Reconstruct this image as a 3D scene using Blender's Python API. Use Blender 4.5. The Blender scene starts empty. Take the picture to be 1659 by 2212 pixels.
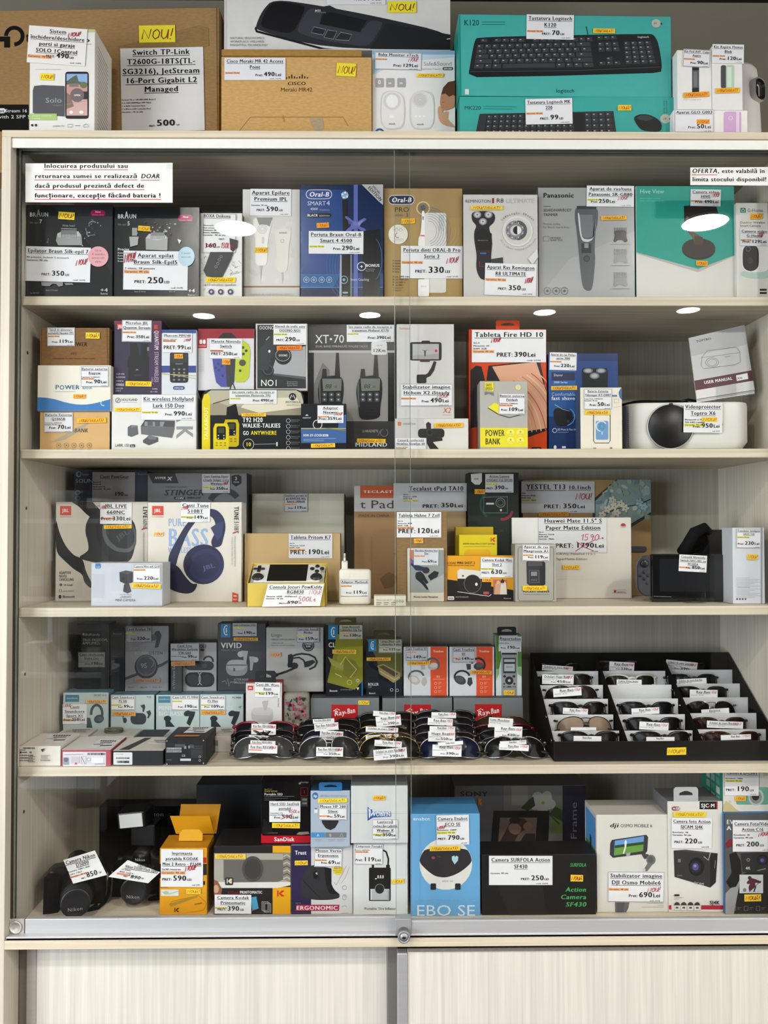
import bpy, bmesh, math, random
import numpy as np
from mathutils import Matrix, Vector
random.seed(7)
sc = bpy.context.scene
COL = sc.collection
# ---------------------------------------------------------------- camera
FOC = 1660.0
YAW, PITCH, ROLL = math.radians(.549), math.radians(1.219), math.radians(.118)
EYE = Vector((0, -1.58, 1.45))
RC = Matrix.Rotation(-YAW, 3, 'Z') @ Matrix.Rotation(math.pi/2+PITCH, 3, 'X') @ Matrix.Rotation(-ROLL, 3, 'Z')
cam = bpy.data.objects.new('camera', bpy.data.cameras.new('camera'))
COL.objects.link(cam)
cam.matrix_world = Matrix.Translation(EYE) @ RC.to_4x4()
cam.data.lens = FOC/2212*36
cam.data.sensor_width = 36
cam.data.clip_start = .05
sc.camera = cam
# ---------------------------------------------------------------- exposure and light
vs = sc.view_settings
vs.view_transform = 'Standard'; vs.look = 'None'; vs.gamma = 1; vs.use_curve_mapping = False
vs.exposure = 0.42
WORLD_STRENGTH = .42
LAMP_STRENGTH = 340.0
wd = bpy.data.worlds.new('shop_daylight'); sc.world = wd
wd.use_nodes = True
wd.node_tree.nodes['Background'].inputs[0].default_value = (.86, .95, 1.0, 1)
wd.node_tree.nodes['Background'].inputs[1].default_value = WORLD_STRENGTH
sc.cycles.caustics_reflective = False
sc.cycles.caustics_refractive = False
sc.cycles.transparent_max_bounces = 24
sc.cycles.sample_clamp_indirect = 4
# daylight by the left shop window, plus an added fill light at the right
for x, y, en, cl, sg in ((-2.7, -2.65, 145, (.88, .94, 1), -1), (3.1, -2.3, 50, (1, .97, .92), 1)):
    al = bpy.data.lights.new('daylight_and_fill', 'AREA'); al.shape = 'RECTANGLE'; al.size = 2.6; al.size_y = 2.1; al.energy = en; al.color = cl
    ao = bpy.data.objects.new('daylight_and_fill', al); COL.objects.link(ao); ao.location = (x, y, 1.35); ao.rotation_euler = (math.pi/2, 0, sg*math.pi/2)
CEIL_Z = 2.8
# x, y, radius of every ceiling downlight (the first six mirror in the glass doors; the last two are added fill, out of view)
LAMPS = [(-.63,-1.88,.09),(1.45,-1.84,.095),(-1.09,-3.3,.066),(-.04,-3.28,.066),(1.05,-3.25,.066),(1.93,-3.2,.066),
         (-2.2,-2.3,.09),(2.6,-2.3,.09)]
# ---------------------------------------------------------------- pixel <-> place
def ray(px, py):
    return (RC @ Vector(((px-829.5)/FOC, -(py-1106)/FOC, -1)))
def unp(px, py, Y):
    d = ray(px, py)
    return EYE + d*((Y-EYE.y)/d.y)
def unpz(px, py, Z):
    d = ray(px, py)
    return EYE + d*((Z-EYE.z)/d.z)
ZT = unp(830, 283, -.05).z
Z1, Z2, Z3, Z4 = (unp(830, y, 0).z for y in (640.6, 970, 1311, 1654))
Z5 = unp(1300, 1975, .04).z
XL, XR = unp(43, 1000, 0).x, unp(1695, 1000, 0).x
YB = .31
# ---------------------------------------------------------------- colour and materials
def lin(h):
    if not isinstance(h, str): return tuple(h)
    if len(h) == 3: h = ''.join(c*2 for c in h)
    v = [int(h[i:i+2], 16)/255 for i in (0, 2, 4)]
    return tuple(max((c/12.92 if c <= .04045 else ((c+.055)/1.055)**2.4)*.88-.004, .0025) for c in v)
MATS = {}
def mat(name, rough=.5, metal=0, spec=.4, noise=0, nscale=60, stretch=(1,1,1), bump=0, coat=0, emit=None):
    m = bpy.data.materials.new(name); m.use_nodes = True
    nt = m.node_tree; N = nt.nodes; Lk = nt.links
    b = N['Principled BSDF']
    b.inputs['Roughness'].default_value = rough; b.inputs['Metallic'].default_value = metal
    b.inputs['Specular IOR Level'].default_value = spec
    b.inputs['Coat Weight'].default_value = coat
    b.inputs['Coat Roughness'].default_value = .08
    at = N.new('ShaderNodeAttribute'); at.attribute_name = 'Col'
    out = at.outputs['Color']
    if noise or bump:
        tc = N.new('ShaderNodeTexCoord'); mp = N.new('ShaderNodeMapping'); mp.inputs['Scale'].default_value = stretch
        nz = N.new('ShaderNodeTexNoise'); nz.inputs['Scale'].default_value = nscale; nz.inputs['Detail'].default_value = 5
        Lk.new(tc.outputs['Object'], mp.inputs[0]); Lk.new(mp.outputs[0], nz.inputs[0])
        if noise:
            mr = N.new('ShaderNodeMapRange'); mr.inputs['From Min'].default_value = .3; mr.inputs['From Max'].default_value = .7
            mr.inputs['To Min'].default_value = 1-noise; mr.inputs['To Max'].default_value = 1+noise*.4
            vm = N.new('ShaderNodeVectorMath'); vm.operation = 'SCALE'
            Lk.new(nz.outputs[0], mr.inputs[0]); Lk.new(out, vm.inputs[0]); Lk.new(mr.outputs[0], vm.inputs['Scale'])
            out = vm.outputs[0]
        if bump:
            bp = N.new('ShaderNodeBump'); bp.inputs['Strength'].default_value = bump; bp.inputs['Distance'].default_value = .002
            Lk.new(nz.outputs[0], bp.inputs['Height']); Lk.new(bp.outputs[0], b.inputs['Normal'])
    Lk.new(out, b.inputs['Base Color'])
    if emit:
        b.inputs['Emission Color'].default_value = (1, .95, .86, 1); b.inputs['Emission Strength'].default_value = emit
    MATS[name] = m
    return m
mat('card', .5, noise=.03, nscale=40)
mat('gloss', .22, spec=.5, bump=.12, nscale=45)
mat('paper', .7, spec=.25, noise=.02)
mat('kraft', .85, spec=.15, noise=.16, nscale=90, stretch=(1,1,3))
mat('plastic', .38, noise=.02)
mat('shiny', .15, spec=.5, coat=.3)
mat('alu', .42, metal=.45, noise=.04, nscale=30, stretch=(.2,8,8))
mat('lens', .2, spec=.13)
mat('chrome', .15, metal=1)
mat('wood', .55, spec=.3, noise=.14, nscale=9, stretch=(17,17,.35))
mat('woodh', .55, spec=.3, noise=.2, nscale=9, stretch=(.3,9,16))
mat('wall', .9, spec=.1, noise=.08, nscale=4)
mat('planks', .4, spec=.4, noise=.3, nscale=6, stretch=(8,.5,1))
mat('lamp', .5, emit=LAMP_STRENGTH)
mat('fabric', .95, spec=.1, noise=.2, nscale=300)
def glassmat(name, tint, ior=1.5, extra=0):
    m = bpy.data.materials.new(name); m.use_nodes = True
    nt = m.node_tree; N = nt.nodes; Lk = nt.links; N.clear()
    o = N.new('ShaderNodeOutputMaterial'); mx = N.new('ShaderNodeMixShader')
    tr = N.new('ShaderNodeBsdfTransparent'); tr.inputs[0].default_value = (*tint, 1)
    gl = N.new('ShaderNodeBsdfGlossy'); gl.inputs['Roughness'].default_value = .0
    ge = N.new('ShaderNodeNewGeometry'); dt = N.new('ShaderNodeVectorMath'); dt.operation = 'DOT_PRODUCT'
    Lk.new(ge.outputs['Incoming'], dt.inputs[0]); Lk.new(ge.outputs['Normal'], dt.inputs[1])
    ab = N.new('ShaderNodeMath'); ab.operation = 'ABSOLUTE'; Lk.new(dt.outputs['Value'], ab.inputs[0])
    om = N.new('ShaderNodeMath'); om.operation = 'SUBTRACT'; om.inputs[0].default_value = 1; Lk.new(ab.outputs[0], om.inputs[1])
    pw = N.new('ShaderNodeMath'); pw.operation = 'POWER'; pw.inputs[1].default_value = 5; Lk.new(om.outputs[0], pw.inputs[0])
    r0 = ((ior-1)/(ior+1))**2; fr = N.new('ShaderNodeMath'); fr.operation = 'MULTIPLY_ADD'; fr.inputs[1].default_value = 1-r0; fr.inputs[2].default_value = r0; Lk.new(pw.outputs[0], fr.inputs[0])
    Lk.new(fr.outputs[0], mx.inputs[0]); Lk.new(tr.outputs[0], mx.inputs[1]); Lk.new(gl.outputs[0], mx.inputs[2])
    Lk.new(mx.outputs[0], o.inputs[0]); MATS[name] = m
glassmat('glass', (.992, .997, .994), 1.42)
glassmat('film', (.95, .95, .95), 1.35)
# ---------------------------------------------------------------- glyphs
GLY = {}
def _curve(s, bold):
    cu = bpy.data.curves.new('glyph', 'FONT'); cu.body = s; cu.resolution_u = 2
    o = bpy.data.objects.new('glyph', cu); COL.objects.link(o)
    return cu, o
def load_glyphs(chars):
    for bold in (False, True):
        cu, o = _curve('||', bold)
        def meas(s):
            cu.body = s
            bpy.context.view_layer.update()
            me = o.evaluated_get(bpy.context.evaluated_depsgraph_get()).to_mesh()
            v = np.array([x.co[:2] for x in me.vertices]) if len(me.vertices) else np.zeros((0, 2))
            f = [tuple(p.vertices) for p in me.polygons]
            o.evaluated_get(bpy.context.evaluated_depsgraph_get()).to_mesh_clear()
            return v, f
        w0 = np.ptp(meas('||')[0][:, 0]); cap = meas('H')[0][:, 1].max()
        for c in chars:
            adv = np.ptp(meas('|'+c+'|')[0][:, 0]) - w0
            v, f = meas(c) if c != ' ' else (np.zeros((0, 2)), [])
            v = v/cap
            GLY[c, bold] = (v, f, adv/cap + (.09 if bold else 0))
        bpy.data.objects.remove(o); bpy.data.curves.remove(cu)
load_glyphs(sorted(set("ABCDEFGHIJKLMNOPQRSTUVWXYZabcdefghijklmnopqrstuvwxyz0123456789 .,:;!?/()-+&\"'%*=|ăâîșțÎ•@")))
def text_geo(s, bold=False, ital=False):
    V, F, x, n = [], [], 0., 0
    for c in s:
        v, f, a = GLY.get((c, bold)) or GLY['-', bold]
        if len(v):
            q = v.copy(); q[:, 0] += x
            if ital: q[:, 0] += q[:, 1]*.2
            V.append(q); F += [tuple(i+n for i in p) for p in f]; n += len(q)
        x += a
    return (np.vstack(V) if V else np.zeros((0, 2))), F, x
# hand lettering, strokes on a unit box, y up
HS = {'N':[[(0,0),(.05,1),(.6,.05),(.72,1.05)]],'O':[[(.35,1),(.08,.75),(.05,.3),(.3,0),(.6,.2),(.65,.7),(.4,1)]],
 'U':[[(0,1),(.02,.3),(.25,0),(.5,.2),(.6,1),(.62,0)]],'A':[[(0,0),(.32,1),(.62,0)],[(.1,.35),(.55,.35)]],'Ă':[[(0,0),(.32,.9),(.62,0)],[(.1,.35),(.55,.35)],[(.15,1.15),(.3,1),(.5,1.2)]],
 '!':[[(.2,1.1),(.1,.3)],[(.08,.05),(.06,-.05)]],'/':[[(0,-.1),(.4,1.1)]],'S':[[(.55,.9),(.25,1),(.08,.75),(.45,.45),(.4,.1),(.0,.05)]],
 'I':[[(.1,.75),(.1,0)],[(.12,1),(.13,.95)]],'G':[[(.6,.85),(.3,1),(.05,.5),(.25,.02),(.55,.2),(.55,.45),(.3,.45)]],'L':[[(.1,1),(.05,0),(.5,.05)]],
 'T':[[(.0,1),(.65,1)],[(.33,1),(.3,0)]],'E':[[(.5,1),(.05,1),(.05,0),(.5,0)],[(.05,.5),(.4,.5)]],' ':[],
 '0':[[(.3,1),(.05,.6),(.1,.1),(.35,0),(.55,.4),(.5,.85),(.3,1)]],'1':[[(0,.7),(.25,1),(.2,0)]],'3':[[(0,.95),(.4,.95),(.15,.55),(.45,.3),(.3,0),(0,.08)]],
 '4':[[(.3,1),(0,.35),(.55,.35)],[(.4,.7),(.38,0)]],'5':[[(.5,1),(.1,1),(.08,.55),(.4,.55),(.45,.15),(.2,0),(0,.1)]],'9':[[(.5,.7),(.2,.5),(.1,.8),(.3,1),(.5,.75),(.4,0)]],
 'e':[[(0,.3),(.4,.35),(.25,.6),(.05,.3),(.2,0),(.45,.1)]],'i':[[(.1,.55),(.1,0)]],'~':[[(0,.3),(.6,.7),(.2,.1),(.9,.5)]]}
def hand_geo(s):
    out, x = [], 0.
    for c in s:
        st = HS.get(c, HS['O'])
        w = max([p[0] for k in st for p in k] or [.3])
        for k in st: out.append([(p[0]+x, p[1]) for p in k])
        x += w + .17
    return out, max(x-.17, .1)
# ---------------------------------------------------------------- mesh builder
class MB:
    def __init__(s): s.v = []; s.f = []; s.c = []; s.sm = []
    def add(s, vs, fs, col, smooth=False):
        n = len(s.v); s.v += [tuple(p) for p in vs]; c = lin(col)
        for f in fs: s.f.append(tuple(i+n for i in f)); s.c.append(c); s.sm.append(smooth)
        return s
    def bm(s, bm, col, smooth=False, M=None):
        bm.verts.index_update()
        vs = [(M @ v.co if M else v.co.copy()) for v in bm.verts]
        s.add(vs, [tuple(v.index for v in f.verts) for f in bm.faces], col, smooth); bm.free(); return s
    def box(s, x0, x1, y0, y1, z0, z1, col, bev=0, seg=1, M=None, smooth=False):
        bm = bmesh.new(); bmesh.ops.create_cube(bm, size=1)
        for v in bm.verts: v.co = Vector(((x0+x1)/2+v.co.x*(x1-x0), (y0+y1)/2+v.co.y*(y1-y0), (z0+z1)/2+v.co.z*(z1-z0)))
        if bev: bmesh.ops.bevel(bm, geom=bm.edges[:], offset=bev, segments=seg, affect='EDGES', profile=.5)
        return s.bm(bm, col, smooth, M)
    def prism(s, pts, y0, y1, col, M=None, bev=0, smooth=False):      # outline in x,z pushed along y
        bm = bmesh.new(); vs = [bm.verts.new((p[0], y0, p[1])) for p in pts]
        f = bm.faces.new(vs); r = bmesh.ops.extrude_face_region(bm, geom=[f])
        for e in r['geom']:
            if isinstance(e, bmesh.types.BMVert): e.co.y = y1
        bmesh.ops.recalc_face_normals(bm, faces=bm.faces[:])
        if bev: bmesh.ops.bevel(bm, geom=[e for e in bm.edges if abs(e.verts[0].co.y-e.verts[1].co.y) < 1e-6], offset=bev, segments=2, affect='EDGES')
        return s.bm(bm, col, smooth, M)
    def tube(s, pts, r, col, n=8, closed=False, M=None, caps=True):
        P = [Vector(p) for p in pts]; m = len(P); rings = []
        for i, p in enumerate(P):
            a = P[(i-1) % m] if closed or i > 0 else p; b = P[(i+1) % m] if closed or i < m-1 else p
            t = (b-a).normalized(); u = t.orthogonal().normalized() if i == 0 else (lu - t*lu.dot(t)).normalized()
            lu = u; w = t.cross(u); rr = r[i] if isinstance(r, (list, tuple)) else r
            rings.append([p+(u*math.cos(k*2*math.pi/n)+w*math.sin(k*2*math.pi/n))*rr for k in range(n)])
        vs = [M @ q if M else q for rg in rings for q in rg]; fs = []
        for i in range(m if closed else m-1):
            j = (i+1) % m
            for k in range(n): fs.append((i*n+k, i*n+(k+1) % n, j*n+(k+1) % n, j*n+k))
        if not closed and caps: fs += [tuple(range(n))[::-1], tuple(range((m-1)*n, m*n))]
        return s.add(vs, fs, col, True)
    def lathe(s, prof, col, axis='y', c=(0,0,0), n=28, M=None, smooth=True):   # prof = (radius, along)
        vs = []; c = Vector(c)
        for r, a in prof:
            for k in range(n):
                t = 2*math.pi*k/n; x, y = r*math.cos(t), r*math.sin(t)
                q = c + (Vector((x, a, y)) if axis == 'y' else Vector((x, y, a)) if axis == 'z' else Vector((a, x, y)))
                vs.append(M @ q if M else q)
        fs = []
        for i in range(len(prof)-1):
            for k in range(n): fs.append((i*n+k, i*n+(k+1) % n, (i+1)*n+(k+1) % n, (i+1)*n+k))
        if prof[0][0] > 1e-5: fs.append(tuple(range(n))[::-1])
        if prof[-1][0] > 1e-5: fs.append(tuple(range((len(prof)-1)*n, len(prof)*n)))
        return s.add(vs, fs, col, smooth)
def link(name, mb, material, parent=None):
    me = bpy.data.meshes.new(name)
    me.from_pydata(mb.v, [], mb.f)
    ca = me.color_attributes.new('Col', 'FLOAT_COLOR', 'CORNER')
    arr = np.ones((len(me.loops), 4), 'f')
    ls = np.array([len(f) for f in mb.f]); arr[:, :3] = np.repeat(np.array(mb.c, 'f'), ls, axis=0)
    ca.data.foreach_set('color', arr.ravel())
    me.polygons.foreach_set('use_smooth', mb.sm)
    me.materials.append(MATS[material]); me.update()
    o = bpy.data.objects.new(name, me); COL.objects.link(o)
    if parent: o.parent = parent
    return o
def props(o, label=None, cat=None, group=None, kind=None):
    for k, v in (('label', label), ('category', cat), ('group', group), ('kind', kind)):
        if v: o[k] = v
    return o
def empty(name, loc, label, cat, group=None, rot=(0,0,0)):
    o = bpy.data.objects.new(name, None); COL.objects.link(o); o.empty_display_size = .02
    o.location = loc; o.rotation_euler = rot
    return props(o, label, cat, group)
def struct(name, mb, m):
    return props(link(name, mb, m), kind='structure')
# ---------------------------------------------------------------- flat print on an upright face
class Print:
    """Ink on a face: every primitive takes photo pixels, meets the face's plane, and lies there."""
    def __init__(s, loc, R, u0=-9, u1=9, v0=-9, v1=9):
        s.loc, s.M3, s.Ri = Vector(loc), R, R.transposed()
        s.b = (u0, u1, v0, v1); s.n = 0; s.mb = MB(); s.rot = None
        s.o = np.array(s.Ri @ (EYE-s.loc)); s.AA = np.array(s.Ri @ RC)
    def uv(s, P):
        P = np.asarray(P, float)
        if s.rot:
            cx, cy, a = s.rot; q = P-(cx, cy); ca, sa = math.cos(a), math.sin(a)
            P = np.stack([q[:, 0]*ca-q[:, 1]*sa, q[:, 0]*sa+q[:, 1]*ca], 1)+(cx, cy)
        d = np.stack([(P[:, 0]-829.5)/FOC, -(P[:, 1]-1106)/FOC, -np.ones(len(P))], 1) @ s.AA.T
        q = s.o + d*(-s.o[1]/d[:, 1])[:, None]
        return np.stack([np.clip(q[:, 0], s.b[0], s.b[1]), np.clip(q[:, 2], s.b[2], s.b[3])], 1)
    def put(s, P, faces, col):
        if not len(faces): return s
        s.n += 1; q = s.uv(P); y = -(.00025+s.n*3e-5)
        s.mb.add([(a, y, b) for a, b in q], faces, col); return s
    def R(s, x0, y0, x1, y1, c): return s.put([(x0,y0),(x0,y1),(x1,y1),(x1,y0)], [(0,1,2,3)], c)
    def P(s, pts, c):
        if isinstance(pts, str): pts = [tuple(map(float, p.split(','))) for p in pts.split()]
        if len(pts) > 8:                       # many-cornered outlines are soft shapes: cut their corners twice
            p = np.array(pts, float)
            for _ in (0, 1): n = np.roll(p, -1, 0); p = np.stack([p*.78+n*.22, p*.22+n*.78], 1).reshape(-1, 2)
            pts = p
        return s.put(pts, [tuple(range(len(pts)))], c)
    def E(s, cx, cy, rx, ry, c, rot=0, n=26):
        a = math.radians(rot); ca, sa = math.cos(a), math.sin(a)
        pts = [(cx+rx*math.cos(t)*ca-ry*math.sin(t)*sa, cy+rx*math.cos(t)*sa+ry*math.sin(t)*ca) for t in (2*math.pi*k/n for k in range(n))]
        return s.put(pts, [tuple(range(n))], c)
    def L(s, pts, w, c, closed=False):
        if isinstance(pts, str): pts = [tuple(map(float, p.split(','))) for p in pts.split()]
        p = np.array(pts, float)
        if closed: p = np.vstack([p, p[:1]])
        V, F = [], []
        for i in range(len(p)):
            a = p[max(i-1, 0)]; b = p[min(i+1, len(p)-1)]
            if closed and i in (0, len(p)-1): a, b = p[-2], p[1]
            t = b-a; t = t/(np.hypot(*t) or 1); nn = np.array([-t[1], t[0]])*w/2
            V += [p[i]+nn, p[i]-nn]
            if i: F.append((2*i-2, 2*i-1, 2*i+1, 2*i))
        return s.put(V, F, c)
    def A(s, cx, cy, r, a0, a1, w, c, ry=None, n=20):
        ry = ry or r
        return s.L([(cx+r*math.cos(math.radians(a)), cy+ry*math.sin(math.radians(a))) for a in np.linspace(a0, a1, n)], w, c)
    def O(s, cx, cy, r, w, c, ry=None): return s.L([(cx+r*math.cos(k*math.pi/13), cy+(ry or r)*math.sin(k*math.pi/13)) for k in range(26)], w, c, True)
    def RR(s, x0, y0, x1, y1, r, c):
        pts = []
        for cx, cy, a in ((x1-r, y0+r, -90), (x1-r, y1-r, 0), (x0+r, y1-r, 90), (x0+r, y0+r, 180)):
            pts += [(cx+r*math.cos(math.radians(a+k*30)), cy+r*math.sin(math.radians(a+k*30))) for k in range(4)]
        return s.P(pts, c)
    def T(s, t, x0, x1, y, h, c='222', k='', rot=0, maxs=None):
        """text fitted from x0 to x1 on baseline y with capitals h high; rot turns it clockwise about (x0,y)"""
        v, f, w = text_geo(t, 'b' in k, 'i' in k)
        if not len(v): return s
        sx = (x1-x0)/w
        for dx in ((0, .045, .09) if 'b' in k else (0,)):      # bold letters are struck twice
            p = np.stack([(v[:, 0]+dx)*sx, -v[:, 1]*h], 1)
            if rot:
                a = math.radians(rot); p = np.stack([p[:, 0]*math.cos(a)-p[:, 1]*math.sin(a), p[:, 0]*math.sin(a)+p[:, 1]*math.cos(a)], 1)
            s.put(p+(x0, y), f, c)
        if 'u' in k: s.R(x0, y+h*.18, x1, y+h*.18+max(h*.11, .7), c)
        return s
    def H(s, t, x0, x1, y, h, c='c02030', w=None, slant=.15, up=0):
        st, W = hand_geo(t); sx = (x1-x0)/W; V, F = [], []
        w = w or max(h*.13, .8)
        for k in st:
            p = np.array([(x0+(q[0])*sx+q[1]*h*slant, y-q[1]*h-up*q[0]/W) for q in k]); n0 = len(V)
            for i in range(len(p)):
                a = p[max(i-1, 0)]; b = p[min(i+1, len(p)-1)]; tt = b-a; tt = tt/(np.hypot(*tt) or 1); nn = np.array([-tt[1], tt[0]])*w/2
                V += [p[i]+nn, p[i]-nn]
                if i: F.append((n0+2*i-2, n0+2*i-1, n0+2*i+1, n0+2*i))
        return s.put(V, F, c)
TH = []
class B(Print):
    """A carton: front face given by its photo rectangle at distance Y, resting on `on`."""
    def __init__(s, name, label, rect, Y=None, D=.06, c='ddd', on=None, yaw=0, tilt=0, m='card', cat='box', group=None, sub='carton', side=None, bev=.0008, nobody=False):
        x0, y0, x1, y1 = rect; xm = (x0+x1)/2
        z = on.top if isinstance(on, B) else on
        if Y is None: Y = unpz(xm, y1, z).y
        o = unp(xm, y1, Y)
        if z is not None: o.z = z+.0004
        eul = (-math.radians(tilt), 0, math.radians(yaw))
        R = Matrix.Rotation(eul[2], 3, 'Z') @ Matrix.Rotation(eul[0], 3, 'X')
        Print.__init__(s, o, R)
        ym = (y0+y1)/2
        q = s.uv([(x0, ym), (x1, ym), (xm, y0)])
        s.w0, s.w1, s.h, s.D = q[0, 0], q[1, 0], q[2, 1], D
        s.b = (s.w0+.0003, s.w1-.0003, .0003, s.h-.0003)
        s.top = o.z + s.h*math.cos(eul[0]); s.Y = Y; s.m = m; s.sub = sub
        s.root = empty(name, o, label, cat, group, eul); s.rect = rect
        s.body = MB()
        if not nobody:
            s.body.box(s.w0, s.w1, 0, D, 0, s.h, c, bev)
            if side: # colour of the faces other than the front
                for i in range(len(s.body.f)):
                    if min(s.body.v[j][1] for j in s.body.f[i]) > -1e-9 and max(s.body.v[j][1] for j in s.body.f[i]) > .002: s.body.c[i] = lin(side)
        s.pa = []; TH.append(s)
    def part(s, name, mb, m, label=None, parent=None):
        o = link(name, mb, m, parent or s.root)
        if label: o['label'] = label
        return o
    def flat(s, name, x0, y0, x1, y1, c, rot=0, off=.0014, m='paper', lab=None):
        """a piece of paper stuck on the face, returned as a Print to write on"""
        p = Print(s.loc, s.M3); p.rot = ((x0+x1)/2, (y0+y1)/2, math.radians(rot)) if rot else None
        q = p.uv([(x0,y0),(x0,y1),(x1,y1),(x1,y0)]); s.pa_n = getattr(s, 'pa_n', 0)+1; off += s.pa_n*.0004
        n = len(p.mb.v)
        p.mb.add([(a, -off+.0003, b) for a, b in q]+[(a, -off, b) for a, b in q], [(3,2,1,0),(4,5,6,7),(0,1,5,4),(1,2,6,5),(2,3,7,6),(3,0,4,7)], c)
        p.n = off/3e-5-7; s.pa.append((name, p, m, lab)); p.c = c; return p
    def S(s, x0, y0, x1, y1, t='NOU!', c='f0dc32', ink='a02818', rot=0, w=None):
        p = s.flat('new_sticker', x0, y0, x1, y1, c, rot)
        H = y1-y0
        p.H(t, x0+(x1-x0)*.08, x1-(x1-x0)*.1, y1-H*.2, H*.56, ink, w or max(H*.09, 1.0)); return s
    def G(s, x0, y0, x1, y1, title, price, k='L', hl='o', spec='', nou=None, rot=0, border=False, th=None, ph=None, c='e6e6ea', code=True, pos=None, old=None):
        p = s.flat('price_tag', x0, y0, x1, y1, c, rot)
        tag_print(p, x0, y0, x1, y1, title, price, k, hl, spec, nou, border, th, ph, code, pos, old); return p
    def tab(s, x0, y0, x1, y1, c, hole='333'):
        """hang tab on top of the carton with its slot"""
        q = s.uv2([(x0,y0),(x1,y0),(x1,y1)]); mb = MB(); u0, u1 = q[0][0], q[1][0]; h = q[0][1]-s.h
        yb = s.D*.5
        w = u1-u0; um = (u0+u1)/2
        O = [(u0, s.h-.0005), (u1, s.h-.0005), (u1, s.h+h*.85), (u1-h*.15, s.h+h), (u0+h*.15, s.h+h), (u0, s.h+h*.85)]
        I = [(um-w*.28, s.h+h*.42), (um+w*.28, s.h+h*.42), (um+w*.26, s.h+h*.58), (um+w*.07, s.h+h*.72), (um-w*.07, s.h+h*.72), (um-w*.26, s.h+h*.58)]
        vs = [(a, y, b) for y in (.0, .0006) for a, b in O+I]; fs = []
        for i in range(6):
            j = (i+1) % 6
            fs += [(i, j, 6+j, 6+i), (12+j, 12+i, 18+i, 18+j), (i, 12+i, 12+j, j), (6+j, 18+j, 18+i, 6+i)]
        mb.add(vs, fs, c); s.pa.append(('hang_tab', mb, 'card', None)); return s
    def uv2(s, P):
        b, s.b = s.b, (-9, 9, -9, 9); q = s.uv(P); s.b = b; return q
    def done(s):
        s.body.v, n = s.body.v + s.mb.v, len(s.body.v)
        s.body.f += [tuple(i+n for i in f) for f in s.mb.f]; s.body.c += s.mb.c; s.body.sm += s.mb.sm
        if s.body.f: link(s.sub, s.body, s.m, s.root)
        for nm, p, m, lab in s.pa:
            o = link(nm, p.mb if isinstance(p, Print) else p, m, s.root)
            if lab: o['label'] = lab
HLC = {'o':'eeae7c','y':'e0dc62','r':'d88a70'}
def tag_print(p, x0, y0, x1, y1, title, price, k='L', hl='o', spec='', nou=None, border=False, th=None, ph=None, code=True, pos=None, old=None):
    H, W = y1-y0, x1-x0; ls = [t for t in title.split('|') if t]
    if border: p.L([(x0+1,y0+1),(x1-1,y0+1),(x1-1,y1-1),(x0+1,y1-1)], .9, '333', True)
    th = (th or H*.14)*1.08
    wmax = max([text_geo(t, True)[2] for t in ls] or [1])*1.1
    th = min(th, W*.93/wmax*1.25)
    sx = min(1.1, W*.93/(wmax/1.1*th))
    y = y0+H*.05+th*1.15
    for i, t in enumerate(ls):
        w = text_geo(t, True)[2]*th*sx; p.T(t, (x0+x1)/2-w/2, (x0+x1)/2+w/2, y, th, '1c1c20', 'bu'); y += th*1.75
    sh = max(H*.05, 1.7)
    y += sh*.3 - th*.4
    for t in [q for q in spec.split('|') if q]:
        w = min(text_geo(t, True)[2]*sh*1.15, W*.7); p.T(t, x0+W*.02, x0+W*.02+w, y, sh, '2a2a2e', 'b'); y += sh*1.75
    if hl is not None:
        w = min(text_geo('Garantie: 90 zile', True)[2]*sh*1.1, W*.55)
        if hl: p.R(x0+W*.01, y-sh*1.35, x0+W*.03+w, y+sh*.45, HLC[hl])
        p.T('Garantie: 90 zile', x0+W*.02, x0+W*.02+w, y, sh, '2a2a2e', 'b')
    if price:
        ph = (ph or H*(.17 if k != 'P' else .2))*1.1
        pre, ps, suf, ss = {'L':('Pret:', .55, 'Lei', .72), 'U':('PRET:', .48, 'LEI', .42), 'P':('PRET:', .85, 'Lei', .85), 'E':('Pret:', .8, 'Lei', .95)}[k]
        wp, wn, wx = text_geo(pre, True)[2]*ph*ps, text_geo(price, True)[2]*ph*1.08, text_geo(suf, True)[2]*ph*ss
        tot = wp+wn+wx+ph*.3; sc_ = min(1, W*.94/tot); xr = x0+W*(pos or (.93 if k in 'LE' else .86 if k == 'P' else .8)); xr = max(xr, x0+W*.03+tot*sc_); x = xr-tot*sc_; yb = y1-H*.17
        p.T(pre, x, x+wp*sc_, yb, ph*ps, '1c1c20', 'b'); x += (wp+ph*.2)*sc_
        p.T(price, x, x+wn*sc_, yb, ph, '18181c', 'b')
        if old:
            p.L([(x-2, yb+2), (x+wn*sc_+2, yb-ph-2)], 1, 'a03038'); p.L([(x, yb-ph-1), (x+wn*sc_+1, yb+1)], 1, 'a03038')
            p.H(old[0], x0+W*old[1], x0+W*old[2], y0+H*old[3], H*old[4], 'b02438', max(H*.018, .9))
        x += (wn+ph*.1)*sc_
        p.T(suf, x, x+wx*sc_, yb, ph*ss, '1c1c20', 'b')
    if code: p.T('cod: 2175', x0+W*.74, x0+W*.93, y1-H*.04, max(H*.035, 1.4), '333', 'b')
    if nou: p.H('NOU!', x0+W*nou[0], x0+W*(nou[0]+nou[2]), y0+H*(nou[1]+(.1 if len(ls) > 1 else .05)), H*nou[3], 'b8303c', max(H*.022, .9), up=H*.05)
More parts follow.
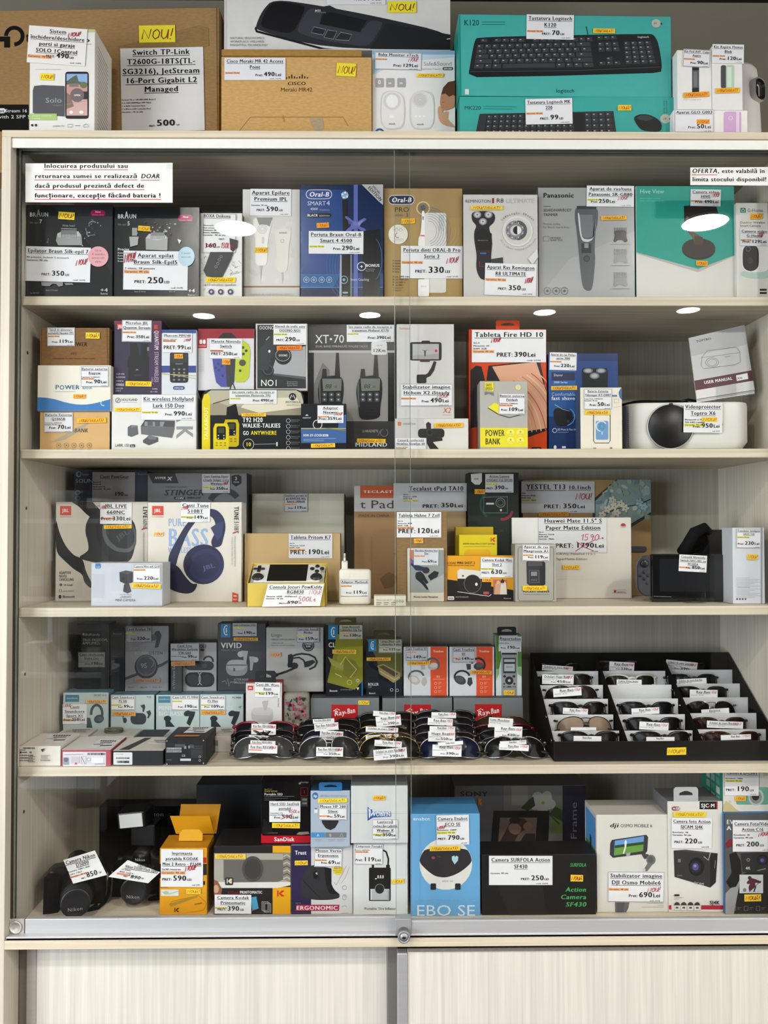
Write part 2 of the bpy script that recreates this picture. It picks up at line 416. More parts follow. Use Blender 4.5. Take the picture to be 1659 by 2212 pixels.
# ---------------------------------------------------------------- the room
mb = MB(); mb.box(-2.6, 3, -5.4, .36, -.05, 0, '453a33'); struct('floor', mb, 'planks')
mb = MB(); mb.box(-2.6, 3, -5.4, .36, CEIL_Z, CEIL_Z+.05, '302e2a'); struct('ceiling', mb, 'wall')
mb = MB(); mb.box(-2.6, 3, .36, .41, 0, CEIL_Z, '8e887a'); struct('wall_back', mb, 'wall')
mb = MB()      # left wall with its shop window
for y0, y1, z0, z1 in ((-5.4, -4.0, 0, CEIL_Z), (-1.3, .41, 0, CEIL_Z), (-4.0, -1.3, 0, .25), (-4.0, -1.3, 2.45, CEIL_Z)): mb.box(-2.65, -2.6, y0, y1, z0, z1, 'a8a49a')
struct('wall_left', mb, 'wall')
mb = MB()
for y in (-4.0, -2.67, -1.34): mb.box(-2.65, -2.58, y, y+.04, .25, 2.45, 'd0d0d0')
for z in (.25, 2.41): mb.box(-2.65, -2.58, -4.0, -1.3, z, z+.04, 'd0d0d0')
struct('window_1', mb, 'plastic')
mb = MB(); mb.box(-2.6, 3, -5.45, -5.4, 0, CEIL_Z, '45433e'); struct('wall_rear', mb, 'wall')
mb = MB()
for y0, y1, z0, z1 in ((-5.4, -3.65, 0, CEIL_Z), (-.95, .41, 0, CEIL_Z), (-3.65, -.95, 0, .25), (-3.65, -.95, 2.45, CEIL_Z)): mb.box(3, 3.05, y0, y1, z0, z1, 'a8a49a')
struct('wall_right', mb, 'wall')
mb = MB()  # window frame made up to hold the added right fill light
for y in (-3.65, -2.32, -.99): mb.box(2.98, 3.05, y, y+.04, .25, 2.45, 'd0d0d0')
for z in (.25, 2.41): mb.box(2.98, 3.05, -3.65, -.95, z, z+.04, 'd0d0d0')
struct('added_fill_window', mb, 'plastic')
LAMP_WHERE = ['large round downlight mirrored over the white speaker carton', 'large round downlight mirrored over the teal camera carton',
  'small round downlight mirrored at the second shelf above the joystick carton', 'small round downlight mirrored at the second shelf above the walkie-talkie carton',
  'small round downlight mirrored at the second shelf above the tablet carton', 'small round downlight mirrored at the second shelf above the projector',
  'added round ceiling downlight near the left wall window, out of view', 'added round ceiling downlight near the right wall, out of view']
for (x, y, r), lb in zip(LAMPS, LAMP_WHERE):
    e = empty('ceiling_light', (x, y, CEIL_Z), lb, 'ceiling light', 'round ceiling downlights')
    mb = MB(); mb.lathe([(r*1.12, 0), (r*1.12, -.006), (r, -.008), (r, 0)], 'eee', 'z', n=40); link('trim_ring', mb, 'plastic', e)
    mb = MB(); mb.lathe([(r, -.0005), (r, -.005)], 'fff', 'z', n=40); link('diffuser', mb, 'lamp', e)
# ---------------------------------------------------------------- the display cabinet
cab = empty('display_cabinet', ((XL+XR)/2, YB/2, 0), 'pale ash display cabinet with five lit compartments behind sliding glass doors', 'cabinet')
def cpart(name, mb, m, lab=None, par=None):
    o = link(name, mb, m, par or cab)
    if par is None: o.matrix_parent_inverse = Matrix.Translation(-cab.location)
    if lab: o['label'] = lab
    return o
YF = -.05; TH_ = .018
ZTB = unp(830, 298, YF).z
zb0 = unp(830, 2046, YF).z
EDGE, PAN = 'dccfb8', 'd6d2c8'
def board(x0, x1, y0, y1, z0, z1, c): return MB().box(x0, x1, y0, y1, z0, z1, c, .0006)
cpart('side_panel', board(XL-TH_, XL, YF, YB+.01, 0, ZTB, 'd8cfbf'), 'wood')
cpart('side_panel', board(XR, XR+TH_, YF, YB+.01, 0, ZTB, 'd8cfbf'), 'wood')
cpart('top_board', board(XL-TH_, XR+TH_, YF, YB+.01, ZTB, ZT, EDGE), 'woodh')
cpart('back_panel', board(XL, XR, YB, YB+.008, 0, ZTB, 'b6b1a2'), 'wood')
for z in (Z1, Z2, Z3, Z4): cpart('shelf', board(XL+.0005, XR-.0005, 0, YB-.0005, z-.0185, z, 'd8cdb8'), 'woodh')
cpart('base_board', board(XL, XR, YF, YB, zb0, Z5, EDGE), 'woodh')
cpart('plinth', board(XL, XR, .02, .04, 0, .06, 'b8b0a4'), 'woodh')
# top track with its channels
mb = MB(); z0, z1 = unp(830, 321, -.047).z, ZTB-.0008
xl = unp(25, 310, -.047).x
mb.box(xl, XR-.003, -.047, -.044, z0, z1, 'e9e8e2', .0006)
cpart('top_rail', mb, 'plastic', 'white flat rail under the top board')
mb = MB(); zc = unp(830, 326, -.03).z
mb.box(xl+.006, XR-.003, -.043, -.0405, zc, z1, '8b8a82'); mb.box(xl+.006, XR-.003, -.028, -.0255, zc, z1, '8b8a82'); mb.box(xl+.006, XR-.003, -.012, -.0095, zc, z1, '8b8a82'); mb.box(xl+.006, XR-.003, -.043, -.0095, z1-.002, z1, '55534d')
cpart('top_track', mb, 'alu')
# bottom track
mb = MB(); z0, z1 = Z5, unp(830, 2018, -.046).z
mb.box(XL+.002, XR-.002, -.047, -.008, z0, z0+.004, 'd8d8da'); mb.box(XL+.002, XR-.002, -.047, -.0445, z0, z1, 'e4e4e6', .0005)
mb.box(XL+.002, XR-.002, -.0295, -.0275, z0, z1-.003, 'd8d8da'); mb.box(XL+.002, XR-.002, -.0105, -.008, z0, z1-.003, 'd8d8da')
cpart('bottom_track', mb, 'alu')
# side channel strips at the panel
mb = MB(); mb.box(XL, XL+.004, -.026, -.0225, Z5, ZTB, '3a342c'); mb.box(XL, XL+.004, -.0115, -.008, Z5, ZTB, '3a342c')
cpart('side_channel', mb, 'plastic', 'dark brush strip down the left side panel')
for z in (Z1-.11, Z2-.12, Z3-.14, Z4-.1):
    mb = MB(); mb.lathe([(.0035, 0), (.0035, .0006), (.0022, .0007), (0, .0007)], '2a241c', 'x', (XL, .03, z), n=12); cpart('peg_hole', mb, 'plastic')
# sliding glass doors
def glassdoor(x0, x1, y, zr0, zr1, ztop, rx0, rx1, lab):
    gd = MB().box(x0, x1, y-.0022, y+.0022, zr0+.006, ztop, 'fff'); g = cpart('glass_door', gd, 'glass', lab)
    mb = MB(); mb.box(rx0, rx1, y-.009, y-.0026, zr0, zr1, 'd2d3d6', .001, 2); mb.box(rx0, rx1, y+.0026, y+.006, zr0, zr1-.002, 'c2c3c6'); mb.box(rx0, rx1, y-.004, y+.004, zr0, zr0+.005, 'c2c3c6')
    cpart('door_rail', mb, 'alu', None, g).matrix_parent_inverse = Matrix()
    for xe in ((x0, x0+.0009), (x1-.0009, x1)):
        mb = MB(); mb.box(xe[0]-.0001, xe[1]+.0001, y-.0024, y+.0024, zr1, ztop, '7f8a82'); cpart('glass_edge', mb, 'shiny', None, g).matrix_parent_inverse = Matrix()
    return g
yl, yr = -.0195, -.0365
gl_ = glassdoor(XL+.005, unp(887, 1100, yl).x, yl, unp(450, 2022, yl-.009).z, unp(450, 1983, yl-.009).z, unp(450, 322, yl).z, unp(54, 2000, yl-.009).x, unp(888, 2000, yl-.009).x, 'left sliding glass door, behind the other')
gr_ = glassdoor(unp(853, 1100, yr).x, XR-.004, yr, unp(1200, 2023, yr-.009).z, unp(1200, 1987, yr-.009).z, unp(1200, 321, yr).z, unp(888, 2000, yr-.009).x, XR-.004, 'right sliding glass door, in front')
for o in (gl_, gr_):
    for ch in o.children: ch.parent = o; ch.location = (0, 0, 0)
c = unp(34, 2003, yl-.009); mb = MB(); x0, x1 = unp(17, 2000, yl-.009).x, unp(52, 2000, yl-.009).x
mb.box(x0, x1, yl-.009, yl-.0026, unp(34, 2020, yl-.009).z, unp(34, 1986, yl-.009).z, 'c8c4c0', .0008)
mb.lathe([(.0125, -.0015), (.0125, -.003), (.0098, -.003), (.0094, -.0008), (0, -.0008)], 'd6d4d0', 'y', (c.x, yl-.0085, c.z), n=32)
cpart('finger_pull', mb, 'alu', 'round metal finger pull', gl_)
c = unp(872, 2008, yr-.012); mb = MB()
mb.box(unp(854, 2000, yr-.012).x, unp(888, 2000, yr-.012).x, yr-.0125, yr+.006, unp(870, 2021, yr-.012).z, unp(870, 1985, yr-.012).z, 'b4b5b8', .001, 2)
mb.lathe([(.0115, 0), (.0115, -.012), (.0122, -.0125), (.0122, -.017), (.011, -.018), (.009, -.018), (.0088, -.0172), (.0072, -.0172), (.0068, -.019), (0, -.019)], '9a9b9e', 'y', (c.x, yr-.0125, c.z-.006), n=32)
lk = cpart('lock', mb, 'alu', 'keyed cylinder lock', gr_)
mb = MB(); k = (c.x, yr-.0125-.0191, c.z-.006)
mb.box(k[0]-.0036, k[0]+.0036, k[1]-.0003, k[1], k[2]-.0011, k[2]+.0011, '111'); mb.box(k[0]-.0016, k[0]+.0012, k[1]-.0004, k[1], k[2]-.002, k[2]+.0018, '111')
link('keyhole', mb, 'plastic', lk)
# lower sliding doors
def lowdoor(x0, x1, y0, y1, ztop, prof, lab):
    d = cpart('lower_door', board(x0, x1, y0, y1, .07, ztop, 'dcd8d0'), 'wood', lab)
    for a, b, yy, cc in prof:
        mb = MB(); mb.box(a, b, yy, y1+.001, .07, ztop, cc, .002, 2); link('edge_profile', mb, 'alu', d)
ya, yb_ = .002, -.03
lowdoor(unp(79, 2130, ya).x, unp(836, 2130, ya).x, ya, ya+.016, zb0-.002, [(unp(57, 2130, ya).x, unp(79, 2130, ya).x, ya-.001, 'c4c0bc'), (unp(36, 2130, ya).x, unp(57, 2130, ya).x, ya+.009, '8a857e'), (unp(836, 2130, ya).x, unp(860, 2130, ya).x, ya-.001, '9a9590')], 'left lower sliding door, set further back')
lowdoor(unp(880, 2130, yb_).x, XR-.002, yb_, yb_+.016, unp(1200, 2055, yb_).z, [(unp(858, 2130, yb_).x, unp(880, 2130, yb_).x, yb_-.004, 'c6c5c9')], 'right lower sliding door, in front with a gap above')
# ---------------------------------------------------------------- notices taped to the glass
def notice(label, rect, y, lines, rot=0):
    x0, y0, x1, y1 = rect; a, b_ = unp(x0, y0, y), unp(x1, y1, y)
    loc = Vector(((a.x+b_.x)/2, y, b_.z)); p = Print(loc, Matrix.Identity(3)); q = p.uv([(x0,y0+1),(x0,y1),(x1,y1+1),(x1,y0)])
    p.mb.add([(u, -.0004, v) for u, v in q]+[(u, -.0001, v) for u, v in q], [(0,1,2,3),(7,6,5,4),(0,3,7,4),(1,5,6,2),(0,4,5,1),(2,6,7,3)], 'ecece9'); p.n = 6
    for (t, tx0, tx1, ty, h, k) in lines:
        p.T(t, tx0, tx1, ty, h, '101010', k)
        if 'U' in k: p.R(tx0, ty+3.4, tx1, ty+4.8, 'c83a44')
    e = empty('paper_notice', loc, label, 'notice'); link('paper', p.mb, 'paper', e)
    for cx, cz in ((q[0][0], q[0][1]-.012), (q[3][0], q[3][1]-.008)):
        mb = MB(); mb.add([(cx-.012, -.0007, cz-.004), (cx+.012, -.0007, cz-.006), (cx+.012, -.0007, cz+.005), (cx-.012, -.0007, cz+.006)], [(0,1,2,3)], 'fff'); link('tape', mb, 'film', e)
notice('white paper notice of four bold lines with red underlines, taped inside top left', (55, 352, 373, 437), yl-.0023,
  [('Înlocuirea produsului sau', 95, 277, 363, 9.2, 'bU'), ('returnarea sumei se realizează', 75, 297, 385, 9.2, 'bU'), ('DOAR', 304, 345, 385.5, 9.4, 'biU'), ('dacă produsul prezintă defect de', 75, 312, 406, 9.2, 'bU'), ('funcționare, excepție făcând bateria !', 75, 348, 427, 9.2, 'bU')])
notice('small white paper notice of two lines taped at the upper right', (1491, 361, 1662, 400), yr-.0023,
  [('OFERTA', 1494, 1549, 374, 9.5, 'biU'), (', este valabilă în', 1550, 1652, 374, 9, 'b'), ('limita stocului disponibil!', 1495, 1656, 392, 9, 'b')])
# ---------------------------------------------------------------- furniture across the shop, seen mirrored in the glass
e = empty('display_table', (-1.53, -2.4, 0), 'white display rack across the shop, mirrored in the left glass door', 'rack')
for z in (.2, .75, 1.12, 1.5): mb = MB(); mb.box(-.22, .22, -.2, .2, z-.02, z, 'e8ecf0', .001); link('shelf', mb, 'plastic', e)
for x in (-.21, .21):
    for y in (-.19, .19): mb = MB(); mb.box(x-.012, x+.012, y-.012, y+.012, 0, 1.6, 'd0d4d8'); link('post', mb, 'alu', e)
mb = MB(); mb.box(-.22, .22, -.2, -.19, .2, 1.6, '8a8880'); link('back_panel', mb, 'wall', e)
rr_ = random.Random(4); RWHERE = ('low', 'middle', 'top')
for j, z in enumerate((.75, 1.12, 1.5)):
    for k in range(3):
        w, h = .11, .14+.03*((k+j) % 3)
        e = empty('display_carton', (-1.67+k*.14, -2.3, z+.0004), ('white', 'dark', 'grey')[(k+j) % 3]+' carton mirrored in the left glass, '+('left', 'centre', 'right')[k]+' of the '+RWHERE[j]+' rack board', 'box', 'mirrored cartons on the rack')
        mb = MB(); mb.box(-w/2, w/2, -.05, .05, 0, h, ('e4e4e2', '34343a', '9a9aa0')[(k+j) % 3], .0008); link('carton', mb, 'card', e)
        mb = MB(); mb.box(-.035, .035, .0502, .0506, h*.3, h*.6, 'eeeeee'); link('price_tag', mb, 'paper', e)
e = empty('shop_counter', (-.85, -2.5, 0), 'dark navy shop counter mirrored low in the left glass door', 'counter')
mb = MB(); mb.box(-.4, .4, -.28, .28, .08, .8, '232733', .002); link('counter_body', mb, 'card', e)
mb = MB(); mb.box(-.38, .38, -.26, .26, 0, .08, '2e2a28'); link('plinth', mb, 'card', e)
mb = MB(); mb.box(-.42, .42, -.3, .3, .8, .825, '33363e', .002); link('counter_top', mb, 'card', e)
# ---------------------------------------------------------------- on top of the cabinet
W, K, LG = 'ecebe8', '18181a', 'c9c9c9'
def kb(t, q, rows, cols, key, c, gap=.2):
    """keys in the quad q = tl,tr,br,bl"""
    tl, tr, br, bl = [np.array(p, float) for p in q]; P, F, LP, LF = [], [], [], []
    for r in range(rows):
        x = 0; ws = cols[r] if isinstance(cols[0], list) else cols
        S_ = float(sum(abs(w) for w in ws))
        for w in ws:
            a, b_ = x/S_, (x+abs(w))/S_; x += abs(w)
            if w < 0: continue
            g = gap*.5/S_; v0, v1 = (r+gap*.4)/rows, (r+1-gap*.4)/rows
            f = lambda u, v: (tl*(1-u)+tr*u)*(1-v)+(bl*(1-u)+br*u)*v
            n = len(P); P += [f(a+g, v0), f(a+g, v1), f(b_-g, v1), f(b_-g, v0)]; F.append((n, n+1, n+2, n+3))
            n = len(LP); um, vm, d = a+(b_-a)*.35, (r+.38)/rows, .1/rows; e_ = .12*(b_-a)/abs(w)
            if abs(w) < 4: LP += [f(um-e_, vm-d), f(um-e_, vm+d), f(um+e_, vm+d), f(um+e_, vm-d)]; LF.append((n, n+1, n+2, n+3))
    t.put(P, F, c); t.put(LP, LF, 'a4a6a8')
t = B('network_switch_box', 'big kraft cardboard carton at top left carrying a large white price sheet', (-78,20,473,284), .13, .08, 'a58459', ZT, -1.6, 0, 'kraft')
t.A(31,78,18,-180,90,8.5,'1c1a18'); t.P('-4,79 22,79 22,103 9,103 9,90 -4,90', '1c1a18'); t.T('tp-link',-30+86,112,91,22,'1c1a18','b')
t.R(-78,226,62,284,'1d1b1a'); t.P('-6,234 9,234 14,239 9,245 -6,245','eee'); t.T('et',-2,10,243,6.5,'1d1b1a','b'); t.T('Stream 16',11,59,243,7,'eee'); t.T('with 2 SFP Slots',-6,88,256,7,'eee')
t.L('468,16 470,280',1.2,'6e5434'); t.P('250,102 430,55 450,60 452,100 440,102','96784e')
p = t.flat('price_sheet', 262,104,441,284,'e6e5e4',-1.2)
for s, a, b_, y in (('Switch TP-Link',288,412,119),('T2600G-18TS(TL-',276,424,139),('SG3216), JetStream',266,433,160),('16-Port Gigabit L2',272,427,180),('Managed',312,386,199)): p.T(s,a,b_,y,11.5,'161618','bu')
for i, s in enumerate(('Porturi 16 x 10/100/1000 Base-T','2 x 100/1000Mbps SFP Slots','1 x RJ45 Console Port','1 x Micro-USB Console Port','Garantie : 30 de zile')): p.T(s,263,263+[74,64,51,63,46][i],217+i*6.6,3,'1c1c1e','b')
p.T('PRET:',321,335,275,4,K,'b'); p.T('500',337,378,273,13,K,'b'); p.T('LEI',380,387,273,3,K,'b')
t.S(301,56,379,93,'NOU!','f0e23a','8a1a18',-1,2.4)
t = B('gate_opener_box', 'white carton with a phone picture, tag 490 bent over its top left corner', (64,63,205,283), .0, .1, 'e8e6e1', ZT, cat='box')
t.R(160,62,205,70,'b8cf8e'); t.T('solo',150,195,91,9,'333','b'); t.T('1control',181,197,97,3,'777')
t.T('remote for gates and garages',76,132,151,2.4,'bbb')
mb = MB(); xs_ = t.w1+.0004
for i in range(22):
    z0 = t.h*(.06+.038*i); mb.add([(xs_,t.D*.15,z0+.006),(xs_,t.D*.75,z0-.004),(xs_,t.D*.75,z0-.0025),(xs_,t.D*.15,z0+.0075)],[(0,1,2,3)],'9a948a')
t.pa.append(('side_print', mb, 'card', None))
t.P([(71+a,b_) for a,b_ in ((3,186),(20,184),(69,186),(69,252),(10,248),(0,244),(0,196))],'55555a'); t.T('Solo',98,134,222,10.5,'a9a9ad'); t.T('1Control',113,135,229,3.2,'8c8c90')
t.RR(141,155,192,257,6,'26262c'); t.R(144,160,189,180,'8fb0dc'); t.P('144,176 158,166 166,162 170,176 189,180 189,184 144,184','5a6a58'); t.R(144,183,189,206,'c99a92'); t.R(150,181,170,188,'8a7a78'); t.E(181,184,8,7,'6d7b4c'); t.R(144,206,189,250,'d3aea6'); t.P('144,200 152,206 160,230 144,236','8a7268'); t.L('144,226 189,218',1,'b08a84'); t.R(162,198,189,215,'3a3638'); t.E(167,206,15,15,'77696c'); t.T('OPEN',160,174,208,3.6,'fff','b'); t.E(154,243,4,3.5,'eee'); t.E(176,243,4.5,3.5,'eee')
t.R(63,246,123,260,'a9c77a'); t.T('smart control',70,112,252,3,'e8f0dc'); t.T('ready',70,88,258,3,'e8f0dc'); t.E(70,271,2.6,2.8,'333'); t.E(78,271,2.6,2.8,'333'); t.T('suitable for',114,140,274,3,'555'); t.L('147,269 157,269 157,275 147,275',.8,'777',True); t.L('163,272 174,272',.9,'777'); t.L('181,275 181,271 186,268 191,271 191,275',.8,'777',True)
t.G(61,60,187,140,'Sistem|închidere/deschidere|porti si garaje|SOLO 1Control','490','U',rot=4,th=7.5,ph=9.5,nou=(.68,.15,.2,.11),c='ebe8e4')
t.S(88,160,117,174,'NOU!','f0dc3a','b83818',3)
t = B('access_point_box', 'kraft carton with a folded top flap and black bar logo, tagged 490', (478,123,803,287), .06, .16, 'd0a76c', ZT, 0, 0, 'kraft')
t.L('503,300 541,253 741,253 752,272',1,'7a5c32'); t.T('CISCO',621,661,184,7,'33281c','b'); t.T('Meraki MR42',606,675,198,8.5,'4a3a28')
for i, h in enumerate((3,5,9,5,3,5,9,5,3)): t.R(618+i*5.6,170-h-(0 if h<9 else 0),620.4+i*5.6,170,'33281c')
t.P('612,248 616,262 613,265 610,252','b08850'); t.P('668,255 697,255 700,275 690,287 682,287','b3a183')
t.G(485,126,617,174,'Cisco Meraki MR 42 Access|Point','490','L'); t.S(727,138,769,166,'NOU!','efe03a','a0281c',3,1.8)
mb = MB(); q = t.uv2([(479,108),(782,122)]); mb.box(q[0][0], q[1][0], -.004, .012, t.h+.0005, q[0][1], 'a98348', .002, 2); t.pa.append(('top_flap', mb, 'kraft', None)); FLAP = t
t = B('baby_monitor_box', 'white and pale blue carton showing two white handsets and a baby, tagged 129', (804,109,983,288), .07, .12, 'eceae8', ZT)
t.R(804,109,983,118,'8fb4d4'); t.P('804,118 983,118 983,124 930,128 870,135 830,150 804,163','c6dbe8'); t.P('804,118 840,118 820,150 804,160','a9cce0')
t.T('Safe&Sound',915,976,142,8.5,'8a96a4'); t.T('telephone Classic',905,953,151,4,'b0b4b8'); t.RR(956,145,979,152,3,'55585c'); t.T('BM1000',959,976,150.5,3.4,'eee','b')
for i,x in enumerate((811,834,858)): t.RR(x,169,x+18,189,2,'a8a8aa'); t.T('0' if i==0 else 'm',x+5,x+12,182,9 if i==0 else 5,'eee','b')
for cx in (848,912):
    t.P([(cx+a*(1 if cx<900 else -1)*1,b_) for a,b_ in ((-26,212),(-20,200),(-8,196),(8,197),(20,203),(27,218),(27,262),(20,278),(0,281),(-18,279),(-27,262))],'d4d2cf'); t.P([(cx+a,b_) for a,b_ in ((-23,213),(-17,202),(-6,198),(8,199),(19,206),(24,220),(24,261),(18,275),(0,278),(-17,276),(-24,261))],'e9e8e6')
t.O(847,219,16,6,'d8d6d2'); t.E(847,219,13,14,'f3f2f1'); t.E(907,216,17,17,'dddbd8')
for r in (3,6,9,12): t.O(907,216,r,.7,'aaa8a6')
t.E(846,252,5,3.5,'f6f6f6'); t.T('vtech',840,854,270,4,'666','b'); t.T('vtech',900,915,271,4,'666','b')
for x in (898,907,916): t.E(x,252,3,2.2,'f8f8f8')
t.P('983,175 972,177 962,184 955,196 951,212 950,224 953,236 962,240 972,236 983,232','c58f6a'); t.P('983,175 968,178 957,190 953,205 962,203 970,210 978,206 983,208','5d3a28'); t.P('948,228 958,238 954,246 966,240 975,248 966,262 983,270 983,276 960,272 948,262 945,240','d6a482'); t.P('983,232 970,244 968,258 983,274','f0ecea'); t.L('954,222 960,221',.8,'7a4a34'); t.L('953,234 957,233',1,'a85a4c')
t.E(820,287,10,9,'33608e'); t.E(820,288,6,5.5,'e8e8e8'); t.E(820,288,3,3,'33608e')
t.G(810,114,910,152,'Baby Monitor vTech','129','E',nou=(.72,.5,.2,.24),rot=1.5,border=True); t.S(900,160,958,168,'NOU/SIGILAT!','f0d84a','c04818')
t = B('ergonomic_pad_box', 'white carton picturing a black roller keyboard pad, above the kraft carton', (484,-46,973,108), .1, .07, 'e0deda', None, m='card')
t.R(484,-46,490,108,'cfccc6')
t.P('552,57 566,24 590,-2 690,12 820,37 973,72 973,108 700,104 556,66','2c2d33'); t.P('562,52 575,22 592,2 648,10 662,16 640,60 630,70 615,72 568,60','141519'); t.P('642,60 666,18 690,20 696,26 690,52 780,70 800,42 832,44 800,98 776,100 690,86 645,72','3d3f49'); t.P('699,30 715,26 792,44 778,70 690,52','1a1b1f')
t.P('834,50 973,75 973,108 800,106','232428'); t.P('552,57 556,66 700,104 720,106 690,106 553,70 550,62','17181b'); t.P('700,14 712,12 728,20 725,26 690,20','2a2b30'); t.P('800,36 830,42 826,48 796,42','2a2b30')
for P_ in ('678,58 704,64 698,76 672,71','708,65 728,68 720,85 700,81','736,70 760,75 754,88 724,86'): t.P(P_,'2a2b31'); t.L(P_,.9,'aaa',True)
t.T('MTI',680,692,27,5.5,'ddd','bi'); t.T('assist',693,704,29,4,'888'); t.L('965,85 973,84',1.6,'ddd')
for s, b_, y in (('NATURAL ERGONOMICS',571,85),('WORKPLACE WELLNESS',571,92.5),('INSIGHTFUL TECHNOLOGY',579,100)): t.T(s,497,b_,y,4.6,'8b8b8b')
t.G(706,-40,833,11,'Suport ergonomic','390','L'); t.S(838,4,899,29,'NOU!','f0e23a','7a1a18',0,2); PADBOX = t
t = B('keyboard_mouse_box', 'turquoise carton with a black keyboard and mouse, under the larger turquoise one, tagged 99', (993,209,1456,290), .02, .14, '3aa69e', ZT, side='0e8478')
t.T('MK220',1003,1039,237,8,'0c4e4c'); t.L('1044,230 1117,231',1,'0c6a66'); t.L('1044,235 1106,236',1,'0c6a66')
t.P('1027,290 1036,246 1325,240 1332,290','303236'); t.P('1045,290 1052,248 1322,243 1326,290','1c1d20')
kb(t,((1052,248),(1240,244),(1242,290),(1047,290)),4,[1]*14,0,'36383d'); kb(t,((1262,243),(1322,242),(1326,290),(1264,290)),4,[1]*4,0,'36383d')
t.P('1368,254 1380,247 1400,247 1420,256 1430,268 1428,284 1410,285 1386,282 1374,268','17181b'); t.P('1372,256 1384,249 1398,249 1412,256 1396,262','3a3c40')
for y in (219,234): t.L([(1434,y),(1440,y),(1440,y+10),(1434,y+10)],.9,'0a5450',True)
t.E(1437,257,11,10,'b9bcae'); t.T('IT',1433,1440,259,3.5,'333','b'); t.E(1447,257,2,2,'333')
t.G(1135,214,1236,269,'Tastatura Logitech MK|220','99','U',rot=-1.2); t.S(1334,228,1363,240,'NOUĂ!','f0c838','b03018'); MK = t
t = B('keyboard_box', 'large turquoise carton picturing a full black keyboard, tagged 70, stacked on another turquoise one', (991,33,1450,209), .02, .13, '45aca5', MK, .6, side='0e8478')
t.P('991,33 994,33 997,209 991,209','0e8c82'); t.T('K120',1002,1035,55,12,'123c3e'); t.L('1041,48 1091,48',1.2,'0c6a66'); t.L('1041,53 1091,53',1.2,'0c6a66'); t.T('logitech',1201,1241,200,8,'10302f')
t.P('1025,87 1034,80 1400,73 1412,75 1422,92 1430,140 1428,155 1410,158 1200,164 1030,167 1013,160 1014,148','202226'); t.P('1013,152 1240,150 1429,140 1428,155 1410,158 1200,164 1030,167 1013,160','15161a'); t.L('1015,155 1240,153 1427,145',2,'3a3c42')
t.L('1266,57 1270,75',1.6,'15161a'); t.T('logitech',1377,1402,82,4,'ddd')
kc = '3b3d43'
kb(t,((1038,84),(1135,82),(1135,92),(1036,92)),1,[1,-.7,1,1,1,1],0,kc); kb(t,((1150,82),(1280,80),(1282,90),(1150,92)),1,[1,1,1,1,-.5,1,1,1,1],0,kc)
kb(t,((1030,96),(1276,90),(1284,146),(1022,149)),5,[[1]*13+[2],[1.5]+[1]*12+[1.5],[1.8]+[1]*11+[2.2],[2.3]+[1]*10+[2.7],[1.4,1,1.3,7,1.3,1,1.2,1.5]],0,kc)
kb(t,((1288,78),(1332,77),(1334,86),(1289,87)),1,[1,1,1],0,kc); kb(t,((1290,91),(1336,90),(1340,112),(1291,113)),2,[1,1,1],0,kc); kb(t,((1292,124),(1340,122),(1342,141),(1293,142)),2,[[-1,1,-1],[1,1,1]],0,kc)
kb(t,((1346,90),(1406,88),(1418,138),(1350,140)),5,[1]*4,0,kc)
t.E(1417,51,10,9,'b9bcae'); t.T('IT',1412,1419,53,3.5,'333','b'); t.E(1428,52,2,2,'333'); t.R(1004,193,1013,205,'cfe0dc')
t.G(1137,33,1239,86,'Tastatura Logitech|K120','70','U',rot=1); t.S(1281,63,1328,73,'NOU/SIGILAT!','f0c838','b84018',1)
t = B('heater_stick_box', 'white low carton with a lilac device, tagged 50, under two small white cartons', (1455,238,1615,290), .0, .06, 'eeebe8', ZT)
t.RR(1563,241,1601,300,5,'d2a8d2'); t.R(1590,241,1597,290,'e8cfe8'); t.O(1578,255,4,1,'eee')
t.G(1457,237,1541,287,'Aparat GLO G003','50','L',hl=None,th=5.5,border=True); t.S(1504,259,1532,269,'NOU!','f0a838','b03018'); GLO = t
t = B('vape_kit_box', 'small white carton with a slim dark device, tagged 90, left of two', (1463,108,1537,236), .0, .04, 'ebe9e6', GLO)
t.R(1495,140,1510,203,'55565a'); t.R(1495,140,1510,152,'222'); t.R(1495,190,1510,203,'222'); t.R(1498,155,1506,188,'77787a'); t.T('AVP CUBE KIT',1475,1515,217,3,'c5c2bf')
t.G(1475,108,1533,146,'Kit Pod AVP  Cube|Aspire','90','L',border=True,rot=3,th=4.8); t.S(1476,200,1531,211,'NOU/SIGILAT!','f0a838','b03818',-3)
t = B('vape_kit_box', 'small white carton with a dark and green device, right of two on the low carton', (1538,100,1604,234), .0, .04, 'e9e7e4', GLO)
t.RR(1557,141,1569,191,4,'46484a'); t.RR(1568,140,1586,191,4,'b8d0b8'); t.R(1571,145,1580,188,'d5e5d5')
t.G(1538,97,1606,138,'Kit Aspire Flexus|Blok','120','L',rot=1,th=5.2); t.S(1545,191,1597,202,'NOU/SIGILAT!','f0b838','b03818',-2)
# white rounded device behind them
c = unp(1602, 286, .12); h = unp(1602, 156, .12).z-ZT; w = unp(1644, 220, .12).x-c.x
e = empty('air_humidifier', (c.x-.01, .12, ZT+.0006), 'white rounded plastic device with a dark oval slot behind small white cartons', 'appliance')
mb = MB(); mb.lathe([(w*1.0, 0), (w*1.12, .004), (w*1.1, h*.3), (w*1.0, h*.85), (w*.93, h*.96), (w*.8, h), (0, h*.99)], 'e6e4e0', 'z', n=48); link('housing', mb, 'plastic', e)
mb = MB(); hz = unp(1622, 197, .08).z-ZT
M = Matrix.Rotation(math.radians(33), 4, 'Z')
mb.box(-.016, .016, -w*1.075, -w*1.0, hz-.02, hz+.022, '2a2826', .012, 3, M); link('carry_slot', mb, 'plastic', e)
mb = MB(); mb.box(-.019, .019, -w*1.066, -w*.99, hz-.023, hz+.025, 'd2d0cc', .012, 3, M); link('slot_rim', mb, 'plastic', e)
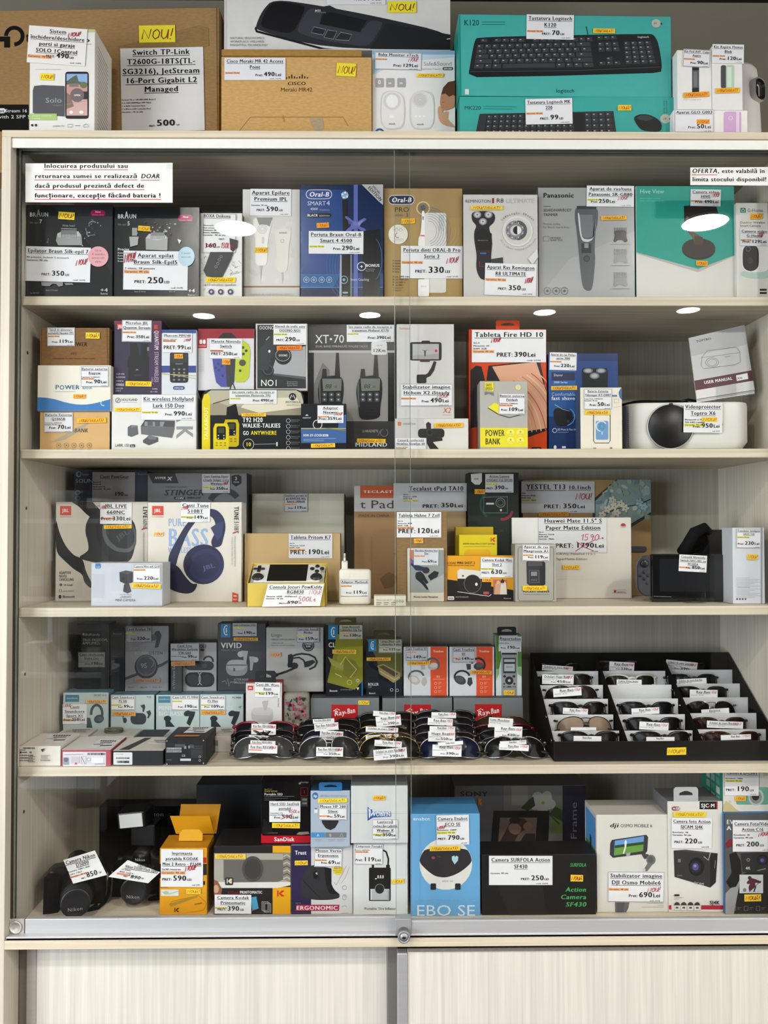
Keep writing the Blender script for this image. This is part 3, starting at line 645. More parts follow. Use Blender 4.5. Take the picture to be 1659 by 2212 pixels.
# ---------------------------------------------------------------- first shelf
def braun(t, x, s, y):
    t.T('BR',x,x+14,y,9,'dcdcdc','b'); t.T('A',x+15,x+24,y,15,'dcdcdc','b'); t.T('UN',x+25,x+41,y,9,'dcdcdc','b'); t.T('Silk·épil'.replace('é','e'),x,x+19,y+15,4,'777'); t.T(s,x+21,x+27,y+15,8.5,'ddd')
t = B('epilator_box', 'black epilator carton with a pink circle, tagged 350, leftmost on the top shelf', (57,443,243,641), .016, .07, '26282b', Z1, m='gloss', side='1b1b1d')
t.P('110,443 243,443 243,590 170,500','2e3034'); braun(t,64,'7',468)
t.RR(196,454,228,467,6,'a02058'); t.T('New',206,218,460,4.4,'e8b8cc','b'); t.T('Nouveau · Nuovo',200,224,465,2.2,'d090ac')
t.P('121,520 124,505 136,499 170,500 176,508 178,530 126,530','9a9a9a'); t.P('124,505 136,499 170,500 175,510 150,515 126,513','b8b8b8'); t.R(132,497,166,514,'77777a'); t.T('||||||||||',133,165,512,5,'ddd'); t.L('132,494 166,495',1,'ccc'); t.T('Wide head',135,162,490,4.4,'aaa')
r = random.Random(2)
for i in range(40): x, y = r.choice(((190,500),(105,520),(200,490),(185,515))); x += r.gauss(0,7); y += r.gauss(0,7); t.E(x,y,r.uniform(.6,2.2),r.uniform(.5,1.6),r.choice(('555','888','444','bbb')),0,7)
t.L('193,482 200,479 208,481',1.4,'aaa'); t.L('186,495 190,510 206,508',1.2,'999')
t.E(213,555,22,22,'e2a9b0')
for s, x0, x1, y in (('Up to',206,220,544),('4 weeks',199,227,552),('smooth',199,227,560),('skin',206,220,568)): t.T(s,x0,x1,y,4.6,'8a5a62')
t.P('90,610 137,610 137,618 128,620 122,614 114,614 108,619 91,618','8e8e90'); t.P('140,612 157,612 160,616 143,617','808082'); t.T('Shaver & Trimmer',100,126,629,2.8,'aaa'); t.T('Typ 5380 Mod 7',66,86,635,2.6,'999'); t.T('+4',217,234,631,7.5,'ddd'); t.T('Extras',218,234,637,4,'ccc')
t.G(55,534,196,609,'Epilator Braun Silk-epil 7','350','U',hl='',spec='40 pensete, Inclusiv 5 accesorii',nou=(.78,.48,.16,.16),rot=1.5,th=7.5,ph=9.5,pos=.68); t.S(127,459,162,475,'NOU!','ecd232','8a2a18',4,1.6)
t = B('epilator_box', 'black epilator carton with a blue circle, tagged 250, second on the top shelf', (246,447,431,641), .02, .07, '232528', Z1, m='gloss', side='1b1b1d')
braun(t,254,'5',472); t.RR(385,464,417,479,7,'a02058'); t.T('New',395,407,471,4.6,'f0c8d8','b'); t.T('Nouveau · Nuovo',388,414,477,2.2,'d8a0b8')
for i in range(46): x, y = r.choice(((300,490),(292,515),(350,500),(335,500),(370,495))); x += r.gauss(0,8); y += r.gauss(0,9); t.E(x,y,r.uniform(.7,3),r.uniform(.6,2.4),r.choice(('555','999','444','ccc')),0,7)
t.P('316,540 315,515 322,506 355,506 363,514 362,542','a2a2a2'); t.P('316,515 324,506 354,506 362,516 340,520','bdbdbd'); t.R(326,503,356,517,'808084'); t.T('||||||||||',327,355,515,5,'e4e4e4'); t.R(286,493,297,510,'999'); t.P('280,512 300,512 298,530 282,534','aaa'); t.P('384,517 392,520 388,528','ddd')
t.E(403,555,18,21,'a6c4d6'); t.T('4 weeks',392,412,550,5,'55707e'); t.T('smooth',392,413,558,5,'55707e')
t.T('Precise',255,280,542,5.5,'ddd','b')
for i in range(4): t.T('Removes even',255,290,549+i*6,4,'bbb','b')
t.T('Shaver & Trimmer',291,316,632,2.6,'aaa'); t.T('Extra cap',366,379,632,2.6,'aaa'); t.T('+4',407,422,633,8,'e4e4e4','b'); t.T('Extras',407,422,640,4,'ccc')
t.G(267,543,406,627,'Aparat epilat|Braun Silk-Epil5','250','U',spec='2 viteze, 28 pensete',rot=.8,th=7.5,ph=12,pos=.72,nou=(.01,.22,.16,.22)); t.S(299,489,325,500,'NOU!','ecc232','9a3018',4)
t = B('speaker_box', 'narrow white carton with a dark speaker and splashes, its price 160 struck out', (432,460,523,644), .03, .08, 'e3e2e0', Z1, side='2b2830')
for i in range(60): x, y = r.choice(((440,560),(505,555),(500,600),(440,610),(510,580))); x += r.gauss(0,8); y += r.gauss(0,14); t.L([(x,y),(x+r.uniform(-4,4),y+r.uniform(-4,4)),(x+r.uniform(-6,6),y+r.uniform(-6,6))],r.uniform(.5,1.2),r.choice(('b8b8ba','a0a0a4','cacacc')))
t.P('440,585 455,545 505,545 500,560 480,600 460,600 446,597','3b3b40'); t.P('496,515 514,520 513,535 504,545 498,540','3b3b40')
for x, y in ((478,555),(474,562),(471,570),(467,577)): t.O(x,y,2.6,.7,'999')
t.T('k10 wireless speaker',443,511,618,5,'4a4a52')
for x in (457,477,498): t.E(x,631,6,6,'4a4668'); t.E(x,631,2.4,2.6,'ccc')
p = t.flat('price_tag',438,462,510,547,'e9e9ea',1); p.L('440,463 509,463 509,546 440,546',.9,'444',True); p.T('BOXA Onikuma',440,498,471,7,K,'bu')
for i, s in enumerate(('Bluetooth: ZAR','Raza actiune 20m','Autonomie: 50H','Baterie: 2600MAH','Garantie : 90 de zile')): p.T(s,439,439+(36,36,31,36,49)[i],489.5+i*5.2,2.9,'222','b')
p.T('PRET:',473,487,519,3,K,'b'); p.T('160',443,468,536,9.5,K,'b'); p.T('LEI',469,476,536,3,K,'b'); p.L('444,537 466,526',1.2,'b02838'); p.H('130Le i'.replace(' ',''),478,504,537,12,'c02c3c',1.2); p.L('444,528 468,536',1,'b02838')
t.S(445,600,509,611,'NOUĂ/SIGILATĂ!','f0d234','a84810')
t = B('hair_remover_box', 'pale grey carton with two white light hair removers, tagged 590', (524,409,648,645), .05, .06, 'cfcdca', Z1, side='7a3a2e')
t.R(524,409,648,619,'d3d1cd')
for i in range(26): x, y = r.uniform(528,640), r.uniform(460,612); t.E(x,y,r.uniform(4,12),r.uniform(3,8),r.choice(('d8d6d2','cdcbc7')),r.uniform(0,90))
t.P('546,470 590,470 586,490 578,520 578,568 572,574 558,574 551,568 552,520 548,490','e9e7e2'); t.P('554,470 589,470 583,490 575,486 560,486','8e8e8c')
for rr in (4,7,10): t.O(567,495,rr,.8,'b0aeaa')
t.RR(566,512,571,527,2,'cfccc6'); t.P('593,505 598,497 612,494 626,497 630,506 624,530 622,580 616,588 604,588 598,582 598,540','dedbd4'); t.R(603,502,620,505,'aaa49a'); t.O(610,521,3.5,1,'9a968e')
t.P('561,574 566,574 565,588 563,610 562,588','bbb8b2'); t.P('608,588 613,588 612,600 610,614 609,600','bbb8b2'); t.R(524,618,648,620.5,'b06a4a'); t.T('PREMIUM IPL HAIR REMOVAL DEVICE',541,632,639,4.4,'b4b0aa')
t.G(541,409,629,467,'Aparat Epilare|Premium IPL','590','U',hl='',rot=.6,th=7.2,ph=9); t.S(551,535,578,547,'NOU!','f0c03a','a83c18')
def oralb(t, cx, cy, w, h, c):
    t.RR(cx-w-1.5,cy-h-1.5,cx+w+1.5,cy+h+1.5,h+1,'c8ccd8'); t.RR(cx-w,cy-h,cx+w,cy+h,h,c); t.T('Oral-B',cx-w*.8,cx+w*.8,cy+h*.55,h*1.1,'f0f0f4','bi')
def head(t, x, y, r_, c, c2='ccd'):
    for k in range(9): a = k*40; t.E(x+r_*.62*math.cos(math.radians(a)),y+r_*.62*math.sin(math.radians(a)),r_*.3,r_*.3,c if k % 2 else c2,0,8)
    t.E(x,y,r_*.32,r_*.32,c2,0,10)
t = B('toothbrush_box', 'glossy dark blue carton with a black toothbrush and ribbon bow, tagged 290', (649,399,828,645), .04, .07, '16284e', Z1, m='gloss', side='101a30')
t.R(649,410,746,590,'1f4484'); t.R(649,591,828,621,'1d5a94'); t.L('649,621 828,621',1.4,'5a9ac8'); t.P('720,621 735,593 738,590 828,590 828,621','223f78')
for i in range(5): t.A(750,575,20+i*6,90,270,.8,'3d6aa4',40+i*8)
oralb(t,689,420,27,9,'2b4a8c'); t.T('SMART',664,704,444,9,'c4cde0'); t.T('4',705,713,444,10,'c4cde0'); t.T('4500',670,686,454,5,'d8dcea','i'); t.T('CrossAction',690,712,455,3,'aab4cc'); t.RR(663,461,716,470,4,'1a1a22'); t.T('BLACK',664,687,468,5,'e8e8ee','b'); t.T('EDITION',690,712,468,3,'c8c8d0')
t.R(764,399,773,645,'5a68b0'); t.P('739,432 750,432 752,480 750,500 741,500','1a1a20'); head(t,745,422,9,'e0e4ec','8ab0d0'); t.R(738,551,757,645,'17181c'); t.P('735,551 738,551 738,645 733,645','a8b0bc'); t.P('757,551 760,551 760,645 757,645','7a8494')
t.P('762,486 744,470 748,466 768,482 788,470 792,476 772,488 792,496 786,503 768,490 752,506 744,500','6468ae'); t.P('762,482 750,474 754,486','4a4e94'); t.P('772,482 786,475 776,490','8286c4'); t.E(768,484,5,5,'7276ba')
t.P('782,500 820,496 822,520 820,640 784,642','17181e'); t.A(800,560,25,-60,60,1,'4a7eac',50); t.O(781,576,9,1.4,'dde4ee'); t.T('+',777,785,580,7,'eef','b'); t.T('BONUS',790,820,577,6,'e4e8f0','b'); t.T('Travel Case',790,810,583,2.6,'99a'); t.T('Brush Head',790,808,587,2.6,'99a')
for x in (662,678,695,711,743): t.O(x,605,6 if x<740 else 8,1,'b8cce0'); t.E(x,605,3,3,'7aa6cc')
t.T('Smart Coaching',757,797,607,5,'c0d0e0'); t.P('781,399 828,399 828,444 818,436','b5b5b6'); t.T('EDITION',794,834,407,7,'2a2a30','b',47); t.T('SPECIAL',803,827,404,5,'3a3a40','b',47)
t.RR(740,631,752,635,2,'aaa'); t.T('BRAUN',741,751,641,3.2,'999','b')
t.G(667,500,785,549,'Periuta Braun Oral-B|Smart 4 4500','290','L','y',rot=.4); t.S(684,482,711,493,'NOUĂ!','f0a83a','b83818',-3)
t = B('toothbrush_box', 'gold carton with a white toothbrush behind the overlap of the glass doors, tagged 330', (829,407,999,643), .05, .07, 'a98d5a', Z1, m='card', side='5d4a2c')
t.R(829,407,999,470,'a3875a')
for i in range(9): t.A(930,500,30+i*8,-10,100,.6,'bda57a',20+i*7)
oralb(t,867,432,27,9,'232a48'); t.T('PRO',852,884,458,10,'4a3a20'); t.T('SERIES',853,872,467,3.6,'7a6440'); t.T('3',876,882,469,8,'6a5636')
t.E(914,450,15,15,'cdbb94'); t.E(914,450,12,12,'8a7450'); head(t,914,449,6.5,'3a4458','55607a'); t.P('911,456 917,456 919,480 921,508 925,514 926,536 903,536 904,514 908,508 911,480','eeecec'); t.R(908,508,921,511,'c87a78'); t.R(912.5,468,915,475,'667')
t.RR(917,460,964,633,6,'dcdad6'); 
for i in range(7): t.A(925,500,18+i*5,-90,80,.9,'7a8094',22+i*5)
for i in range(3): t.L([(949+i*4,465),(949+i*4,500)],.8,'7a8094')
t.E(860,507,21,21,'e6e2da')
for i in range(5): t.O(852+i*4.5,494+(i%2)*3,3.6,.6,'9a978f')
t.A(859,509,5,60,260,1.6,'b06a70'); t.L('850,517 872,517',.8,'999'); t.L('848,521 872,521',.8,'aaa')
for i in range(5): t.T('Removes more plaque'[:14-i],848,866-i,565+i*6,3.4,'3a3020','b')
for i in range(4): t.T('Bis zu 100% schonend'[:16-i],848,884-i*4,600+i*6,3.4,'4a3c26','b')
t.RR(903,604,927,641,3,'efeeec'); t.T('BRAUN',909,921,621,3,'aaa'); t.R(848,622,872,623,'7a6440'); t.R(848,627,868,628,'7a6440')
t.G(866,532,999,602,'Periuta dinti ORAL-B Pro|Serie 3','330','U',nou=(.74,.45,.18,.17),rot=.3,th=7.2,ph=12); t.S(867,473,896,484,'NOUĂ!','ecc03a','b83818',-2)
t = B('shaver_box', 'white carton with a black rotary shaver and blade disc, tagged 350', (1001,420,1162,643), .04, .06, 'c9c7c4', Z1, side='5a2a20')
for i in range(7): t.A(1120,560,60+i*9,20,120,.7,'b8b6b2',40+i*5)
t.T('REMINGTON',1005,1060,438,6.5,'4a4a4c'); t.R(1063,428,1067,439,'8a1c2a'); t.T('R8',1072,1088,438,9,'3a3a3c'); t.T('ULTIMATE',1092,1154,439,9.5,'b2b0ac')
t.P('1018,463 1024,457 1036,456 1058,456 1068,462 1070,472 1066,482 1056,490 1058,500 1064,520 1060,560 1064,600 1050,606 1036,602 1028,580 1030,550 1024,520 1024,500 1030,488 1020,478','26242a'); 
for x, y in ((1031,464),(1055,464),(1043,479)): t.E(x,y,8.5,7.5,'8e8e92'); t.E(x,y,5.5,5,'c6c6ca'); t.E(x,y,2,2,'777')
t.P('1026,505 1042,492 1062,505 1062,540 1028,540','17171a'); t.L('1028,525 1032,545 1044,543 1060,545 1063,525',1,'5a1c24'); t.R(1037,546,1050,549,'3a6ab0'); t.L('1036,565 1036,576 1046,576',1.2,'aa2a3a'); t.T('REMINGTON',1032,1054,521,2.6,'888')
t.P('1060,560 1086,556 1087,570 1062,570','3a3a3c'); t.E(1118,500,33,33,'dad8d4'); t.E(1118,500,29,29,'cccac6'); t.O(1113,498,16,10,'85858a'); t.A(1117,498,18,-90,90,7,'55565a')
for k in range(16): a = k*22.5; t.E(1113+17*math.cos(math.radians(a)),498+17*math.sin(math.radians(a)),1.6,1.6,'c9c9cc' if k%2 else '4a4a4e',0,6)
t.E(1117,498,9,9,'1b1b1d'); t.P([(1117,489)]+[(1117+9*math.cos(math.radians(a)),498+9*math.sin(math.radians(a))) for a in range(-90,91,15)],'e4e4e6')
for i, ch in enumerate('LiftLogic Blades'):
    a = math.radians(-142+i*6.7); t.T(ch,1118+42*math.cos(a),1118+42*math.cos(a)+3.2,502+39*math.sin(a),4.4,'55565a','',math.degrees(a)+90)
for i, ch in enumerate('For a closer cutting performance'):
    a = math.radians(152-i*4.1); t.T(ch,1118+42*math.cos(a),1118+42*math.cos(a)+2.4,502+39*math.sin(a),3,'6a6a6e','',math.degrees(a)-90)
t.P('1140,560 1160,540 1162,556 1150,572','dcdad8'); t.G(1047,570,1158,639,'Aparat Ras Remington|R8 ULTIMATE','350','U',nou=(.78,.52,.14,.16),rot=1.6,th=7.6,ph=9.5); t.S(1017,445,1086,454,'NOU/SIGILAT!','ecc84a','9a3818')
t = B('trimmer_box', 'silver grey carton with a hair trimmer and three combs, tagged 250', (1163,405,1371,640), .05, .07, '9b9c9e', Z1, m='gloss', side='5e6064')
t.P('1163,640 1230,560 1371,500 1371,640','a4a5a7'); t.T('Panasonic',1173,1240,427,10,'16161a','b'); t.L('1174,446 1190,446',1.8,'666'); t.T('BEARD/HAIR/BODY',1174,1235,457,6,'3a3a3e'); t.T('TRIMMER',1174,1205,467,6,'3a3a3e'); t.T('Precise styling',1174,1210,486,4,'77777b'); t.T('for Beard, Hair & Body',1174,1230,493,4,'77777b'); t.L('1174,511 1186,511 1186,521 1174,521',.8,'555',True); t.T('JAPANESE',1189,1211,516,4,'55555a'); t.T('BLADE TECH',1189,1215,521,4,'55555a')
t.P('1242,454 1246,448 1286,448 1292,456 1291,480 1286,500 1284,540 1286,560 1280,625 1270,630 1258,622 1252,570 1250,545 1246,500 1242,475','55575c'); t.P('1247,458 1252,462 1256,515 1272,518 1284,512 1287,460 1283,516 1270,524 1254,520','c6c8ca'); t.P('1252,464 1280,464 1281,510 1270,515 1257,512','6e7076'); t.R(1246,445,1288,452,'3a3b40'); t.R(1256,526,1277,547,'2f3035'); t.R(1262,526,1271,536,'888'); t.E(1267,559,7,7,'2f3035'); t.E(1267,559,5,5,'46474c')
for y, c1 in ((492,'333438'),(538,'8a8c90'),(588,'8a8c90')):
    t.P([(1325,y+6),(1354,y+6),(1352,y+18),(1356,y+30),(1348,y+32),(1345,y+27),(1333,y+27),(1330,y+32),(1324,y+30),(1328,y+18)],c1)
    for k in range(8): t.L([(1327+k*3.6,y),(1327+k*3.6,y+13)],1.1,c1 if y<500 else '777')
    t.L([(1319,y+36),(1360,y+36)],.8,'77777a')
for x in (1182,1201,1219): t.O(x,629,7.5,1,'55565a'); t.E(x,629,3,2.5,'55565a')
t.G(1267,402,1369,447,'Aparat de ras/tuns|Panasonic SR-GB80','250','L','y',nou=(.66,.6,.2,.16),rot=.6,pos=.6); t.S(1298,467,1353,476,'NOU/SIGILAT!','ecb83a','9a3818',-1)
t = B('security_camera_box', 'teal sleeve carton with white pointed lower half and a dark desk camera, tagged 490', (1374,402,1587,638), .05, .07, 'd8d5d0', Z1, side='0f7f72')
t.P('1374,402 1587,402 1587,551 1508,581 1374,545','229a8b'); t.P('1374,545 1508,581 1587,551 1587,553 1508,588 1374,548','b5b2ae'); t.T('Hive View',1382,1434,418,9,'a8dcd0'); t.T('Smart indoor camera',1382,1426,430,2.6,'6cc4b4'); t.T('with wall mounting kit',1382,1434,435,2.6,'6cc4b4')
t.E(1510,540,35,22,'0b7a6c'); t.E(1509,540,36,21,'2b2523'); t.E(1509,536,36,21,'3a312e'); t.P('1477,445 1545,440 1556,475 1512,501 1478,486','1f1c1c'); t.P('1480,470 1486,466 1491,480 1494,500 1518,512 1518,528 1500,530 1498,516 1484,500','6a5648'); t.P('1500,510 1518,512 1517,530 1500,530','4a3c34')
t.G(1491,410,1556,446,'Camera video|HIVE','490','E',hl='o',nou=(.7,.38,.24,.22),rot=1,th=5.2); t.S(1503,564,1528,575,'NOUĂ!','ecb03a','b83018',3)
t = B('outdoor_camera_box', 'white carton with a black and white camera, right end of the top shelf', (1591,438,1660,638), .04, .06, 'e0ddd8', Z1)
t.RR(1599,449,1611,460,2,'2c7a6c'); t.L('1602,458 1602,454 1605,451 1608,454 1608,458',1,'cfe',True); t.T('G-Homa',1614,1648,458,7,'5a5a5e'); t.T('Outdoor Wireless',1598,1653,483,4.6,'4a4a4e'); t.T('Smart Camera',1598,1643,490,4.6,'4a4a4e')
t.E(1640,592,42,10,'b8d0c8'); t.RR(1602,525,1662,588,16,'eeedea'); t.RR(1604,528,1639,586,16,'232326'); t.O(1616,538,5,1.4,'666'); t.E(1620,563,6,7,'38383c'); t.R(1641,624,1656,628,'222'); t.R(1641,631,1656,635,'222')
t.G(1598,495,1659,532,'Camera video|G-Homa','129','E',nou=(.6,.4,.2,.25),rot=1,th=5); t.S(1620,462,1646,474,'NOUĂ!','f0b83a','b83818',-2)
# ---------------------------------------------------------------- second shelf
t = B('battery_box', 'low kraft carton with bank lettering, tagged 70, bottom of the left stack', (86,889,237,972), .03, .09, 'cda66c', Z2, m='card', side='3a4250')
t.P('110,956 170,922 214,898 195,912 176,928 140,950','a89b80'); t.P('168,925 215,899 196,913','9c9a90'); t.T('POWER BANK',118,190,934,8.5,'4a3e30','bi')
for i in range(5): x = 127+i*16.5; t.O(x,962,5,.8,'8a6a40'); t.E(x,962,1.8,2,'8a6a40'); t.L([(x-5,970),(x+5,970)],.8,'9a7a50')
t.G(96,891,158,934,'Baterie Externa|Q1065B','70','L',hl='',spec='Capacitate: 20600mAh',border=True,th=4.6,ph=8); t.S(167,903,230,914,'NOUĂ/SIGILATĂ!','ecb83a','b83818',-1); LOW = t
t = B('battery_box', 'white carton with a blue wave along the bottom, tagged 90, middle of the left stack', (81,789,239,888), .025, .1, 'e6e1d4', LOW, m='card')
t.P('81,858 98,859 118,862 140,869 165,874 190,874 215,869 239,862 280,855 280,930 40,930 40,858','2f74b4'); t.T('P',119,128,841,9.5,'2c6590','b'); t.O(134,837,4,1.6,'2c6590'); t.T('WER',140,172,841,9,'2c6590','b'); t.T('BANK',178,200,841,5.5,'6a96b4'); t.L('119,846 163,846',.9,'9ab'); t.A(223,871,5,60,270,2,'a9cbe4')
t.G(175,792,235,836,'Baterie externa|Riapow','90','L',spec='Capacitate: 26 800mAh',border=True,th=4.6,ph=7.5); t.S(159,852,185,861,'NOUĂ!','f0b44a','b85020',1); MID = t
t = B('power_supply_box', 'brown kraft carton tagged 119 on top of the left stack', (86,708,236,787), .03, .08, '876544', MID, m='kraft', side='6a4c30')
t.T('NEEWER',143,189,748,8.5,'40301e','b'); t.T('PP1',153,166,767,5.5,'55422c'); t.T('Rechargeable Portable Vibration Power Supply',114,205,776,3.4,'5c4830'); t.L('90,708 89,787',.9,'5a432a'); t.L('231,708 233,787',.9,'5a432a')
t.G(103,708,162,748,'Sursă de alimentare|portabilă Neewer PP1','119','L',border=True,ph=6.5,th=4.2); t.S(186,719,216,732,'NOUĂ!','e8d83a','a83818',1,1.3)
t = B('microphone_kit_box', 'white carton with grey wireless receiver pictures and big vertical letters, tagged 990', (241,852,424,976), .03, .08, 'dddcd9', Z2)
for i, ch in enumerate('ARK'): t.T(ch,381,381+(30,28,30)[i],850+i*33+2,36,'8f8f92','b',90) if i else None
t.O(255,865,5,1.2,'333'); t.L('253,868 257,862',1.2,'333'); t.T('HOLLYLAND',262,297,866,5,'3a3a3c'); t.L('264,869 296,869',.7,'999')
t.P('276,923 283,918 297,919 299,938 284,944 276,941','5e5e62'); t.P('283,918 297,919 298,922 284,924','77777b'); t.P('304,921 313,907 378,909 377,927 372,946 305,938','66666a'); t.P('304,921 313,907 378,909 376,922','48484c'); t.P('313,911 356,911 352,922 312,920','8a8a8e'); t.R(319,911,330,920,'55555a'); t.R(335,911,346,921,'55555a'); t.P('309,951 318,944 322,940 342,945 342,954 322,962 309,956','4e4e52'); t.P('318,944 322,939 338,945 336,950 322,949','6e6e72')
t.T('LARK 150',249,279,965,6,'2a2a2c'); t.RR(281,960,292,966,1.5,'222'); t.T('Duo',283,290,965,3.6,'eee','b'); t.T('2-Person Wireless Microphone System',249,318,974,3,'555')
t.G(306,854,423,907,'Kit wireless Hollyland|Lark 150 Duo','990','L','y',th=7.6,ph=8.5); t.S(249,881,306,889,'NOU/SIGILAT!','f0d03a','b84818'); HOL = t
t = B('clip_microphone_box', 'dark purple carton with vertical lettering and a black microphone, tagged 350', (246,693,349,851), .04, .06, '2f2843', HOL)
t.R(246,693,349,702,'6e2440'); t.R(322,693,349,851,'3d2a4a'); t.P('322,693 349,693 349,760','5c2444'); t.R(253,700,272,711,'c8352f'); t.T('JBL',255,266,709,7,'f0e0e0','b')
t.RR(277,768,322,828,4,'16151d'); t.P('275,778 290,768 318,768 322,790 275,792','101018'); t.P('281,742 296,742 300,770 282,770','14141c'); t.P('305,742 320,742 318,770 304,770','14141c'); t.R(318,750,322,758,'888'); t.T('JBL',294,300,800,2.6,'bbb'); t.T('VVVV',290,305,813,4,'555')
t.T('QUANTUM',334,334+42,714,9,'d8c8d8','b',90); t.T('STREAM WIRELESS',334,334+66,760,8.5,'c4b4c8','',90); t.R(333,702,341,711,'b43440'); t.T('USB-C',327,343,815,4.6,'a898b0','',90)
for i, s in enumerate(('CLIP-ON','MICROPHONE','SHARE &','RECORD IT')): t.T(s,251,251+(18,20,16,18)[i],810+i*7-(0 if i<2 else -1),3.8,'b8b0c4','b')
t.T('100min',250,269,834,5.2,'c8c0d0','b'); t.T('MADE FOR',250,266,841,3.4,'b8b0c4','b'); t.T('USB-C',250,262,846,3.4,'b8b0c4','b'); t.T('24h',329,341,842,3.6,'c8c0d0'); t.T('6h+18h',325,341,848,3.2,'b8b0c4')
t.G(264,692,328,739,'Microfon JBL|Quantm Stream','350','E',border=True,th=5.4,ph=5.8,rot=1); t.S(272,824,328,835,'NOU/SIGILAT!','f0d43a','a83818',1)
t = B('mobile_phone_box', 'white and blue carton with a keypad phone and rubber bands, tagged 99', (349,712,424,852), .035, .05, 'd5d8e0', HOL)
t.R(349,712,424,720,'2f4a84'); t.R(349,790,424,805,'35478a'); t.RR(367,760,407,827,6,'222329'); t.R(370,763,404,783,'33353c'); t.T('maxcom',379,395,787,2.8,'bbb')
for r_ in range(4):
    for c_ in range(3): t.E(376+c_*11,798+r_*7.5,2.6,2,'7c7e86')
t.RR(374,834,399,842,4,'37477e'); t.T('MM248',377,396,840.5,4,'c8d0e4','b'); t.L('349,808 424,812',1.4,'c9c07a'); t.L('349,806 424,818',1.2,'bcb478')
t.G(352,720,415,762,'Maxcom MM248','99','P',hl='r',spec='Baterie: 1800mAh',rot=.8,th=4.4,ph=8,nou=(.73,.4,.22,.14)); t.S(377,765,396,775,'NOU!','f0b43a','b83818')
t = B('walkie_talkie_box', 'black carton with rounded top, yellow side band and two yellow radios, tagged 490', (436,841,656,976), .03, .05, '23262a', Z2, m='gloss', nobody=True)
# rounded top carton
def rounded(t, r_, c, D):
    pts = [(t.w0, 0), (t.w1, 0)]
    for k in range(7): a = k*15; pts.append((t.w1-r_+r_*math.cos(math.radians(a)), t.h-r_+r_*math.sin(math.radians(a))))
    for k in range(7): a = 90+k*15; pts.append((t.w0+r_+r_*math.cos(math.radians(a)), t.h-r_+r_*math.sin(math.radians(a))))
    t.body.prism(pts, 0, D, c)
rounded(t, .018, '23262a', .05)
t.P('440,868 446,850 456,843 640,843 650,849 655,866 655,897 436,897','b8b29e'); t.P('436,897 436,880 470,868 500,880 560,870 600,882 655,872 655,897','9c9580'); t.P('540,862 640,858 655,880 560,892 520,880','dcd6c0'); t.P('490,880 510,872 516,900 512,945 486,945','1b1c1e'); t.L('460,872 495,862 510,864',2,'4a3a2e')
t.P('436,976 436,866 441,852 450,850 454,860 454,976','e0cb2a'); t.T('TALKABOUT',442,442+72,0,0,'','') if 0 else None
t.T('TALKABOUT',450,450+72,951,9,'f4eca8','b',-90)
t.E(632,857,8,8,'28282a'); t.L('627,861 630,853 632,858 634,853 637,861',1.6,'ddd'); t.T('MOTOROLA',617,649,871,4.5,'55524a','b'); t.T('SOLUTIONS',619,647,877,3.4,'8a8778')
for dx, c1 in ((22,'c4ae1e'),(0,'dcc726')):
    x = 461+dx; t.P([(x,925+dx*-.4),(x+4,915-dx*.4),(x+30,915-dx*.4),(x+34,925-dx*.4),(x+33,970-dx*.4),(x+28,974-dx*.4),(x+3,974-dx*.4),(x,970-dx*.4)],c1); t.RR(x+7,921-dx*.4,x+27,950-dx*.4,4,'1c1d1f'); t.R(x+10,924-dx*.4,x+24,936-dx*.4,'3f4538')
    for k in range(6): t.L([(x+5+k%3*9,957+k//3*5-dx*.4),(x+10+k%3*9,957+k//3*5-dx*.4)],1.4,'3a3410')
    for k in range(4): t.E(x+11+k%2*12,941+k//2*6-dx*.4,1.4,1.4,'ccc')
t.T('T92 H20',524,568,912,10,'ececec','b'); t.T('WALKIE-TALKIES',524,606,924,9,'ececec','b'); t.T('GO',525,538,940,8.5,'ececec','b'); t.T('ANYWHERE',542,598,939.5,8.5,'e6d63a','b'); t.O(537,960,11.5,1,'ccc'); t.T('10',531,543,964,8,'e6d63a','b'); t.L('549,960 596,959',1,'aaa'); t.R(597,955,600,964,'ddd')
for k in range(6): y = 909+k*12; t.O(623,y,4.2,.9,'bbb'); t.T('Features text',629,648,y-.5,2.4,'999'); t.T('second line',629,645,y+3,2.4,'888')
t.G(496,843,598,873,'Set statie radio de receptie si|transmisie Motorola T92','490','E','y',th=3.8,ph=5.4,c='e2e2e4'); t.S(522,893,575,900,'NOU/SIGILAT!','f0c83a','b04818'); WT = t
t = B('joystick_box', 'white and red carton showing a blue and a yellow game grip, tagged 250', (428,710,549,841), .045, .05, 'd3d2d6', WT, side='7a1c24')
t.R(428,710,549,731,'8e1c2c'); t.P('470,731 482,719 500,719 512,731','1d1a1c'); t.R(428,731,447,752,'b42430'); t.RR(431,734,437,743,2,'eee'); t.RR(438.5,734,444,743,2,'eee'); t.T('SWITCH',429,445,749,3,'e8b0b4','b')
for i in range(14): t.L([(431,757+i*3.4),(441,757+i*3.4)],.8,'aaa')
t.P('459,775 487,775 492,836 478,836 467,826 462,800','4a4f9a'); t.P('487,775 508,775 506,826 496,836 490,836','38383e'); t.P('510,735 526,736 537,744 541,760 538,815 528,826 510,826 508,820','b9c434'); t.E(524,784,7.5,7,'4a4a44'); t.E(519,801,3,3,'4a4a44')
for x, y in ((532,758),(525,751),(526,765)): t.E(x,y,3,3,'3a3a36')
for x, y in ((472,786),(466,795),(479,791),(473,800)): t.E(x,y,3.4,3,'38407a')
t.R(479,809,483,814,'2e356a'); t.L('503,828 508,841',2,'222'); t.L('500,830 497,841',2,'222')
t.G(454,732,523,775,'Manete Nintndo|Switch','250','P',hl='r',th=5.4,ph=6.4,rot=.8); t.S(480,776,498,788,'NOU!','f0b43a','b83818',2)
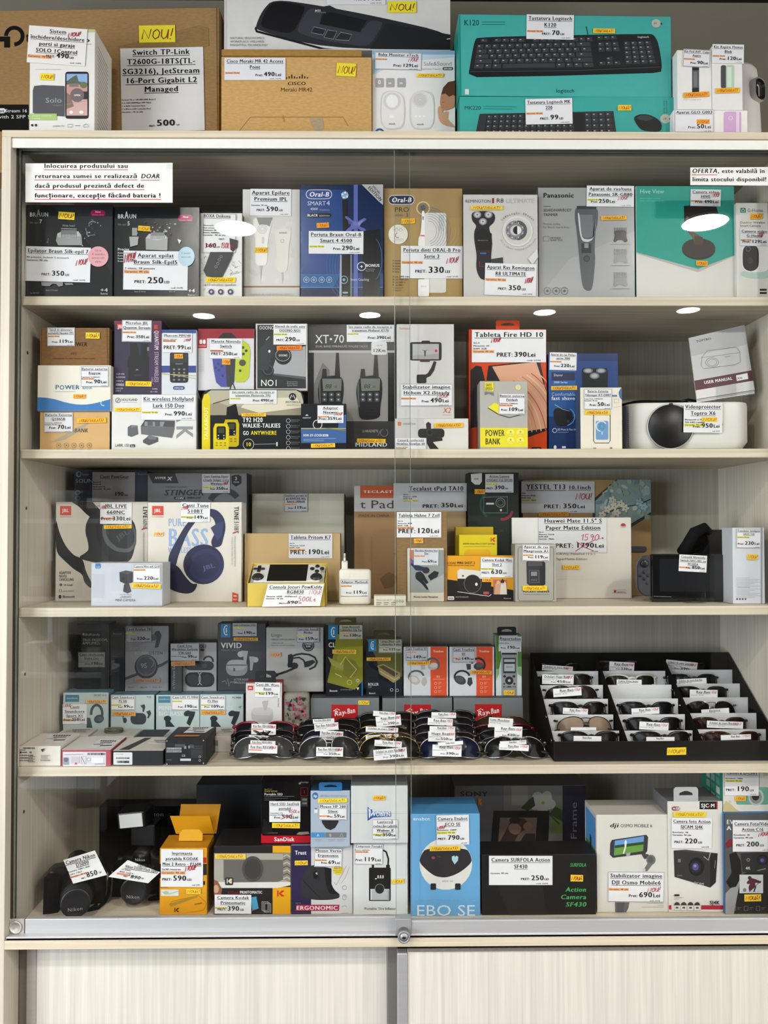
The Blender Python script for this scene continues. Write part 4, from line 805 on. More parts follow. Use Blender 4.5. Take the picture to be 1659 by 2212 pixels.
t = B('traffic_alarm_box', 'black carton with white border and a round black puck, tagged 290', (552,699,664,842), .05, .05, 'c9c9ca', WT)
t.R(556,702,661,839,'26272b'); t.P('586,806 602,755 660,748 661,814','a4a4a8'); t.P('586,806 661,814 661,820 583,809','55555a'); t.E(612,769,18,19,'16171a'); t.E(611,766,17,15,'26272b'); t.O(611,767,15.5,1,'aaa',13); t.T('OOONO',602,621,770,4.5,'ddd','b'); t.E(579,801,13,14,'1b1c20'); t.O(579,799,10,1.4,'55565c'); t.P('556,760 590,720 604,728 590,760 580,800 556,800','303238'); t.E(582,759,2.4,3,'ddd'); t.L('575,735 582,727',2,'999')
t.T('OOONO',560,592,712,7.5,'e8e8e8'); t.T('NO1',563,601,834,13.5,'f0f0f0')
for i, s in enumerate(('Speed cameras','Road hazards','Speed limits')): t.T(s,620,643,826+i*4,2.6,'aaa')
t.G(591,700,662,745,'Alarmă de trafic auto|OOONO NO1','290','U','y',th=4.6,ph=8,rot=.5); t.S(598,747,652,757,'NOUĂ/SIGILATĂ!','e88a38','a82818',-1)
t = B('radio_set_box', 'tall charcoal window carton with two black walkie-talkies and antennas, tagged 390', (665,700,853,976), .06, .06, '3a3a3c', Z2, m='gloss')
t.R(667,757,853,910,'8d8b88'); t.R(667,757,678,910,'17171a'); t.R(838,757,853,910,'1b1b1e'); t.P('667,757 853,757 853,762 667,762','b0aeaa'); t.P('678,830 697,783 712,800 712,908 678,908','6e6c6a'); t.P('775,860 790,840 800,905 780,908','77757a')
for x in (686,769):
    t.P([(x+40,762),(x+46,762),(x+50,830),(x+36,830)],'26272a'); t.P([(x+11,797),(x+19,797),(x+21,820),(x+8,820)],'26272a')
    t.P([(x+2,830),(x+8,815),(x+40,810),(x+56,818),(x+57,850),(x+52,880),(x+52,905),(x+8,908),(x+5,880),(x,850)],'1e1f22'); t.P([(x+2,830),(x+6,820),(x+8,880),(x+5,880)],'55575c'); t.P([(x+10,818),(x+52,818),(x+51,844),(x+12,845)],'6e716c'); t.T('88',x+16,x+30,839,9,'2a2c2a','i'); t.T('88',x+35,x+42,838,5,'4a4c4a','i')
    for r_ in range(2):
        for c_ in range(3): t.RR(x+10+c_*15,848+r_*11,x+20+c_*15,857+r_*11,2,'47494e'); t.E(x+15+c_*15,852.5+r_*11,1.8,1.8,'bbb')
    for k in range(4): t.L([(x+16,876+k*7),(x+46,875+k*7)],1,'2e2f33')
t.T('XT',681,711,742,18,'dcdcdc'); t.E(715,733,2.4,2.4,'dcdcdc'); t.T('70',720,744,741,17,'dcdcdc'); t.T('DUAL BAND PMR446/LPD WALKIE TALKIE',682,795,751,4.4,'b4b4b4'); t.RR(802,739,836,767,4,'cfcfcf'); t.T('up to',814,826,748,3.6,'666'); t.T('12Km',805,833,761,7,'4a4a4c','b')
t.T('2 HEADSETS',783,817,934,5.2,'b8b8b8'); t.A(830,935,8,-60,250,1,'888'); t.L('822,930 816,942',1,'888'); t.T('MIDLAND',767,837,965,8.5,'dcdcdc','b'); t.T('GET THE MESSAGE IN ACTION',785,836,970,2.4,'888')
t.G(749,702,851,739,'Set statie radio de receptie si|transmisie Midland XT70','390','E','y',th=4,ph=6); t.S(771,948,833,957,'NOU/SIGILATE!','ecc02a','a83818',1)
t = B('lens_adapter_box', 'small black and blue carton with a white ring label, tagged 359, before the walkie-talkie window', (650,872,748,976), .012, .035, '212327', Z2, m='gloss')
t.R(650,924,748,957,'44669c'); t.P('735,900 748,895 748,924 730,924','44669c'); t.T('NW-EF-EOSR',655,696,943,5.2,'d8e0ec','b'); t.R(697,938,709,943,'cdd6e4'); t.T('ABC',699,707,942.5,3.6,'44669c','b'); t.L('655,949 726,947',.8,'a8b8d0'); t.L('655,952 700,952',.8,'a8b8d0'); t.O(686,917,9.5,1.6,'cfcfcf'); t.T('neewer',654,672,904,4,'ddd'); t.P('659,898 663,895 667,898','ddd'); t.L('650,926 748,926',2,'b0a84a'); t.L('700,925 748,930',1.6,'8a8a3a')
t.G(686,876,742,914,'Adaptor|Neewer','359','E',th=5,ph=6,nou=(.66,.5,.28,.16)); t.S(672,958,724,967,'NOU/SIGILAT!','ecc43a','a83818',-1.5)
t = B('conference_camera_box', 'white and light grey carton with a black webcam, its tag half below the shelf edge', (853,904,1012,976), .03, .08, 'dad7d3', Z2)
t.P('853,904 915,904 925,976 853,976','c5c3c0'); t.RR(859,911,867,920,2,'c87a50'); t.T('newline',871,898,918,6,'6a6a6c')
t.P('920,915 925,911 931,915 931,926 921,926','2a2a2c'); t.RR(903,926,960,946,7,'232326'); t.E(928,934,8,8,'2e2e32'); t.E(928,934,4,4,'121214'); t.P('921,946 955,946 956,952 935,955 950,976 930,976 922,958','1f1f22'); t.T('NewEye 60',972,1005,975,3,'999')
p = t.G(854,947,920,972,'Cameră conferință|Newline NewEye 60','',spec='Rezolutie: 4K UHD',th=4,code=False); t.S(938,914,1000,924,'NOUĂ/SIGILATĂ!','ecbc3a','a84018',-1); NL = t
t = B('phone_stabilizer_box', 'white carton showing a phone on a black gimbal arm, tagged 490, on the webcam carton', (857,700,981,904), .035, .06, 'cdccca', NL)
t.T('hohem',863,887,712,5.5,'c88a5c'); t.RR(885,739,954,779,5,'2c2c2e'); t.R(891,743,948,776,'b2b2b4'); t.P('891,768 948,764 948,776 891,776','a0a0a2'); t.E(918,758,1.4,1.6,'444'); t.L('913,756 918,760 923,756',1,'444'); t.P('916,760 920,760 919,770 917,770','444'); t.E(942,758,3,3,'c8384a'); t.P('908,742 912,736 928,736 930,742','222'); t.P('906,776 930,776 928,782 908,782','4a3830')
t.P('937,780 943,782 938,800 930,812 914,820 908,816 924,806 931,795','2e2e30'); t.RR(900,809,921,828,3,'2a2a2c'); t.T('X2',956,974,892,11,'c8663c','i'); t.T('iSTEADY',956,974,898,2.8,'d8a890')
t.G(865,829,977,878,'Stabilizator imagine|Hohem X2 iSteady','490','L',nou=(.7,.55,.22,.15),border=True,th=6.6,ph=8.6)
t = B('tablet_box', 'tall orange carton with hang tab and black tablet picture, tagged 390', (1013,711,1181,975), .06, .05, 'cb4418', Z2, m='gloss', side='9a2a14')
t.P('1013,711 1020,711 1018,975 1013,975','b03418'); t.P('1016,800 1028,790 1040,792 1050,830 1040,920 1016,925','1e1a1c'); t.P('1055,790 1166,778 1181,850 1181,930 1140,945 1040,900','1c191b'); t.P('1063,792 1158,782 1181,848 1181,925 1140,931','d8a184')
for i in range(12): t.A(1050,950,70+i*10,-75+i*2,-8,2.2,('c67a62','e2c09c','b85a50','dcae8a')[i%4],95+i*8)
t.T('fire',1031,1040,975,6,'f0d8c8','b'); t.RR(1148,966,1169,976,2,'1e1a1c'); t.T('64 GB',1151,1166,973,4,'ddd','b')
t.G(1019,713,1179,783,'Tableta Fire HD 10','390','P',spec='Wi-fi|Memorie: 64|RAM: 3GB',th=9.5,ph=9.5,nou=(.26,.36,.12,.13)); t.tab(1071,692,1122,711,'c8401a')
t = B('power_bank_box', 'grey and yellow carton with large bank lettering, tagged 109, before the orange carton', (1037,823,1140,975), .015, .045, 'b4b1aa', Z2, side='9a978f')
t.R(1037,924,1140,966,'e6d82a'); t.T('POWER',1048,1090,942,13,'2a2a22','b'); t.T('BANK',1048,1081,960,13,'2a2a22','b')
for x in (1103,1124):
    for y in (934,951): t.E(x,y,8,7,'f0e868'); t.L([(x-5,y+4),(x+5,y+4)],1,'a89c30'); t.E(x,y-1,2,2,'a89c30')
t.P('1047,826 1066,826 1066,846 1047,843','e6d82a'); t.T('SAFE',1049,1062,835,6,'4a4620','b'); t.T('SPEED',1048,1064,843,6,'4a4620','b'); t.P('1047,846 1066,848 1066,855 1056,850 1047,854','7a7872'); t.P('1054,880 1068,870 1078,874 1078,895','e8dc30'); t.L('1054,881 1078,896 1100,902 1125,896',1.4,'333'); t.E(1119,837,6,6,'d8d4b8'); t.P('1117,838 1121,832 1120,837 1122,837 1117,843','e0d42a')
t.G(1077,850,1134,896,'Baterie externa|Paidash','109','L',spec='Capacitate: 27000mAh',rot=1,border=True,th=4.4,ph=7)
t = B('shaver_box', 'dark blue carton with a rotary shaver head, tagged 220', (1185,763,1336,973), .06, .06, '24437e', Z2, m='gloss', side='15284e')
t.P('1185,763 1243,763 1243,973 1185,973','2a5a9c'); t.R(1250,763,1336,780,'1a3468'); t.P('1185,900 1336,900 1336,973 1185,973','1d3566'); t.R(1191,804,1242,822,'2a3050'); t.T('Shaver',1196,1216,813,5.5,'b8c4dc'); t.T('3000 Series',1196,1226,828,4.4,'b8c8e0','b'); t.T('Comfortable',1191,1243,855,7,'a8c4e4'); t.T('fast shave',1191,1242,864,7.4,'e4ecf6','b')
t.P('1195,886 1205,880 1235,886 1238,905 1228,915 1226,921 1202,921 1200,912 1196,905','1e2026'); t.A(1222,900,19,-60,80,1.6,'6aa8e0'); t.L('1198,874 1215,884 1230,888',1,'a8c8e8'); t.E(1227,910,3,4,'3a3c44'); t.O(1198,930,4.5,1,'c8d4e8'); t.T('5D Pivot & Flex Head',1204,1250,930,4.2,'c8d4e8'); t.L('1204,934 1228,934',.8,'8aa4cc'); t.E(1199,966,3,4,'dde'); t.R(1214,964,1222,968,'dde')
t.P('1257,800 1260,795 1310,795 1313,802 1312,838 1258,838','1c1e24')
for x, y in ((1270,801),(1298,801),(1284,812)): t.E(x,y,10.5,5.5 if y<805 else 7,'6e7078'); t.E(x,y,7,3.5 if y<805 else 4.5,'a4a6ac')
t.G(1187,762,1245,800,'Aparat de ras Philips|series 3000','220','L',rot=1.5,th=4.2,ph=6.5); t.S(1190,834,1246,843,'NOU/SIGILAT!','e8b84a','8a3818',-1)
t = B('power_bank_box', 'white carton with a phone and blue magnetic bank picture, tagged 50', (1254,837,1344,973), .02, .04, 'e6dfd0', Z2, side='44506a')
t.P('1344,837 1344,864 1338,858 1336,848 1340,840','44679e'); t.R(1322,853,1333,857,'4a78a8'); t.L('1282,896 1282,952 1285,957 1315,957 1318,952 1318,896',1.6,'3a4048'); t.RR(1287,909,1314,950,3,'6a98c4'); t.A(1299,921,11,100,330,2.4,'c8dae8'); t.E(1300,921,8,8,'5a8ab8'); t.R(1299,918,1301,924,'6ab08a'); t.R(1299,932,1302,939,'b4cce0')
t.L('1327,862 1336,862 1336,870 1327,870',.8,'888',True); t.L('1326,880 1340,878',.8,'aaa'); t.T('MagSafe',1264,1280,971,2.6,'aaa'); t.R(1281,967,1288,971,'9a988a'); t.E(1320,968,3,2,'77756a')
t.G(1261,840,1321,885,'Baterie Externa|Yilsonger KT-D007','50','L',spec='Capacitate: 10000mAh',hl='',border=True,th=4.4,ph=7.5); t.S(1263,887,1317,896,'NOUĂ/SIGILATĂ!','f0c83a','b83818',.5)
# projector
Y0 = .03; a = unp(1364, 968, Y0); b_ = unp(1631, 864, Y0); w = b_.x-a.x; h = unp(1500, 866, Y0).z-Z2
e = empty('video_projector', ((a.x+b_.x)/2, Y0+.02, Z2+.0006), 'white rounded video projector with a black lens cap, tagged 950, at the right', 'projector', None, (0, 0, math.radians(-4)))
def rrect(w, d, r, n=8): return [(sx*(w/2-r)+r*math.cos(math.radians(a0+k*90/n)), sy*(d/2-r)+r*math.sin(math.radians(a0+k*90/n))) for sx, sy, a0 in ((1,1,0),(-1,1,90),(-1,-1,180),(1,-1,270)) for k in range(n+1)]
D = .19; pts = rrect(w, D, .035)
def loft(mb, rings, col, capb=True, smooth=True):
    n = len(rings[0]); vs = [p for rg in rings for p in rg]; fs = []
    for i in range(len(rings)-1):
        for k in range(n): fs.append((i*n+k, i*n+(k+1) % n, (i+1)*n+(k+1) % n, (i+1)*n+k))
    mb.add(vs, fs, col, smooth); mb.add([p for p in rings[0]], [tuple(range(n))[::-1]], col); mb.add([p for p in rings[-1]], [tuple(range(n))], col)
mb = MB(); ring = lambda s, z: [(x*s, y*s+D/2, z) for x, y in pts]
loft(mb, [ring(.93, .006), ring(1, .02), ring(1, h-.006), ring(.99, h-.001), ring(.97, h)], 'e3e2de'); link('housing', mb, 'plastic', e)
mb = MB(); loft(mb, [ring(.9, .001), ring(.93, .0058)], 'cac8c2'); link('underside', mb, 'plastic', e)
zc = h*.5; xc = unp(1456, 912, Y0).x-(a.x+b_.x)/2
mb = MB(); mb.lathe([(.049, .001), (.049, -.004), (.046, -.004), (.046, .0)], 'c2c2c2', 'y', (xc, 0, zc), n=48); link('lens_ring', mb, 'alu', e)
mb = MB(); mb.lathe([(.0465, -.001), (.0465, -.005), (.045, -.0065), (0, -.0065)], '1a1a1c', 'y', (xc, 0, zc), n=48); mb.box(xc-.003, xc+.005, -.0062, -.002, zc+.044, zc+.05, '1a1a1c', .001); link('lens_cap', mb, 'plastic', e)
mb = MB(); mb.lathe([(.006, .0005), (.006, -.0008), (0, -.0008)], '141416', 'y', (unp(1562, 912, Y0).x-(a.x+b_.x)/2, 0, zc+.004)); link('sensor', mb, 'shiny', e)
mb = MB()
for k in range(16): mb.box(-w/2-.001, -w/2+.004, .05, .15, .012+k*(h-.03)/16, .014+k*(h-.03)/16, '55544f', 0, 1)
for k in range(16): mb.box(-w/2+.006, -w/2+.0066, .0106, .018, .012+k*(h-.03)/16, .014+k*(h-.03)/16, '55544f', 0, 1, Matrix.Translation((0, 0, 0)))
link('vent', mb, 'plastic', e)
mb = MB(); mb.lathe([(.012, 0), (.012, .002), (.009, .006), (0, .006)], 'd8d8d8', 'z', (.0, .02, -.0002)); link('foot', mb, 'plastic', e)
p = Print(Vector((e.location.x, Y0+.012, Z2)), Matrix.Rotation(math.radians(-2), 3, 'Z')); q = p.uv([(1477,870),(1476,934),(1560,935),(1561,870)])
p.mb.add([(u, -.0004, v) for u, v in q], [(0,1,2,3)], 'e4e4e6'); p.n = 6
tag_print(p, 1477,870,1560,935,'Videoproiector|Toptro X6','950','L','y',spec='Bluetooth si Wi-Fi|720 6402 Lumeni',th=7.4,ph=8.5); p.R(1515,902,1549,911,'ecc83a'); p.H('NOU!',1518,1546,910,7,'b84818',1.1)
o = link('price_tag', p.mb, 'paper', e); o.matrix_parent_inverse = (Matrix.Translation(e.location) @ Matrix.Rotation(math.radians(-4), 4, 'Z')).inverted(); o.matrix_basis = Matrix.Translation(p.loc) @ p.M3.to_4x4()
PTOP = e.location.z+h
# folded black pouch with a red plug on the projector
a = unp(1352, 878, .12)
e = empty('cable_pouch', (a.x+.07, .12, PTOP+.0008), 'black crumpled cable pouch with a small red plug lying on the projector', 'pouch')
mb = MB(); bm = bmesh.new(); bmesh.ops.create_uvsphere(bm, u_segments=28, v_segments=12, radius=1)
for v in bm.verts:
    k = 1+.18*math.sin(v.co.x*5+v.co.y*3)+.12*math.sin(v.co.y*9); v.co = Vector((v.co.x*.065*k, v.co.y*.03, max(v.co.z*.008*k, -.006)+.006))
mb.bm(bm, '1c1c1e', True); link('pouch', mb, 'fabric', e)
mb = MB(); mb.tube([(.03, -.01, .006), (.06, -.025, .012), (.085, -.02, .009)], .003, '151517'); link('cable', mb, 'plastic', e)
mb = MB(); mb.lathe([(.0045, 0), (.0055, .004), (.0055, .014), (.003, .016)], 'c04438', 'x', (.083, -.02, .0065)); link('plug', mb, 'plastic', e)
# user manual leaning on the wall side, tilted in its plane
loc = Vector((unp(1562, 860, .06).x, .06, PTOP+.001)); ang = math.radians(11)
Rm = Matrix.Rotation(math.radians(-6), 3, 'X') @ Matrix.Rotation(-ang*0, 3, 'Y')
e = empty('user_manual', loc, 'grey and maroon printed booklet standing askew on the projector, clipped open', 'booklet', None, (math.radians(-6), 0, 0))
p = Print(loc, Rm); C4 = [(1488,730),(1608,702),(1630,842),(1505,862)]; q = p.uv(C4); mb = p.mb
def leaf(mb, q, y0, y1, c):
    n = len(q); mb.add([(u, y0, v) for u, v in q]+[(u, y1, v) for u, v in q], [tuple(range(n))[::-1], tuple(range(n, 2*n))]+[(i, (i+1) % n, n+(i+1) % n, n+i) for i in range(n)], c)
leaf(mb, q, 0, .0006, 'c3c4c6'); p.n = 1
f = lambda u, v: tuple((np.array(C4[0])*(1-u)+np.array(C4[1])*u)*(1-v)+(np.array(C4[3])*(1-u)+np.array(C4[2])*u)*v)
def Q(c, *uv): p.P([f(*k) for k in uv], c)
Q('b2b4b7', (0,0),(1,0),(1,.3),(0,.3)); Q('552a30', (0,.70),(1,.70),(1,.86),(0,.86)); Q('dcdcdc', (0,.86),(1,.86),(1,1),(0,1))
p.T('TOPTRO',1504,1537,740,4.6,'3a3a3e','b',-11); p.T('USER MANUAL',1521,1583,830,6.4,'eee','b',-9); Q('e8e8e8', (.72,.735),(.92,.73),(.92,.82),(.72,.825)); p.T('X6',1592,1604,820,4.5,'666','b',-9)
p.L('1516,772 1527,758 1590,750 1598,760 1599,782 1588,788 1520,797 1514,790',.9,'77777b',True); p.L('1514,773 1597,762',.8,'8a8a8e'); p.O(1538,783,14,.9,'88888c',10); p.O(1538,783,10,.7,'88888c',7); p.T('TOPTRO',1565,1579,773,2.4,'777','',-8)
link('cover', mb, 'card', e)
mb = MB()
for k in range(6):
    q2 = [(u+.0012*k, v-.003*(k % 3)) for u, v in q]; leaf(mb, q2, .0012+.0022*k, .0022+.0022*k, ('e8e8e6','d2d2d0')[k % 2])
link('pages', mb, 'paper', e)
q = p.uv([(1545,836),(1589,830),(1590,866),(1546,868)]); mb = MB(); leaf(mb, q, -.003, -.0024, 'fff'); link('clip', mb, 'film', e, )
# ---------------------------------------------------------------- third shelf
def jbl(t, x, y, w=24, h=20): t.R(x,y,x+w,y+h,'cf4230'); t.T('JBL',x+w*.2,x+w*.8,y+h*.66,h*.36,'f4e8e4','b'); t.T('by HARMAN',x,x+w,y+h+4.5,2.4,'c06a5c')
t = B('gaming_headset_box', 'dark grey headset carton with angular white title, tagged 350, behind the two white headphone cartons', (318,1022,533,1268), .2, .07, '77787c', Z3, m='card', side='3a3b40')
t.P('318,1022 378,1022 386,1044 330,1044','2a2b30'); t.T('HYPER',334,358,1035,5,'ddd','bi'); t.T('X',360,371,1038,8,'e4e4e4','bi'); t.T('HYPERX CLOUD',357,405,1054,4,'55565c'); t.T('STINGER',354,440,1070,12,'2a2b30','bi'); t.RR(376,1073,400,1079,1,'222'); t.T('CORE',379,397,1078,4,'ddd','bi'); t.T('WIRELESS',403,434,1077.5,4,'333','bi')
t.A(485,1100,35,-150,-40,12,'3a3b40',40); t.P('500,1029 507,1026 516,1026 521,1030 521,1044 510,1051 501,1045','222328'); t.T('2',507,513,1037,7,'ddd'); t.T('YEAR',504,517,1043,3,'ccc')
t.G(437,1024,497,1065,'Casti Gaming Hyper|Cloudy Stinger Core|Wireless','350','L','y',th=4.4,ph=5.6,nou=(.72,.5,.2,.14),c='c4c4c8')
t = B('portable_speaker_box', 'dark blue carton with round icons behind a big grey sheet tagged 190', (160,1018,318,1262), .21, .06, '262a40', Z3, side='15172a')
t.P('160,1018 212,1018 212,1262 160,1262','2b3c52'); t.E(170,1024,6,7,'8aa0b4'); t.E(171,1024,3,4,'2b3c52'); t.T('bitmi',178,192,1027,4.6,'8aa0b4'); t.T('SOUND',163,212,1043,8.5,'9aaabc'); t.RR(166,1044,193,1060,3,'2a2440'); t.O(168,1064,4.5,1,'8aa0b4'); t.O(168,1076,4.5,1,'8aa0b4'); t.R(290,1022,318,1200,'2a2d44'); t.T('Bluetooth',298,318,1026,4,'77809a')
p = t.flat('price_sheet',200,1020,292,1083,'a2a2a6',.5); p.T('Casti PomGear',216,279,1033,6.2,'26262a','bu')
for i in range(4): p.T(('Bluetooth','Autonomie 40h','Raza de actiune 10m','Garantie: 90 zile')[i],201,(219,219,228,239)[i],1043+i*5,2.8,'333','b')
p.T('190',248,268,1071,8.5,'26262a','b'); p.T('Lei',270,277,1071,4,'26262a','b')
t = B('headphone_box', 'white carton with a large black over-ear headphone, tagged 330', (120,1084,319,1299), None, .07, 'd6d0c6', Z3)
t.P('158,1084 192,1084 215,1110 238,1150 228,1180 196,1195 150,1178 120,1192 120,1140 123,1100 135,1084','d6d0c6')
t.P('120,1115 128,1150 142,1180 160,1200 172,1204 180,1210 186,1236 200,1262 196,1272 182,1258 178,1240 160,1230 140,1212 120,1192','1f1f21'); t.P('155,1084 200,1084 215,1100 196,1118 186,1110 170,1094','232325')
t.P('186,1130 196,1112 215,1098 250,1100 285,1120 295,1150 290,1190 282,1212 250,1222 212,1216 180,1210 170,1203 182,1196 192,1188 190,1170 184,1150','27272a'); t.P('206,1130 224,1108 262,1105 290,1125 296,1155 288,1200 260,1218 230,1205 210,1170','19191b'); t.P('222,1130 250,1110 280,1120 295,1150 294,1180 280,1194 250,1192 228,1175 220,1150','55565a'); t.P('230,1130 252,1114 278,1122 291,1150 289,1176 276,1186 254,1184 236,1168 228,1150','232326'); t.T('JBL',255,286,1168,11,'48494e','b',-33); t.T('LIVE',207,222,1098,5,'77777b','b',-20)
jbl(t,130,1093); t.T('LIVE',309,309+26,1094,9,'1f1f21','b',90); t.T('660NC',309,309+22,1121,9,'4a4a4c','',90); t.L('306,1144 317,1140',2.4,'c02838'); t.T('WIRELESS OVER-EAR NOISE CANCELLING HEADPHONES',309,309+70,1150,3.4,'8a8680','',90)
for i, s in enumerate(('ADAPTIVE','NOISE','CANCELLING')): t.T(s,128,(154,145,160)[i],1240+i*7.2,5.6,'222','b')
t.T('Ok Google',138,158,1265,3.6,'444','b'); t.E(132,1263,3,3,'666'); t.O(131,1276,3,1,'777'); t.T('alexa built-in',137,160,1278,3.4,'777'); t.E(130,1289,3,4,'222'); t.T('Bluetooth',136,162,1291,5,'222','b')
t.G(217,1086,285,1132,'JBL LIVE|660NC','330','E',rot=.6,th=7,ph=8,nou=(.02,.22,.17,.16)); t.S(225,1134,285,1142,'NOU/SIGILATE!','ecc83a','a84818',-1)
t = B('headphone_box', 'white carton with navy on-ear headphones and big light blue bass lettering, tagged 149', (319,1085,522,1301), None, .06, 'd9d4cb', Z3)
t.T('PURE',363,402,1137,17,'93acd0','b'); t.T('BASS',362,451,1180,38,'93acd0','b'); t.T('WIRELESS',363,413,1194,11.5,'93acd0','b')
t.P('452,1098 470,1102 484,1118 488,1140 482,1165 478,1180 460,1184 455,1170 465,1150 466,1130 458,1116 440,1108','2c3050'); t.P('452,1098 458,1108 428,1120 405,1150 385,1200 380,1225 364,1224 364,1200 380,1170 400,1135 425,1108','2a2e4c'); t.P('362,1215 385,1222 400,1245 415,1262 428,1260 420,1278 405,1283 385,1280 366,1272 362,1260','22263f'); t.E(440,1219,44,43,'282c48',-20); t.E(446,1222,38,36,'30345a',-20); t.E(444,1223,30,28,'2a2e50',-20); t.T('JBL',440,466,1232,9,'5a618c','b',-15); t.P('400,1215 412,1200 416,1215 405,1240','1f2339'); t.P('455,1140 470,1130 484,1125 480,1155 470,1168','3b4066')
jbl(t,329,1093); t.T('TUNE',506,506+30,1094,9.5,'1f1f21','b',90); t.T('510BT',506,506+26,1126,9.5,'4a4a4c','',90); t.L('503,1152 513,1148',2.4,'c02838'); t.T('WIRELESS ON-EAR HEADPHONES PURE BASS',506,506+66,1158,3.2,'8a8680','',90); t.T('CASQUE SUPRA-AURAL SANS FIL',500,500+60,1160,3.2,'9a968e','',90)
t.P('502,1279 514,1283 514,1301 502,1301','cf4230'); t.T('40h',504,512,1289,3.4,'eee','b'); t.T('MULTI',504,512,1296,2.6,'eee','b')
t.G(391,1085,454,1128,'Casti Tune|510BT','149','L','y',rot=1,th=6.6,ph=6.6,nou=(.03,.3,.22,.17)); t.S(333,1149,353,1158,'NOU!','f0cc8a','b84818',1)
t = B('mini_camera_box', 'low pale blue grey carton with a tiny cube camera, before the headphone cartons', (197,1216,351,1310), None, .06, 'bcc2cc', Z3, side='c8ccd2')
t.RR(206,1217,218,1228,2,'4a72a8'); t.T('wifi',208,216,1226,2.6,'cde'); t.R(200,1240,225,1292,'b2b8c2')
t.P('258,1236 272,1232 288,1235 287,1258 272,1262 259,1256','2a2a2e'); t.P('258,1236 272,1232 288,1235 274,1241','44444a'); t.P('268,1262 279,1260 284,1278 276,1282 266,1278','333338'); t.E(266,1250,3,4,'111'); t.L('260,1284 284,1284 284,1291 260,1291',.8,'55585e',True); t.T('Model: Q18',262,282,1289.5,3,'44474c'); t.T('MINI CAMERA',249,293,1299,5.2,'5a5d64')
t.G(288,1219,347,1259,'Camera Mini wifi Q18','220','L',border=True,th=4.6,ph=6.8); t.S(285,1260,348,1271,'NOUĂ/SIGILATĂ!','ecc840','a03818',2)
t = B('neck_fan_box', 'pale grey carton with a small tag 119, behind the kraft tablet carton', (544,1066,744,1295), .22, .06, 'b4b1a4', Z3, side='77746a')
t.G(614,1066,665,1106,'Ventilator portabil de|gat KENSUXA NF6,|Baterie: 3400mAh','119','L',border=True,th=3.8,ph=5.6,c='b8bac0')
t.R(690,1075,742,1130,'bab7aa')
t = B('tablet_box', 'kraft tablet carton tagged 190 behind the yellow console carton', (528,1152,735,1299), None, .05, 'b89c6e', Z3, m='card', side='8a7048')
t.G(624,1153,718,1206,'Tableta Pritom K7','190','P',spec='Wi-fi|Memorie: 32GB|RAM: 2GB',th=7,ph=9.5,c='cfd0d4')
# game console in an open yellow carton
e0 = unp(622, 1311, .02); x0, x1 = unp(533, 1300, .012).x, unp(703, 1300, .012).x
e = empty('game_console', ((x0+x1)/2, .012, Z3+.0004), 'white handheld game console leaning in an open yellow carton, its price 590 struck out', 'game console')
w = (x1-x0)/2; mb = MB(); hh = unp(620, 1260, .012).z-Z3; Dp = .075; hb = unp(620, 1217, .012+Dp).z-Z3
mb.box(-w, w, 0, .0012, 0, hh, 'd9bd55'); mb.box(-w, w, Dp, Dp+.0012, 0, hb, 'd9bd55')
for s in (-1, 1):
    X = s*w; mb.add([(X,0,0),(X,Dp,0),(X,Dp,hb),(X,0,hh),(X-s*.0012,0,0),(X-s*.0012,Dp,0),(X-s*.0012,Dp,hb),(X-s*.0012,0,hh)], [(0,1,2,3),(7,6,5,4),(3,2,6,7),(0,3,7,4),(1,5,6,2)], 'd4b84e')
link('open_carton', mb, 'card', e)
tl = math.atan2(hb-hh, Dp-.012); M = Matrix.Translation((0, .006, hh-.004)) @ Matrix.Rotation(tl, 4, 'X')
L = math.hypot(Dp-.014, hb-hh-.004); mb = MB(); cw = w-.012
mb.box(-w+.004, w-.004, 0, L, -.004, -.0008, 'e0ddd2', 0, 1, M); link('inner_tray', mb, 'card', e)
mb = MB(); mb.box(-cw, cw, .002, L-.004, -.001, .008, 'dcdad6', .003, 3, M); sh = link('console_body', mb, 'plastic', e)
mb = MB(); mb.box(-.041, .041, .003, L-.006, .0075, .0083, '121214', 0, 1, M); link('screen', mb, 'shiny', e)
mb = MB(); px_ = -.062; py = L*.66
mb.box(px_-.012, px_+.012, py-.0036, py+.0036, .008, .0105, '222', .001, 1, M); mb.box(px_-.0036, px_+.0036, py-.012, py+.012, .008, .0105, '222', .001, 1, M); link('direction_pad', mb, 'plastic', e)
for dx, dy in ((0,.0095),(0,-.0095),(.0105,0),(-.0105,0)):
    mb = MB(); mb.lathe([(.0046, .008), (.0046, .0105), (.003, .011), (0, .011)], '222', 'z', (.061+dx, py+dy, 0), n=16, M=M); link('button', mb, 'plastic', e)
for s in (-1, 1):
    mb = MB(); mb.lathe([(.0125, .0078), (.0125, .0086), (.0095, .0088), (.0098, .012), (.006, .0115), (0, .0112)], '2a2a2c', 'z', (s*.061, L*.24, 0), n=24, M=M); link('thumb_stick', mb, 'plastic', e)
p = Print(Vector((e.location.x, -.003, Z3+.003)), Matrix.Rotation(math.radians(-10), 3, 'X')); q = p.uv([(579,1262),(566,1311),(691,1309),(700,1262)])
p.mb.add([(u, -.0004, v) for u, v in q], [(0,1,2,3)], 'e6e6e8'); p.n = 6
